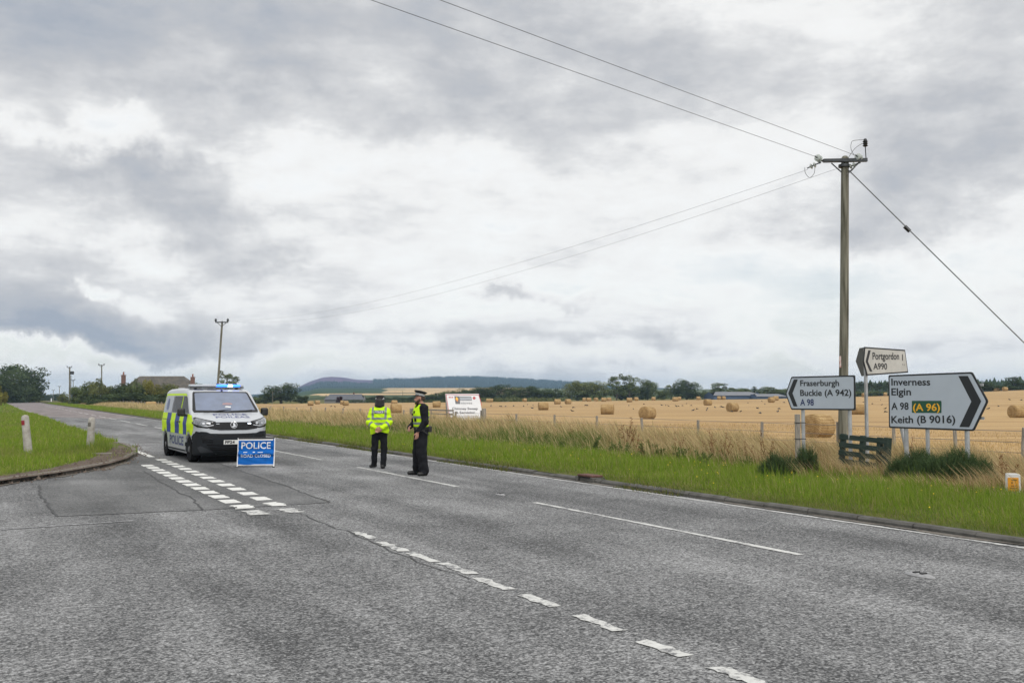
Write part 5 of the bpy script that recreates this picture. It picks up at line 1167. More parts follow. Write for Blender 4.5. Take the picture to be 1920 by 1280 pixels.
def scatter_sd(bands):
    out = []
    for s0, s1, d0, d1, dens in bands:
        n = int((s1 - s0) * (d1 - d0) * dens); out.append(np.stack([rng.uniform(s0, s1, n), rng.uniform(d0, d1, n)], 1))
    q = np.concatenate(out); x = N[0] * q[:, 1] + U[0] * q[:, 0]; y = N[1] * q[:, 1] + U[1] * q[:, 0]
    t = x / y; k = (y > 6) & (t < 1.05) & (t > -.55); return x[k], y[k], q[k, 0], q[k, 1]
def pick(n, cols, p):
    i = rng.choice(len(cols), n, p=np.array(p) / sum(p)); return np.array(cols)[i] * rng.uniform(.78, 1.22, (n, 1))
GREEN = [(.165, .285, .022), (.21, .32, .03), (.12, .21, .022), (.29, .31, .075), (.37, .33, .14)]
STRAW = [(.50, .385, .20), (.60, .48, .28), (.38, .28, .14), (.33, .215, .12), (.26, .26, .10)]
# --- mown strip by the kerb
x, y, s, d = scatter_sd([(-6, 14, 10.4, 16.2, 1500), (14, 30, 10.4, 16.2, 800), (30, 60, 10.4, 16.2, 330), (60, 130, 10.4, 16.2, 110), (130, 300, 10.4, 17, 26)])
edge = 15.1 + .8 * fbm2(s, d, .5, 3); keep = d < edge + rng.normal(0, .8, len(d)); x, y, s, d = x[keep], y[keep], s[keep], d[keep]; n = len(x)
dist = np.hypot(x, y); h = rng.gamma(5, .022, n) * (1 + .45 * fbm2(x, y, 1.7, 5)) * np.clip(.55 + (d - 10.4) * .5, .5, 1.15); w = np.maximum(.006, dist * .00045)
c = pick(n, GREEN, [4, 3.5, 2.4, 2, 1.6]); mixs = np.clip(.5 + .5 * fbm2(x, y, .8, 8), 0, 1)[:, None]; c = c * (1 - .25 * mixs) + np.array([.13, .19, .03]) * .25 * mixs
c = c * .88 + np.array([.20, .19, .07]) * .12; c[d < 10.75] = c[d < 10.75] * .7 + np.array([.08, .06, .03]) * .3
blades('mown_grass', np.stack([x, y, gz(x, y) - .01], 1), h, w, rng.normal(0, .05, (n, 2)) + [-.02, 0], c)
# --- long mixed grass behind it, straw towards the fence
x, y, s, d = scatter_sd([(-6, 14, 14.2, 21.5, 620), (14, 30, 14.2, 21.5, 420), (30, 60, 14.2, 22, 210), (60, 130, 14.2, 22, 85), (130, 300, 14.5, 23, 26)])
t = x / y; near = smooth(.18, .30, t)        # drier near the signs
keep = d > 14.9 + .7 * fbm2(s, d, .5, 3) + rng.normal(0, .35, len(d)) - near * .6; x, y, s, d, near = x[keep], y[keep], s[keep], d[keep], near[keep]; n = len(x)
dist = np.hypot(x, y); grow = smooth(14.8, 18.6 + 1.6 * near, d) * (1 - .15 * near); tall = np.clip(1 + .45 * fbm2(x, y, .9, 21) + .35 * fbm2(x, y, 3.1, 22), .3, 1.8)
h = (.14 + .47 * grow * tall) * rng.uniform(.6, 1.35, n) * np.where(s > 30, 1.1, .95); w = np.maximum(.006, dist * .00042)
strawp = np.clip(smooth(15.1, 18.4, d + 1.5 * smooth(40, 70, s) + 1.3 * fbm2(x, y, .6, 33) + 1.6 * near) * .95, 0, .95); strawp = np.clip(strawp - .40 * smooth(.2, .9, fbm2(x, y, .45, 44)) * (near < .5) * (s < 60), .26, .95)
is_s = rng.uniform(0, 1, n) < strawp
c = np.where(is_s[:, None], pick(n, STRAW, [4, 4, 2.2, 1.2, 1.2]), pick(n, [(.10, .165, .03), (.13, .19, .045), (.075, .125, .03), (.18, .20, .07)], [3, 3, 2, 2]))
red = (rng.uniform(0, 1, n) < .22 * near) & (d < 17.5); c[red] = np.array([.27, .155, .085]) * rng.uniform(.8, 1.3, (red.sum(), 1))
lean = rng.normal(0, .12, (n, 2)) * h[:, None] * 1.5 + np.array([-.30, .05]) * h[:, None]
head = np.where(is_s, rng.uniform(.5, 1.3, n), .7)
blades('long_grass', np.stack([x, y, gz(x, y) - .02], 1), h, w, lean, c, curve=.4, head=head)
# fence line straw just inside the field and stubble stalks
x, y, s, d = scatter_sd([(-4, 30, 21.2, 24.5, 130), (30, 70, 21.2, 24, 60)]); n = len(x); h = rng.uniform(.15, .5, n) * np.clip(1.3 - (d - 21) * .3, .4, 1); dist = np.hypot(x, y)
blades('field_edge_straw', np.stack([x, y, gz(x, y) - .02], 1), h, np.maximum(.005, dist * .0004), rng.normal(0, .1, (n, 2)) + [-.1, 0], pick(n, STRAW[:3], [3, 3, 1]), curve=.4)
x, y, s, d = scatter_sd([(-8, 30, 22, 40, 60), (10, 60, 22, 50, 26)]); n = len(x); row = np.abs((y * 5 + 3 * x * .06) % 1 - .5) < .22; x, y = x[row], y[row]; n = len(x); dist = np.hypot(x, y)
blades('stubble_stalks', np.stack([x, y, gz(x, y) - .01], 1), rng.uniform(.06, .14, n), np.maximum(.006, dist * .0004), rng.normal(0, .02, (n, 2)), pick(n, [(.58, .42, .20), (.48, .34, .16), (.36, .25, .11)], [3, 2, 1]))
# --- left verge
def inside(px_, py_, poly):
    c = np.zeros(len(px_), bool)
    for i in range(len(poly)):
        a, b = poly[i], poly[i - 1]; k = (a[1] > py_) != (b[1] > py_); c ^= k & (px_ < (b[0] - a[0]) * (py_ - a[1]) / ((b[1] - a[1]) or 1e-9) + a[0])
    return c
def poly_scatter(poly, bands):
    X_, Y_ = [], []
    for y0, y1, x0, x1, dens in bands:
        n = int((y1 - y0) * (x1 - x0) * dens); xx = rng.uniform(x0, x1, n); yy_ = rng.uniform(y0, y1, n); k = inside(xx, yy_, poly) & (np.abs(xx / yy_) < .9); X_.append(xx[k]); Y_.append(yy_[k])
    return np.concatenate(X_), np.concatenate(Y_)
vp = [tuple(p[:2]) for p in vergeL]; sp_ = [tuple(Gz(p)[:2]) for p in soil]
x, y = poly_scatter(vp, [(14, 32, -29, -8, 620), (32, 52, -44, -14, 300), (52, 100, -62, -22, 75), (100, 330, -210, -45, 8)])
cut_ = [tuple(Gz(p)[:2]) for p in [(-330, 945), (-160, 926), (-60, 914), (0, 906), (60, 897), (101, 891), (158, 882), (205, 873), (240, 865), (264, 856), (268, 848), (262, 840), (248, 833.5), (232, 831), (218, 831.5), (209, 837), (199, 846), (174, 856), (161, 861), (140, 866), (95, 877), (40, 886), (0, 892), (-100, 904), (-330, 924)]]; onsoil = inside(x + rng.normal(0, .06, len(x)), y + rng.normal(0, .20, len(x)), cut_); k = ~onsoil | (rng.uniform(0, 1, len(x)) < .05); x, y, onsoil = x[k], y[k], onsoil[k]; n = len(x); dist = np.hypot(x, y)
h = rng.gamma(5, .02, n) * (1 + .5 * fbm2(x, y, 1.3, 51)) * np.where(onsoil, .5, 1); w = np.maximum(.006, dist * .00045)
tuft = np.exp(-(((x + 12.2) / 1.1) ** 2 + ((y - 29.6) / 1.4) ** 2)); h = h * (1 + 1.6 * tuft)
c = pick(n, GREEN, [3, 4, 2.6, 2.0, .8]); dry = np.clip(.16 + smooth(.2, .9, fbm2(x, y, .5, 61)) * .5, 0, .7)[:, None]; c = c * (1 - dry) + np.array([.24, .24, .08]) * dry
c = c * (1 - .35 * tuft[:, None]) + np.array([.06, .09, .03]) * .35 * tuft[:, None]
blades('left_verge_grass', np.stack([x, y, np.full(n, .075)], 1), h, w, rng.normal(0, .05, (n, 2)), c)
# stones and crumbs of earth on the soil strip
xa, ya = poly_scatter(sp_, [(14, 31, -24, -9, 60)]); kk = np.array([p[:2] for p in kp]); ki = rng.integers(0, len(kk) - 1, 900); kt = rng.random((900, 1)); kq = kk[ki] + (kk[ki + 1] - kk[ki]) * kt + rng.normal(0, .22, (900, 2)); x = np.concatenate([xa, kq[:, 0]]); y = np.concatenate([ya, kq[:, 1]]); n = len(x); v = []; f = []
for i in range(n):
    r = rng.gamma(2, .008); o = len(v); q = [(1, 0, 0), (-.5, .87, 0), (-.5, -.87, 0), (0, 0, 1.1)]; a = rng.uniform(0, 6)
    v += [(x[i] + r * (p[0] * math.cos(a) - p[1] * math.sin(a)), y[i] + r * (p[0] * math.sin(a) + p[1] * math.cos(a)), .02 + (.07 if i < len(xa) else 0) + r * p[2]) for p in q]; f += [[o, o + 1, o + 3], [o + 1, o + 2, o + 3], [o + 2, o, o + 3]]
tag(link('loose_stones', fast_mesh('loose_stones', v, f, False, [M['soil']])), kind='stuff')
# --- weeds in the gutter, yellow flowers, docks and thistles
n = 16000; s = rng.uniform(-6, 60, n); clump = fbm2(s, s * 0, 1.1, 71) > .25; s = s[clump]; n = len(s); d = 10.22 + rng.normal(.0, .10, n); q = np.stack([N[0] * d + U[0] * s, N[1] * d + U[1] * s], 1)
blades('gutter_weeds', np.stack([q[:, 0], q[:, 1], np.where(d > 10.27, .07, 0)], 1), rng.uniform(.02, .13, n) * (1 + .6 * fbm2(s, s * 0, 2.3, 77)), np.full(n, .011), rng.normal(0, .04, (n, 2)), pick(n, [(.10, .13, .03), (.17, .15, .06), (.07, .09, .03)], [2, 2, 1]))
x, y, s, d = scatter_sd([(-4, 30, 10.8, 16, 1.3)]); n = len(x); v = []; f = []
for i in range(n):
    o = len(v); r = .008 + .005 * rng.random(); zc = float(gz(x[i], y[i])) + rng.uniform(.06, .16); v += [(x[i] + r * math.cos(w_), y[i] + r * math.sin(w_), zc + .006 * (-1) ** k) for k, w_ in enumerate(np.linspace(0, 2 * math.pi, 8, endpoint=False))] + [(x[i], y[i], zc + .012)]; f += [[o + k, o + (k + 1) % 8, o + 8] for k in range(8)]
tag(link('yellow_flowers', fast_mesh('yellow_flowers', v, f, False, [mat('yellow_petals', (.75, .52, .01), .6)])), kind='stuff')
def weed(p, h, seed, kindw):
    r = np.random.default_rng(seed); V = []; C = []; F_ = []
    def leaf(a, b, w, col):
        a, b = np.array(a), np.array(b); dd = b - a; sd_ = np.cross(dd, r.normal(0, 1, 3)); sd_ = sd_ / (np.linalg.norm(sd_) + 1e-9) * w; o = len(V); V.extend([a, (a + b) / 2 - sd_, (a + b) / 2 + sd_, b]); C.extend([col] * 4); F_.extend([[o, o + 1, o + 2], [o + 1, o + 3, o + 2]])
    for st in range(r.integers(3, 7)):
        tip = np.array([r.normal(-.12, .14), r.normal(0, .14), h * r.uniform(.6, 1.0)]); stc = (.17, .10, .05) if kindw else (.09, .12, .04)
        leaf((0, 0, 0), tip, .008, stc)
        for k in range(26 if kindw else 34):
            t_ = r.uniform(.45, 1) if kindw else r.uniform(.05, 1); b_ = tip * t_; e = b_ + r.normal(0, 1, 3) * (.05 if kindw else .10) * (1.2 - t_ * .5) + (0, 0, .03); leaf(b_, e, .010 if kindw else .022, tuple(np.array((.20, .105, .05) if kindw else (.12, .155, .05)) * r.uniform(.75, 1.3)))
    me = fast_mesh('plant', np.array(V), np.array(F_), False, [M['leaf']]); set_col(me, C); return me
wm1 = [weed(None, 1.0, 100 + i, True) for i in range(3)]; wm2 = [weed(None, .62, 200 + i, False) for i in range(4)]
wpos = [(1175, 30, 1), (1190, 27.5, 1), (1340, 25, 1), (1355, 24.4, 1), (1400, 24, 1), (1335, 26.5, 1), (1270, 27, 1), (1160, 33, 1), (955, 43, 1), (1075, 36, 1), (1010, 40, 1), (1440, 23, 1), (640, 62, 1), (1880, 17.5, 1), (1700, 24, 1)]
wpos2 = [(620, 60), (650, 57), (1000, 35), (1020, 34), (1150, 29), (1165, 28.5), (1185, 29), (1210, 27), (1240, 26), (1280, 25), (1100, 32), (940, 40), (1400, 21.5), (1320, 23), (1060, 31), (560, 66), (880, 42), (1830, 18.5), (1860, 18), (1110, 30), (1225, 28.5), (760, 48), (700, 52)]
names = ['tall brown seeded dock', 'leafy green thistle']
for k, (lst, mm) in enumerate(((wpos, wm1), (wpos2, wm2))):
    for i, q in enumerate(lst):
        p = P(q[0], 850, q[1]); s_, d_ = to_sd(p[0], p[1])
        o = link('dock_plant' if k == 0 else 'thistle_plant', mm[i % len(mm)]); o.location = (p[0], p[1], post_z(p[0], p[1])); o.rotation_euler = (0, 0, rng.uniform(0, 6)); o.scale = [rng.uniform(.75, 1.15) * (1 if k == 0 else .72)] * 3
        tag(o, ('tall brown dock gone to seed in the long roadside grass' if k == 0 else 'leafy green thistle plant in the long roadside grass'), 'plant', ('brown docks in the long grass' if k == 0 else 'green thistles in the long grass'))
# --- gorse bushes
def gorse(name, ctr, rx, ry, hgt, n, seed, label, lean=-.1):
    r = np.random.default_rng(seed); V, F_, C = [], [], []; base = np.array(ctr)
    root = empty('gorse_bush', ctr, 0, label, 'bush', 'dark gorse bushes in the verge')
    a = r.uniform(0, 2 * math.pi, n); q = np.sqrt(r.uniform(0, 1, n)); lx, ly = np.cos(a) * q, np.sin(a) * q
    lump = 1 + .10 * np.sin(lx * 7 + seed) + .09 * np.sin(lx * 13 + ly * 9); hh = hgt * np.sqrt(np.maximum(1 - q ** 3.0, .10)) * lump
    for i in range(n):
        z1 = hh[i] * r.uniform(.45, 1.0); tp = np.array([lx[i] * rx * 1.0, ly[i] * ry, z1]); dr = np.array([lx[i] * .55 + lean + r.normal(0, .28), ly[i] * .5 + r.normal(0, .28), 1.0]); dr /= np.linalg.norm(dr); L = r.uniform(.14, .30) * (1.25 if z1 > hgt * .7 else 1)
        b = tp - dr * L * .6; col = np.array([.060, .092, .042]) * r.uniform(.65, 1.55) * (1.0 + .0 * z1); col = col + np.array([.02, .025, 0]) * (r.random() < .15)
        m = 15; ts = np.linspace(.05, 1, m); ax = b + dr * (ts * L)[:, None]; nd = r.normal(0, 1, (m, 3)); nd = nd - (nd @ dr)[:, None] * dr; nd /= np.linalg.norm(nd, axis=1, keepdims=True); nd = nd * .75 + dr * .65; ln = (.068 * (1.08 - ts))[:, None] * r.uniform(.7, 1.2, (m, 1)); tip = ax + nd * ln; sdv = np.cross(nd, dr) * .008
        o = len(V) and sum(len(k) for k in V); v = np.stack([ax - sdv, ax + sdv, tip], 1).reshape(-1, 3); V.append(v); F_.append(np.arange(m * 3).reshape(m, 3) + o); C.append(np.tile(col, (m * 3, 1)) * r.uniform(.8, 1.2, (m * 3, 1)))
    me = fast_mesh('foliage', np.concatenate(V), np.concatenate(F_), False, [M['leaf']]); set_col(me, np.concatenate(C)); link('foliage', me, root)
    mb = MB()
    for i in range(16): w = r.uniform(0, 6.28); k = r.uniform(.1, .8); mb.tube([(rx * .3 * math.cos(w), ry * .3 * math.sin(w), -.1), (rx * k * math.cos(w), ry * k * math.sin(w), hgt * .7 * (1 - k * .5))], [.018, .006], 5)
    mb.build('stem', M['bark'], root)
def gp_(px_, yd): p = P(px_, 850, yd); p[2] = post_z(p[0], p[1]) - .03; return p
gorse('gorse', gp_(1722, 19.0), .62, .5, .62, 2500, 1, 'dark green gorse bush under the left half of the Inverness sign'); gorse('gorse', gp_(1800, 18.4), .62, .55, .66, 2700, 2, 'dark green gorse bush under the arrow end of the Inverness sign'); gorse('gorse', gp_(1762, 18.3), .55, .45, .58, 2000, 5, 'low middle gorse bush between two taller ones under the Inverness sign')
gorse('gorse', gp_(1460, 19.6), .42, .36, .46, 1300, 3, 'small low gorse bush left of the Fraserburgh sign post'); gorse('gorse', gp_(1512, 20.8), .26, .3, .60, 800, 4, 'small upright gorse bush right of the strapped timber post')
# grass growing through and in front of the gorse and pallet
def extra_grass(name, spots, cols, pr):
    X_, Y_, H_ = [], [], []
    for px_, yd, rx, ry, n, h in spots:
        p = P(px_, 850, yd); X_.append(p[0] + rng.normal(0, rx, n)); Y_.append(p[1] + rng.normal(0, ry, n)); H_.append(h * rng.uniform(.5, 1.2, n))
    x, y, h = (np.concatenate(q) for q in (X_, Y_, H_)); n = len(x); blades(name, np.stack([x, y, gz(x, y) - .02], 1), h, np.full(n, .0085), rng.normal(0, .12, (n, 2)) * h[:, None] + np.array([-.55, 0]) * h[:, None], pick(n, cols, pr), curve=.35, head=rng.uniform(.5, 1.2, n))
extra_grass('straw_grass', [(1630, 20.3, .55, .3, 420, .36), (1730, 17.5, .6, .25, 420, .30), (1830, 17.0, .6, .3, 500, .30), (1492, 19.6, .14, .2, 160, .42), (1560, 21.0, .3, .3, 380, .45), (1880, 17.2, .4, .4, 500, .45), (1860, 19.5, .6, .6, 700, .6), (1690, 20.0, .3, .3, 250, .6), (1590, 24.5, 1.0, .8, 700, .75), (1480, 23.5, .8, .6, 500, .75), (1350, 26, 1.2, .8, 700, .8)], STRAW + [(.27, .155, .085)], [4, 3, 2, 1, 1.5, 2])
# ================================================================== BALES, BIRDS, TREES, BUILDINGS
def straw_mat():
    m, b, t = new_mat('straw_bale'); b.inputs['Roughness'].default_value = .95; b.inputs['Specular IOR Level'].default_value = .1
    tcn = t.nodes.new('ShaderNodeTexCoord'); v = tcn.outputs['Object']; mpn = t.nodes.new('ShaderNodeMapping'); t.links.new(v, mpn.inputs[0]); mpn.inputs['Scale'].default_value = (22, 1.6, 1.6)
    sp = t.nodes.new('ShaderNodeSeparateXYZ'); t.links.new(v, sp.inputs[0]); rad = mth(t, 'SQRT', mth(t, 'ADD', mth(t, 'MULTIPLY', sp.outputs[1], sp.outputs[1]), mth(t, 'MULTIPLY', sp.outputs[2], sp.outputs[2])))
    a = nz(t, mpn.outputs[0], 1.6, 5, .7); g = nz(t, v, 22, 4, .7); big = nz(t, v, 2.0, 3, .5); rg = mth(t, 'MULTIPLY', mth(t, 'SINE', mth(t, 'ADD', mth(t, 'MULTIPLY', rad, 75.0), mth(t, 'MULTIPLY', g, 6))), .05)
    k = mth(t, 'ADD', mth(t, 'ADD', mth(t, 'MULTIPLY', a, .4), mth(t, 'MULTIPLY', g, .35)), mth(t, 'ADD', mth(t, 'MULTIPLY', big, .25), rg))
    t.links.new(ramp_node(t, k, [(.34, (.15, .09, .038)), (.46, (.28, .185, .085)), (.56, (.39, .275, .135)), (.68, (.52, .39, .215))]), b.inputs['Base Color'])
    bu = t.nodes.new('ShaderNodeBump'); bu.inputs['Strength'].default_value = .8; bu.inputs['Distance'].default_value = .05; t.links.new(k, bu.inputs['Height']); t.links.new(bu.outputs[0], b.inputs['Normal'])
    return m
M['straw'] = straw_mat()
def bale_mesh(seed):
    r = np.random.default_rng(seed); prof = [(.0, -.60), (.2, -.605), (.42, -.60), (.57, -.585), (.615, -.54), (.625, -.3), (.628, 0), (.625, .3), (.615, .54), (.57, .585), (.42, .60), (.2, .605), (.0, .60)]; n = 36; v = []; ph = r.uniform(0, 6, 4)
    for i, (R0, h) in enumerate(prof):
        for k in range(n):
            w = 2 * math.pi * k / n; rr = R0 * (1 + .015 * math.sin(3 * w + ph[0]) + .012 * math.sin(7 * w + ph[1] + h * 3)) + r.normal(0, .006); z = rr * math.sin(w); z = max(z, -.56) if R0 > .3 else z
            v.append((h * (1 + .02 * math.sin(w + ph[2])) + r.normal(0, .008), rr * math.cos(w), z * (.985) + .56))
    f = [[i * n + k, i * n + (k + 1) % n, (i + 1) * n + (k + 1) % n, (i + 1) * n + k] for i in range(len(prof) - 1) for k in range(n)]
    # loose straw ends sticking out
    me = fast_mesh('straw_bale', v, f, True, [M['straw']]); return me
bm_ = [bale_mesh(i) for i in range(5)]
def loose(me_src, seed):
    return me_src
c7 = lambda x, y0, y1, w: (900 + x / 3.2, 680 + y0 / 3.2, 680 + y1 / 3.2, w / 3.2)
c6 = lambda x, y0, y1, w: (480 + x / 3.692, 680 + y0 / 3.692, 680 + y1 / 3.692, w / 3.692)
c3 = lambda x, y0, y1, w: (1420 + x / 3.764, 620 + y0 / 3.764, 620 + y1 / 3.764, w / 3.764)
# (pixel data, axis angle, label)
BALES = [(c7(380, 233, 283, 70), 8, 'lone straw bale right of the advertising board in open stubble'), (c7(465, 218, 250, 42), 10, 'straw bale near the far hedge below the dark tree line'), (c7(528, 214, 246, 42), 30, 'straw bale before the left end of the round field edge trees'),
 (c7(625, 218, 234, 22), 0, 'tiny far bale peeping left of a larger one under the round trees'), (c7(653, 211, 234, 32), 10, 'far bale under the right side of the round green trees'), (c7(696, 211, 230, 26), 50, 'far bale below the gap left of the tall airy trees'),
 (c7(743, 218, 243, 40), 10, 'bale overlapping another one under the tall airy trees'), (c7(774, 214, 236, 28), 10, 'bale half hidden behind its neighbour under the tall airy trees'), (c7(765, 238, 303, 90), -6, 'large straw bale with flat grey end in the middle stubble'),
 (c7(897, 217, 245, 40), 5, 'bale below the right trunk of the tall airy trees'), (c7(937, 209, 232, 34), 30, 'far bale just right of the tall airy trees'), (c7(1041, 207, 224, 28), 20, 'far bale in front of the small bushes by the dark dense tree'),
 (c7(1005, 260, 341, 125), 58, 'large straw bale with a fence post in front of its round end'), (c7(1172, 207, 234, 36), 15, 'bale below the dark dense tree'), (c7(1197, 207, 224, 20), 15, 'small bale tucked behind the one below the dark dense tree'),
 (c7(1310, 204, 222, 30), 20, 'far bale between the dark dense tree and the blue sheds'), (c7(1367, 208, 248, 60), 38, 'pale straw bale in front of the left blue shed'), (c7(1434, 204, 225, 24), 10, 'left one of two small bales before the blue sheds'), (c7(1461, 205, 227, 28), 30, 'right one of two small bales before the blue sheds'),
 (c7(1515, 220, 278, 82), 50, 'big straw bale below the blue sheds with its round end to the left'), (c7(1749, 206, 240, 50), 35, 'bale close left of the Fraserburgh sign'), (c7(1775, 206, 235, 28), 20, 'bale hidden behind another one left of the Fraserburgh sign'),
 (c7(50, 220, 239, 30), 0, 'far bale by the hedge just right of the advertising board'), (c7(70, 226, 239, 16), 0, 'tiny bale beside the hedge right of the advertising board'), (c7(268, 226, 238, 22), 30, 'tiny lone bale before the green hedge'),
 (c6(378, 250, 284, 44), 5, 'left bale of the pair beside the grey barn'), (c6(425, 255, 283, 38), 15, 'right bale of the pair left of the grey barn'), (c6(620, 250, 285, 46), 25, 'bale standing in front of the grey barn wall'), (c6(595, 252, 282, 25), 15, 'bale half hidden by the one in front of the grey barn'),
 (c6(957, 248, 281, 50), 15, 'bale seen between the two officers far away'), (c6(1250, 257, 302, 64), -5, 'straw bale left of the advertising board behind the gate'), (c6(970, 283, 350, 82), 10, 'large pale bale behind the shoulder of the officer in the yellow jacket'),
 (c3(430, 598, 775, 215), 55, 'nearest large straw bale under the Fraserburgh sign'), (c3(715, 513, 594, 130), -5, 'straw bale between the two sign posts right of the wooden pole'), (c3(756, 455, 485, 45), 30, 'far bale left of the thin Portgordon post'), (c3(905, 452, 478, 25), 10, 'far bale peeping out left of the Inverness sign'),
 (c3(1835, 500, 595, 150), 48, 'large straw bale at the right edge right of the arrow sign'), (c3(1675, 445, 465, 35), 30, 'small bale on the slope left of a pair by the right edge'), (c3(1750, 437, 467, 44), 40, 'front bale of the pair on the slope at the right'), (c3(1708, 439, 465, 26), 20, 'rear bale of the pair on the slope at the right'), ((283, 748.5, 756, 20), 0, 'lone bale beside the fence before the garden hedge')]
for i, ((px_, y0, y1, w), ang, lab) in enumerate(BALES):
    Yd = min(1.22 * FPX / (y1 - y0), 330.0)
    if i == len(BALES) - 1: Yd = 150.0
    p = P(px_, y1, Yd); g = float(gz(p[0], p[1])); zb = p[2]
    if abs(zb - g) > .25: zb = g + np.sign(zb - g) * 0      # stand on the field
    # slide along the view ray until it meets the ground
    o = link('straw_bale', bm_[i % 5]); ry_ = math.atan2(p[0], p[1])
    o.location = (p[0], p[1], g - .03); o.rotation_euler = (0, 0, R(ang) - ry_); sc = max(.72, min(1.2, w * Yd / FPX / 1.35)) if ang < 20 else 1.0; o.scale = (sc, 1, 1)
    tag(o, lab, 'straw bale', 'round straw bales in the stubble field')
# --- crows
def crow_mesh(seed, peck):
    r = np.random.default_rng(seed)
    pr = [((-.11, 0, .15), (.06, 0, .19), .045, .06, (1, .9, 1)), ((-.25, 0, .12), (-.11, 0, .16), .016, .035), ((.06, 0, .20), (.13, 0, .10 if peck else .27), .042, .032), ((.13, 0, .10 if peck else .27), (.20, 0, .04 if peck else .265), .022, .006), ((-.01, .025, .12), (.0, .03, .0), .012, .008), ((-.01, -.025, .12), (.0, -.03, .0), .012, .008), ((-.20, .05, .15), (.05, .05, .19), .02, .03), ((-.20, -.05, .15), (.05, -.05, .19), .02, .03)]
    v, q = nets(union(pr, .02), (-.32, -.14, -.03), (.28, .14, .36), .022); return fast_mesh('crow', v, q, True, [mat('black_feathers', (.010, .010, .013), .5)])
cm = [crow_mesh(1, True), crow_mesh(2, False)]
CROWS = [(65, 262), (122, 264), (155, 263), (200, 263), (262, 263), (318, 258), (316, 273), (486, 267), (560, 272), (552, 294), (632, 257), (645, 258), (893, 259), (920, 281), (983, 249), (1090, 258), (1115, 258), (1175, 262), (1192, 262), (1280, 290), (1302, 280), (1360, 290), (1365, 279), (1410, 272), (1445, 266), (1456, 271), (1510, 297), (1565, 297), (1608, 241), (1665, 277), (1683, 306), (1788, 297), (1795, 279), (1735, 239), (1710, 250), (1240, 246), (1215, 259), (130, 265), (1180, 264), (1500, 262), (1825, 240), (640, 259), (1268, 258), (1130, 261)]
CR = [(900 + a / 3.2, 680 + b / 3.2) for a, b in CROWS] + [(1420 + a / 3.764, 620 + b / 3.764) for a, b in [(20, 585), (145, 576), (154, 553), (32, 500), (98, 490), (880, 525), (905, 578), (905, 555), (812, 517), (765, 503), (1702, 535), (1780, 490), (1865, 492), (1632, 556), (870, 490), (2, 550), (750, 507)]] + [(480 + a / 3.692, 680 + b / 3.692) for a, b in [(545, 307), (610, 310), (1628, 300), (1690, 303), (1725, 305), (1785, 300), (1910, 318), (1880, 290), (520, 305)]]
for i, (px_, py_) in enumerate(CR):
    r_ = ray(px_, py_ + .8); lo_, hi_ = 30.0, 335.0
    for k in range(40):
        m_ = (lo_ + hi_) / 2; e_ = EYE + r_[2] * m_ - float(gz(r_[0] * m_, m_)); lo_, hi_ = (m_, hi_) if e_ > 0 else (lo_, m_)
    Yd = lo_; o = link('crow', cm[i % 2]); x_ = r_[0] * Yd; o.location = (x_, Yd, float(gz(x_, Yd))); o.rotation_euler = (0, 0, rng.uniform(0, 6.28)); s_ = rng.uniform(.95, 1.3); o.scale = (s_, s_, s_); tag(o, 'small black crow feeding on the open stubble', 'bird', 'crows scattered over the stubble field')

# --- trees
def leaf_cloud(ctrs, rad, n, size, hue, seed, up=.25):
    r = np.random.default_rng(seed); ctrs = np.asarray(ctrs); rad = np.asarray(rad); pw = rad ** 2 / (rad ** 2).sum(); i = r.choice(len(ctrs), n, p=pw)
    dv = r.normal(0, 1, (n, 3)); dv /= np.linalg.norm(dv, axis=1, keepdims=True); q = r.uniform(.35, 1.08, n) ** .6; p = ctrs[i] + dv * (rad[i] * q)[:, None] * [1, 1, .85]
    nrm = dv + r.normal(0, .7, (n, 3)) + [0, 0, up]; nrm /= np.linalg.norm(nrm, axis=1, keepdims=True); a = np.cross(nrm, r.normal(0, 1, (n, 3))); a /= np.linalg.norm(a, axis=1, keepdims=True); b = np.cross(nrm, a); s = size * r.uniform(.6, 1.4, n)[:, None]
    v = np.stack([p - a * s, p - b * s * .55, p + a * s, p + b * s * .55], 1).reshape(-1, 3); f = np.arange(n * 4).reshape(n, 4)
    cl = r.uniform(.70, 1.35, len(ctrs))[i] * r.uniform(.75, 1.3, n); c = np.repeat(np.array(hue)[None] * cl[:, None], 4, 0); return v, f, c
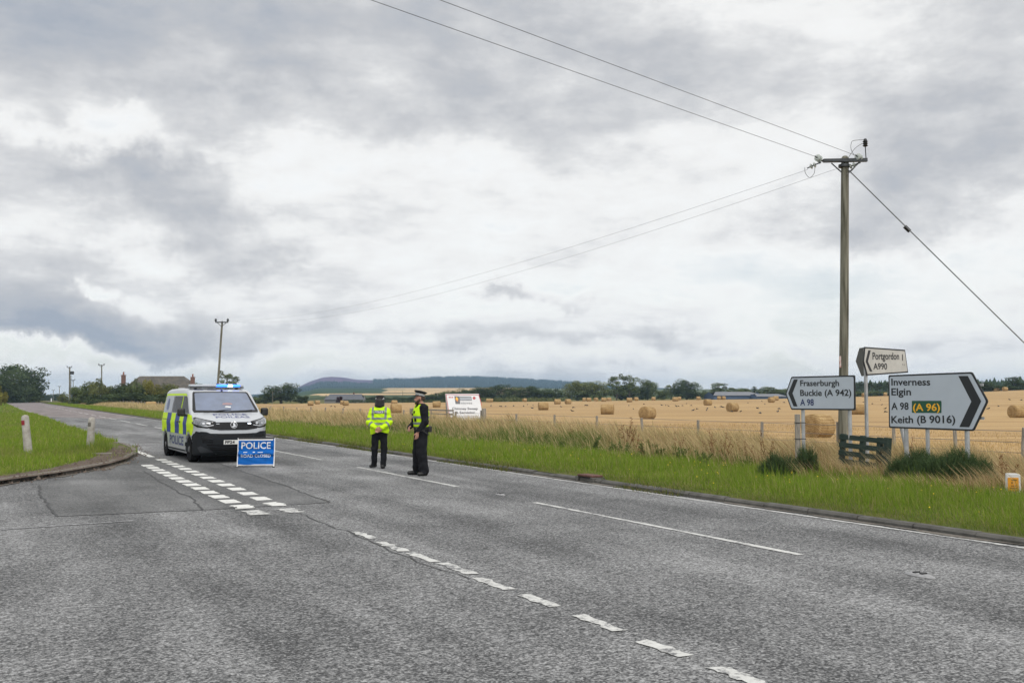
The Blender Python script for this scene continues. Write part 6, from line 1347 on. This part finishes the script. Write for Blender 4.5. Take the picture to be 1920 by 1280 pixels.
def tree_proto(kind, seed, hue):
    r = np.random.default_rng(seed); mb = MB(); ctrs, rad = [], []
    if kind == 'broad':
        th = .30; tips = []
        mb.tube([(0, 0, -.04), (.01, 0, .16), (.0, .01, .34), (.02, 0, .6)], [.030, .024, .020, .010], 7)
        for k in range(13):
            w = k * 2.4 + r.uniform(-.4, .4); z = .16 + .5 * (k / 12) ; L = .30 * (1 - .35 * abs(z - .40) / .4) * r.uniform(.8, 1.15); e = (L * math.cos(w), L * math.sin(w), z + r.uniform(.06, .20)); mb.tube([(0, 0, z), (e[0] * .5, e[1] * .5, z + .05), e], [.012, .008, .004], 5); ctrs.append(e); rad.append(r.uniform(.12, .19))
        for k in range(17):
            w = r.uniform(0, 6.28); q = r.uniform(0, .30); ctrs.append((q * math.cos(w), q * math.sin(w), r.uniform(.34, .86 - q * .5))); rad.append(r.uniform(.10, .17))
        for k in range(11): w = r.uniform(0, 6.28); q = r.uniform(.08, .30); ctrs.append((q * math.cos(w), q * math.sin(w), r.uniform(.12, .34))); rad.append(r.uniform(.11, .16))
        n, s = 5200, .021
    elif kind == 'airy':
        mb.tube([(0, 0, -.04), (.02, .0, .3), (.0, .02, .75)], [.022, .018, .006], 7)
        for k in range(17):
            w = k * 2.4 + r.uniform(-.4, .4); z = .14 + .66 * k / 16; L = .24 * r.uniform(.6, 1.1) * (1 - .3 * z); e = (L * math.cos(w), L * math.sin(w), z + r.uniform(.05, .16)); mb.tube([(0, 0, z), e], [.009, .003], 5); ctrs.append(e); rad.append(r.uniform(.075, .12))
        for k in range(9): w = r.uniform(0, 6.28); q = r.uniform(0, .18); ctrs.append((q * math.cos(w), q * math.sin(w), r.uniform(.2, .88))); rad.append(r.uniform(.06, .11))
        n, s = 2500, .019
    elif kind == 'bush':
        for k in range(7): w = r.uniform(0, 6.28); e = (.3 * math.cos(w), .3 * math.sin(w), .5); mb.tube([(0, 0, -.03), (e[0] * .4, e[1] * .4, .25), e], [.02, .014, .006], 5)
        for k in range(26): w = r.uniform(0, 6.28); q = .42 * math.sqrt(r.uniform(0, 1)); ctrs.append((q * math.cos(w), q * math.sin(w), r.uniform(.16, .84 - q * .6))); rad.append(r.uniform(.13, .20))
        n, s = 3800, .030
    elif kind == 'conifer':
        mb.tube([(0, 0, -.04), (0, 0, .98)], [.018, .003], 6)
        for k in range(30): z = .10 + .86 * k / 29; q = .17 * (1.02 - z) * r.uniform(.5, 1.1); w = k * 2.4; ctrs.append((q * math.cos(w), q * math.sin(w), z)); rad.append(.035 + .085 * (1 - z))
        n, s = 1300, .022
    elif kind == 'pine':
        mb.tube([(0, 0, -.04), (.02, 0, .5), (0, .01, .9)], [.018, .014, .006], 6)
        for k in range(14): w = k * 2.4; z = .58 + .38 * k / 13; q = .17 * (1.1 - z) * 2 * r.uniform(.4, 1); mb.tube([(0, 0, z - .03), (q * math.cos(w), q * math.sin(w), z)], [.006, .003], 4); ctrs.append((q * math.cos(w), q * math.sin(w), z)); rad.append(r.uniform(.06, .10))
        n, s = 1300, .018
    v, f, c = leaf_cloud(ctrs, rad, n, s, hue, seed); me = fast_mesh('crown', v, f, False, [M['leaf']]); set_col(me, c)
    o = mb.build('trunk', M['bark'], None, True); tm = o.data; bpy.data.objects.remove(o); return me, tm, (v[:, 2].max(), np.percentile(np.abs(v[:, 0]), 98))
PROTO = {}
def proto(kind, var, hue):
    k = (kind, var, hue)
    if k not in PROTO: PROTO[k] = tree_proto(kind, 300 + var * 17 + len(kind), hue)
    return PROTO[k]
DG, MG, OG, YG = (.070, .095, .045), (.115, .145, .058), (.15, .165, .062), (.21, .20, .05)
def tree(px_, pyt, wpx, Yd, kind, var, hue, label, name=None, group=None, pyb=None, cat=None):
    cm_, tm, (zm, xm) = proto(kind, var, hue); p = P(px_, 750, Yd); g = float(gz(p[0], p[1])) if p[0] / p[1] > -.42 and (p[0] * N[0] + p[1] * N[1]) > 12 else -.5
    H_ = (P(px_, pyt, Yd)[2] - g) / zm; Wd = wpx * Yd / FPX / (2 * xm)
    r = empty(name or {'bush': 'bush', 'conifer': 'conifer_tree', 'pine': 'pine_tree'}.get(kind, 'tree'), (p[0], p[1], g), rng.uniform(0, 6.28), label, cat or ('bush' if kind == 'bush' else 'tree'), group); r.scale = (Wd, Wd, H_)
    link('crown', cm_, r); link('trunk', tm, r); return r
T = tree
# left side of the road
T(36, 680, 88, 330, 'broad', 0, DG, 'largest dark spreading tree left of the far road bend', group='trees left of the road'); T(2, 692, 80, 300, 'broad', 1, DG, 'dark tree at the left picture edge beside the largest one', group='trees left of the road'); T(62, 712, 40, 345, 'broad', 2, DG, 'lower dark tree overhanging the road at the far bend', group='trees left of the road'); T(12, 716, 60, 310, 'bush', 1, DG, 'dark undergrowth beneath the big trees left of the road', 'bush', 'trees left of the road'); T(45, 726, 46, 325, 'bush', 0, DG, 'dark bush at the foot of the largest tree by the road', 'bush', 'trees left of the road')
T(0, 722, 28, 190, 'bush', 2, YG, 'clipped light green bush at the left picture edge', 'bush')
for px_, t_, w, Y_, lab in [(82, 739, 22, 620, 'far dark trees at the end of the road, left clump'), (96, 738, 20, 640, 'far dark trees at the end of the road, middle clump'), (108, 737, 18, 600, 'far dark trees at the end of the road, right clump')]: T(px_, t_, w, Y_, 'bush', 0, DG, lab, 'tree', 'far trees at the end of the road', cat='tree')
T(117, 734, 18, 300, 'bush', 2, OG, 'yellow green bush left of the transformer pole', 'bush')
for i, (px_, t_, w, Y_, kd, v_, hu, lab) in enumerate([(150, 723, 38, 235, 'bush', 0, MG, 'rounded green garden shrub at the left end of the hedge'), (170, 714, 46, 228, 'bush', 1, MG, 'broad green garden shrub left of the slim pole'), (190, 708, 40, 224, 'bush', 2, OG, 'tallest rounded garden shrub behind the slim pole'), (212, 722, 42, 226, 'bush', 0, MG, 'garden shrub right of the slim pole below the left chimney'), (232, 717, 40, 220, 'bush', 1, DG, 'dark garden shrub under the left end of the bungalow roof'), (249, 708, 28, 218, 'bush', 2, MG, 'tall narrow green shrub in front of the bungalow roof'), (266, 720, 34, 220, 'bush', 1, DG, 'dark low shrub in the middle of the garden hedge'), (280, 709, 26, 214, 'bush', 0, YG, 'tall yellow green conifer like shrub before the bungalow roof'), (296, 719, 36, 216, 'bush', 2, YG, 'yellowish shrub right of the tall yellow green one'), (315, 718, 48, 218, 'bush', 1, OG, 'olive shrub behind the van end of the garden hedge'), (340, 728, 40, 222, 'bush', 0, MG, 'garden shrub hidden partly behind the van roof'), (240, 735, 130, 210, 'bush', 1, DG, 'long low dark hedge in front of the bungalow garden'), (330, 737, 110, 208, 'bush', 2, DG, 'low dark hedge continuing behind the police van')]):
    T(px_, t_, w, Y_, kd, v_, hu, lab, 'garden_shrub', 'garden shrubs and hedge in front of the bungalow', cat='shrub')
T(426, 694, 44, 300, 'airy', 0, MG, 'airy round tree behind the van roof light'); T(372, 716, 26, 310, 'airy', 1, MG, 'small airy tree right of the bungalow chimney'); T(398, 718, 26, 310, 'airy', 2, MG, 'small airy tree behind the leaning pole')
T(527, 717, 66, 345, 'broad', 3, DG, 'lone round dark tree right of the van'); T(497, 738, 34, 350, 'bush', 1, DG, 'dark bush at the left foot of the lone round tree', 'bush'); T(566, 741, 28, 352, 'bush', 0, DG, 'dark bush between the lone round tree and the barn', 'bush'); T(475, 742, 26, 340, 'bush', 2, MG, 'low bush beside the van mirror', 'bush'); T(636, 742, 12, 344, 'bush', 0, (.05, .018, .02), 'small dark red shrub against the grey barn', 'bush')
k = 0
for px_, t_, w, kd, hu in [(690, 744, 40, 'bush', DG), (712, 742, 34, 'bush', DG), (738, 743, 36, 'bush', DG), (765, 744, 40, 'bush', DG), (790, 741, 40, 'bush', DG), (815, 736, 42, 'bush', DG), (838, 733, 40, 'bush', MG), (858, 731, 36, 'broad', DG)]:
    T(px_, t_, w, 420, kd, k % 3, hu, ['low dark hedgerow bush nearest the grey barn', 'low dark hedgerow bush beside the thin bare pole', 'low dark hedgerow bush behind the gap between the officers', 'low dark bush left of the bearded officer', 'dark hedgerow bush behind the bearded officer', 'dark hedgerow bush right of the peaked cap', 'taller hedgerow bush just left of the advertising board', 'dark tree rising behind the left of the advertising board'][k], 'hedgerow_tree', 'hedgerow trees behind the field', cat='tree'); k += 1
mid = [(880, 727, 44, 'broad', DG), (905, 724, 44, 'broad', DG), (935, 719, 54, 'broad', DG), (962, 723, 40, 'broad', MG), (990, 722, 44, 'broad', DG), (1015, 727, 40, 'broad', DG), (1040, 728, 36, 'bush', DG)]
labs = ['dark tree behind the top of the advertising board', 'dark tree at the right top of the advertising board', 'highest rounded tree in the dark tree line right of the board', 'mid green tree in the middle of the dark tree line', 'dark round tree left of the second thin pale pole', 'dark tree between the two thin pale poles', 'low dark bush at the right end of the dark tree line']
for (px_, t_, w, kd, hu), lab in zip(mid, labs): T(px_, t_, w, 395, kd, int(px_) % 3, hu, lab, 'tree', 'dark tree line behind the hedge', cat='tree')
for px_, t_, w, kd, v_, hu, lab in [(1082, 712, 50, 'broad', 4, OG, 'round olive green tree at the left of the tall group'), (1116, 713, 46, 'broad', 1, OG, 'olive green tree between the round one and the airy ones'), (1100, 730, 70, 'bush', 1, MG, 'green undergrowth below the round olive trees'), (1156, 700, 36, 'airy', 0, MG, 'tallest airy tree with sky showing through'), (1181, 702, 38, 'airy', 1, MG, 'second airy tree in the tall group'), (1165, 722, 50, 'bush', 2, MG, 'leafy lower growth beneath the tall airy trees'), (1214, 709, 40, 'broad', 2, MG, 'fuller green tree at the right of the tall airy group'), (1190, 727, 60, 'bush', 0, DG, 'dark undergrowth at the right of the tall airy group'), (1243, 732, 30, 'bush', 1, MG, 'low green bush left of the dark dense tree'), (1258, 720, 28, 'airy', 2, MG, 'thin leaning tree left of the dark dense tree'), (1287, 709, 46, 'broad', 5, DG, 'dark dense rounded tree standing alone'), (1287, 728, 44, 'bush', 1, DG, 'dark lower skirt of bush under the dense tree'), (1318, 731, 24, 'bush', 2, MG, 'low bush right of the dark dense tree'), (1347, 716, 38, 'airy', 1, MG, 'airy tree just left of the blue sheds'), (1368, 724, 30, 'airy', 0, MG, 'small airy tree over the left shed roof'), (1392, 726, 30, 'broad', 0, MG, 'green tree behind the middle of the blue sheds'), (1415, 724, 30, 'conifer', 0, DG, 'dark conifer behind the blue sheds'), (1440, 724, 40, 'airy', 2, MG, 'pale tree behind the right shed roof'), (1465, 727, 36, 'broad', 1, MG, 'green tree behind the Fraserburgh sign tip'), (1500, 728, 50, 'broad', 2, DG, 'dark tree behind the Fraserburgh sign')]:
    T(px_, t_, w, 400 if t_ > 705 else 385, kd, v_, hu, lab, group='trees along the far field edge')
for i, px_ in enumerate(range(1598, 1668, 9)): T(px_ + (i % 2) * 3, 718 - (i * 7) % 5, 15, 420, 'pine', i % 3, DG, 'slender pine with bare trunk in the plantation between the two white signs', group='pines behind the signs')
for i, px_ in enumerate(range(1588, 1680, 15)): T(px_, 733, 30, 405, 'bush', i % 3, MG, 'green undergrowth before the pines between the two white signs', group='undergrowth before the pines')
for px_, t_, w, Y_, kd, v_, hu, lab in [(1848, 714, 36, 330, 'broad', 3, DG, 'dark round tree right of the arrow tip'), (1866, 721, 26, 335, 'bush', 1, DG, 'dark bush right of the round tree by the arrow tip'), (1882, 722, 24, 330, 'bush', 0, DG, 'dark bush in the middle of the right hand hedge'), (1903, 705, 34, 320, 'airy', 1, DG, 'tall dark tree with flat top at the right edge'), (1915, 716, 36, 322, 'broad', 4, DG, 'dark tree at the right picture edge'), (1895, 723, 36, 318, 'bush', 2, DG, 'dark undergrowth below the flat topped tree'), (1825, 720, 40, 335, 'broad', 2, DG, 'dark tree behind the arrow of the big sign')]: T(px_, t_, w, Y_, kd, v_, hu, lab, group='trees on the right skyline')
# hedge before the dark tree line
p0, p1 = P(903, 752, 350), P(1066, 752, 352); g0 = float(gz(p0[0], p0[1])); L = p1[0] - p0[0]; hr = empty('hedge', (p0[0], p0[1], g0), math.atan2(p1[1] - p0[1], L), 'trimmed green hedge along the far edge of the stubble', 'hedge')
v, f, c = leaf_cloud([(q, 0, .7 + .25 * math.sin(q * 3)) for q in np.arange(0, L, .8)], [.95] * len(np.arange(0, L, .8)), 5200, .17, OG, 9); me = fast_mesh('foliage', v, f, False, [M['leaf']]); set_col(me, c); link('foliage', me, hr)
p0, p1 = P(655, 755, 345), P(835, 753, 350); g0 = float(gz(p0[0], p0[1])); L = p1[0] - p0[0]; hr = empty('hedge', (p0[0], p0[1], g0), math.atan2(p1[1] - p0[1], L), 'low dark hedge at the field edge behind the officers', 'hedge')
v, f, c = leaf_cloud([(q, 0, .6) for q in np.arange(0, L, .8)], [.8] * len(np.arange(0, L, .8)), 4200, .16, DG, 10); me = fast_mesh('foliage', v, f, False, [M['leaf']]); set_col(me, c); link('foliage', me, hr)
# forests that read as one mass
def forest(name, area, n, hh, hue, seed, kind_c=True):
    r = np.random.default_rng(seed); V, F_, C = [], [], []
    for i in range(n):
        x, y = area(r); z = float(gz(x, y)); h = hh * r.uniform(.6, 1.25); w = h * r.uniform(.22, .36); k = 6; o = i * (2 * k + 1); a = np.arange(k) / k * 2 * math.pi + r.uniform(0, 1); rr = w * r.uniform(.8, 1.2, k)
        V.append(np.stack([np.cos(a) * rr + x, np.sin(a) * rr + y, np.full(k, z + h * .05)], 1)); V.append(np.stack([np.cos(a + .5) * rr * .62 + x, np.sin(a + .5) * rr * .62 + y, np.full(k, z + h * .5)], 1)); V.append(np.array([[x, y, z + h]]))
        F_ += [[o + q, o + (q + 1) % k, o + k + q] for q in range(k)] + [[o + (q + 1) % k, o + k + (q + 1) % k, o + k + q] for q in range(k)] + [[o + k + q, o + k + (q + 1) % k, o + 2 * k] for q in range(k)]
        C.append(np.tile(np.array(hue) * r.uniform(.85, 1.15), (2 * k + 1, 1)))
    me = fast_mesh(name, np.concatenate(V), np.array(F_), False, [M['far']]); set_col(me, np.concatenate(C)); tag(link(name, me), kind='stuff')
def hill_area(r):
    while True:
        y = r.uniform(2680, 3560); px_ = r.uniform(560, 1120); x = ray(px_, 745)[0] * y
        if px_ > 700 or y < 3150: return x, y
forest('hill_forest', hill_area, 5200, 8, (.022, .038, .030), 5)
def ridge_area(r): y = r.uniform(560, 900); return ray(r.uniform(1560, 2150), 745)[0] * y, y
forest('ridge_forest', ridge_area, 2400, 8, (.034, .052, .026), 6)
def low_area(r): y = r.uniform(700, 1250); return ray(r.uniform(420, 1500), 745)[0] * y, y
# --- bungalow
h0 = P(222, 750, 245); hw = (372 - 216) / FPX * 245; bz = -.6; hs = empty('bungalow', (h0[0] - .8, h0[1], bz), R(-3), 'bungalow with a brown tiled hipped roof and two brick chimneys behind the hedge', 'house')
eh, rh, dp = 3.1, 1.66 + (745 - 704.5) / FPX * 245 - bz, 9.0; wl = mat('harled_wall', (.42, .40, .36), .9, var=.1)
mb = MB(); mb.box((hw / 2, dp / 2, eh / 2), (hw - .8, dp - .8, eh)); mb.build('wall', wl, hs)
def tile_mat():
    m, b, t = new_mat('roof_tiles'); b.inputs['Roughness'].default_value = .85; tcn = t.nodes.new('ShaderNodeTexCoord'); br = t.nodes.new('ShaderNodeTexBrick'); mpn = t.nodes.new('ShaderNodeMapping'); t.links.new(tcn.outputs['Object'], mpn.inputs[0]); mpn.inputs['Rotation'].default_value = (R(-90), 0, 0); t.links.new(mpn.outputs[0], br.inputs[0])
    br.inputs['Color1'].default_value = (.085, .078, .068, 1); br.inputs['Color2'].default_value = (.135, .122, .10, 1); br.inputs['Mortar'].default_value = (.04, .035, .03, 1); br.inputs['Scale'].default_value = 1.0; br.inputs['Brick Width'].default_value = .7; br.inputs['Row Height'].default_value = .42; br.inputs['Mortar Size'].default_value = .05; t.links.new(br.outputs[0], b.inputs['Base Color']); return m
mb = MB(); rx0 = (247 - 216) / FPX * 245; rx1 = (333 - 216) / FPX * 245
mb.add([(0, 0, eh), (hw, 0, eh), (hw, dp, eh), (0, dp, eh), (rx0, dp / 2, rh), (rx1, dp / 2, rh)], [[0, 1, 5, 4], [1, 2, 5], [2, 3, 4, 5], [3, 0, 4], [0, 3, 2, 1]]); rf = mb.build('roof', tile_mat(), hs)
bk = mat('chimney_brick', (.15, .085, .068), .9, var=.25, vscale=9)
for px_, pt_ in ((223, 702.5), (356.5, 706.5)):
    x = (px_ - 217) / FPX * 245; zt = 1.66 + (745 - pt_) / FPX * 245 - bz; c_ = empty('chimney', (x, 2.6, 0)); c_.parent = hs; mb = MB(); mb.box((0, 0, zt / 2 + 1.5), (.85, .75, zt - 3)); mb.box((0, 0, zt - .05), (1.0, .9, .16)); mb.build('stack', bk, c_); mb = MB(); mb.lathe([(.2, zt), (.17, zt + .7), (.2, zt + .78)], 10); mb.build('chimney_pot', mat('clay_pot', (.24, .10, .07), .8), c_)
for x in (3, 7.5, 12, 16): mb = MB(); mb.box((x, .38, 1.6), (1.5, .08, 1.2)); w_ = mb.build('window', M['glass_dark'], hs)
# --- grey barn
b0_ = P(608, 757, 352); b1_ = P(681, 757, 352); g = float(gz(b0_[0], b0_[1])); L = b1_[0] - b0_[0]; br_ = empty('barn', (b0_[0], b0_[1], g), 0, 'long grey barn with a dark slate roof at the far edge of the field', 'barn'); zt = 1.66 + (745 - 738.5) / FPX * 352 - g; ze = zt * .42
mb = MB(); mb.prism([(0, 0), (0, ze), (5.5 * .5, zt - .25), (5.5, ze), (5.5, 0)], 0, .3); 
gable = [(0, 0, 0), (0, 6, 0), (0, 6, ze), (0, 3, zt - .1), (0, 0, ze)]; mb = MB(); v = [(.05, y, z) for _, y, z in gable] + [(L - .05, y, z) for _, y, z in gable]; mb.add(v, [[0, 1, 2, 3, 4], [9, 8, 7, 6, 5], [0, 4, 9, 5], [1, 6, 7, 2], [0, 5, 6, 1]]); mb.build('wall', mat('grey_render', (.20, .20, .20), .9, var=.1), br_)
mb = MB(); v = [(-.2, -.4, ze - .15), (L + .2, -.4, ze - .15), (L + .2 - 1.2, 3, zt), (1.5, 3, zt), (-.2, 6.4, ze - .15), (L + .2, 6.4, ze - .15)]; mb.add(v, [[0, 1, 2, 3], [3, 2, 5, 4]]); mb.build('roof', mat('slate_roof', (.085, .09, .105), .7, var=.15, vscale=1.5), br_)
mb = MB(); mb.box((L * .72, 3.2, zt + .25), (.5, .5, .7)); mb.build('chimney', bk, br_)
# --- blue farm sheds
def shed(px0, px1, pyt, pye, Yd, label, hip):
    a, b = P(px0, 748, Yd), P(px1, 748, Yd); g = float(gz(a[0], a[1])) - .3; L = b[0] - a[0]; r = empty('farm_shed', (a[0], a[1], g), R(4), label, 'shed', 'blue farm sheds'); ze = 1.66 + (745 - pye) / FPX * Yd - g; zt = 1.66 + (745 - pyt) / FPX * Yd - g; D = 14
    mb = MB(); v = [(x, y, z) for x in (0, L) for y, z in ((0, 0), (D, 0), (D, ze), (D / 2, zt - .1), (0, ze))]; mb.add(v, [[0, 1, 2, 3, 4], [9, 8, 7, 6, 5], [0, 4, 9, 5], [1, 6, 7, 2], [0, 5, 6, 1]]); mb.build('wall', mat('blue_cladding', (.06, .095, .17), .6, var=.12, vscale=1.0), r)
    mb = MB(); mb.add([(-.3, -.5, ze - .05), (L + .3, -.5, ze - .05), (L + .3 - hip, D / 2, zt), (-.3 + hip, D / 2, zt), (-.3, D + .5, ze - .05), (L + .3, D + .5, ze - .05)], [[0, 1, 2, 3], [3, 2, 5, 4]]); mb.build('roof', mat('grey_sheet_roof', (.15, .155, .17), .75, var=.15, vscale=.8), r)
    mb = MB(); mb.box((L * .6, -.06, ze * .42), (L * .2, .1, ze * .8)); mb.build('door', mat('blue_door', (.05, .08, .15), .6), r)
shed(1338, 1432, 734, 741, 385, 'left blue farm shed with a wide grey roof', 3.0); shed(1420, 1478, 738, 743, 378, 'right lower blue farm shed with a grey roof', 1.5)
# --- car far along the road
b = G(59, 752.6); cr_ = empty('car', (b[0], b[1], 0), math.atan2(-U[1], -U[0]), 'dark car far away on the road at the bend', 'car')
pc = [(-2.1, .3), (2.0, .3), (2.1, .62), (1.9, .85), (1.0, .98), (.35, 1.42), (-1.3, 1.45), (-1.9, .98), (-2.12, .8)]
mb = MB(); mb.prism(pc, -.86, .86); mb.build('body', mat('dark_car_paint', (.02, .022, .028), .3, coat=.5), cr_, bevel=.06)
mb = MB(); mb.prism([(1.02, 1.0), (.40, 1.38), (-1.25, 1.41), (-1.75, 1.0)], -.875, .875); mb.build('window', M['glass_dark'], cr_)
for x in (-1.3, 1.35):
    for y in (-.78, .78): mb = MB(); mb.lathe([(.18, -.1), (.32, -.1), (.32, .1), (.18, .1)], 14, 'y', (x, y, .32)); mb.build('wheel', M['tyre'], cr_)
for y in (-.6, .6): mb = MB(); mb.box((2.06, y, .68), (.06, .32, .14)); mb.build('headlight', M['lamp'], cr_)
# ================================================================== HAZE
hm = bpy.data.materials.new('haze_air'); hm.use_nodes = True; t = hm.node_tree; t.nodes.clear()
pv = t.nodes.new('ShaderNodeVolumePrincipled'); pv.inputs['Density'].default_value = 0.00016; pv.inputs['Color'].default_value = (.50, .73, 1.0, 1); pv.inputs['Anisotropy'].default_value = .2
ho = t.nodes.new('ShaderNodeOutputMaterial'); t.links.new(pv.outputs[0], ho.inputs['Volume'])
mb = MB(); mb.box((0, 2350, 42), (7200, 5500, 90)); hz_ = mb.build('haze', hm); tag(hz_, kind='stuff')
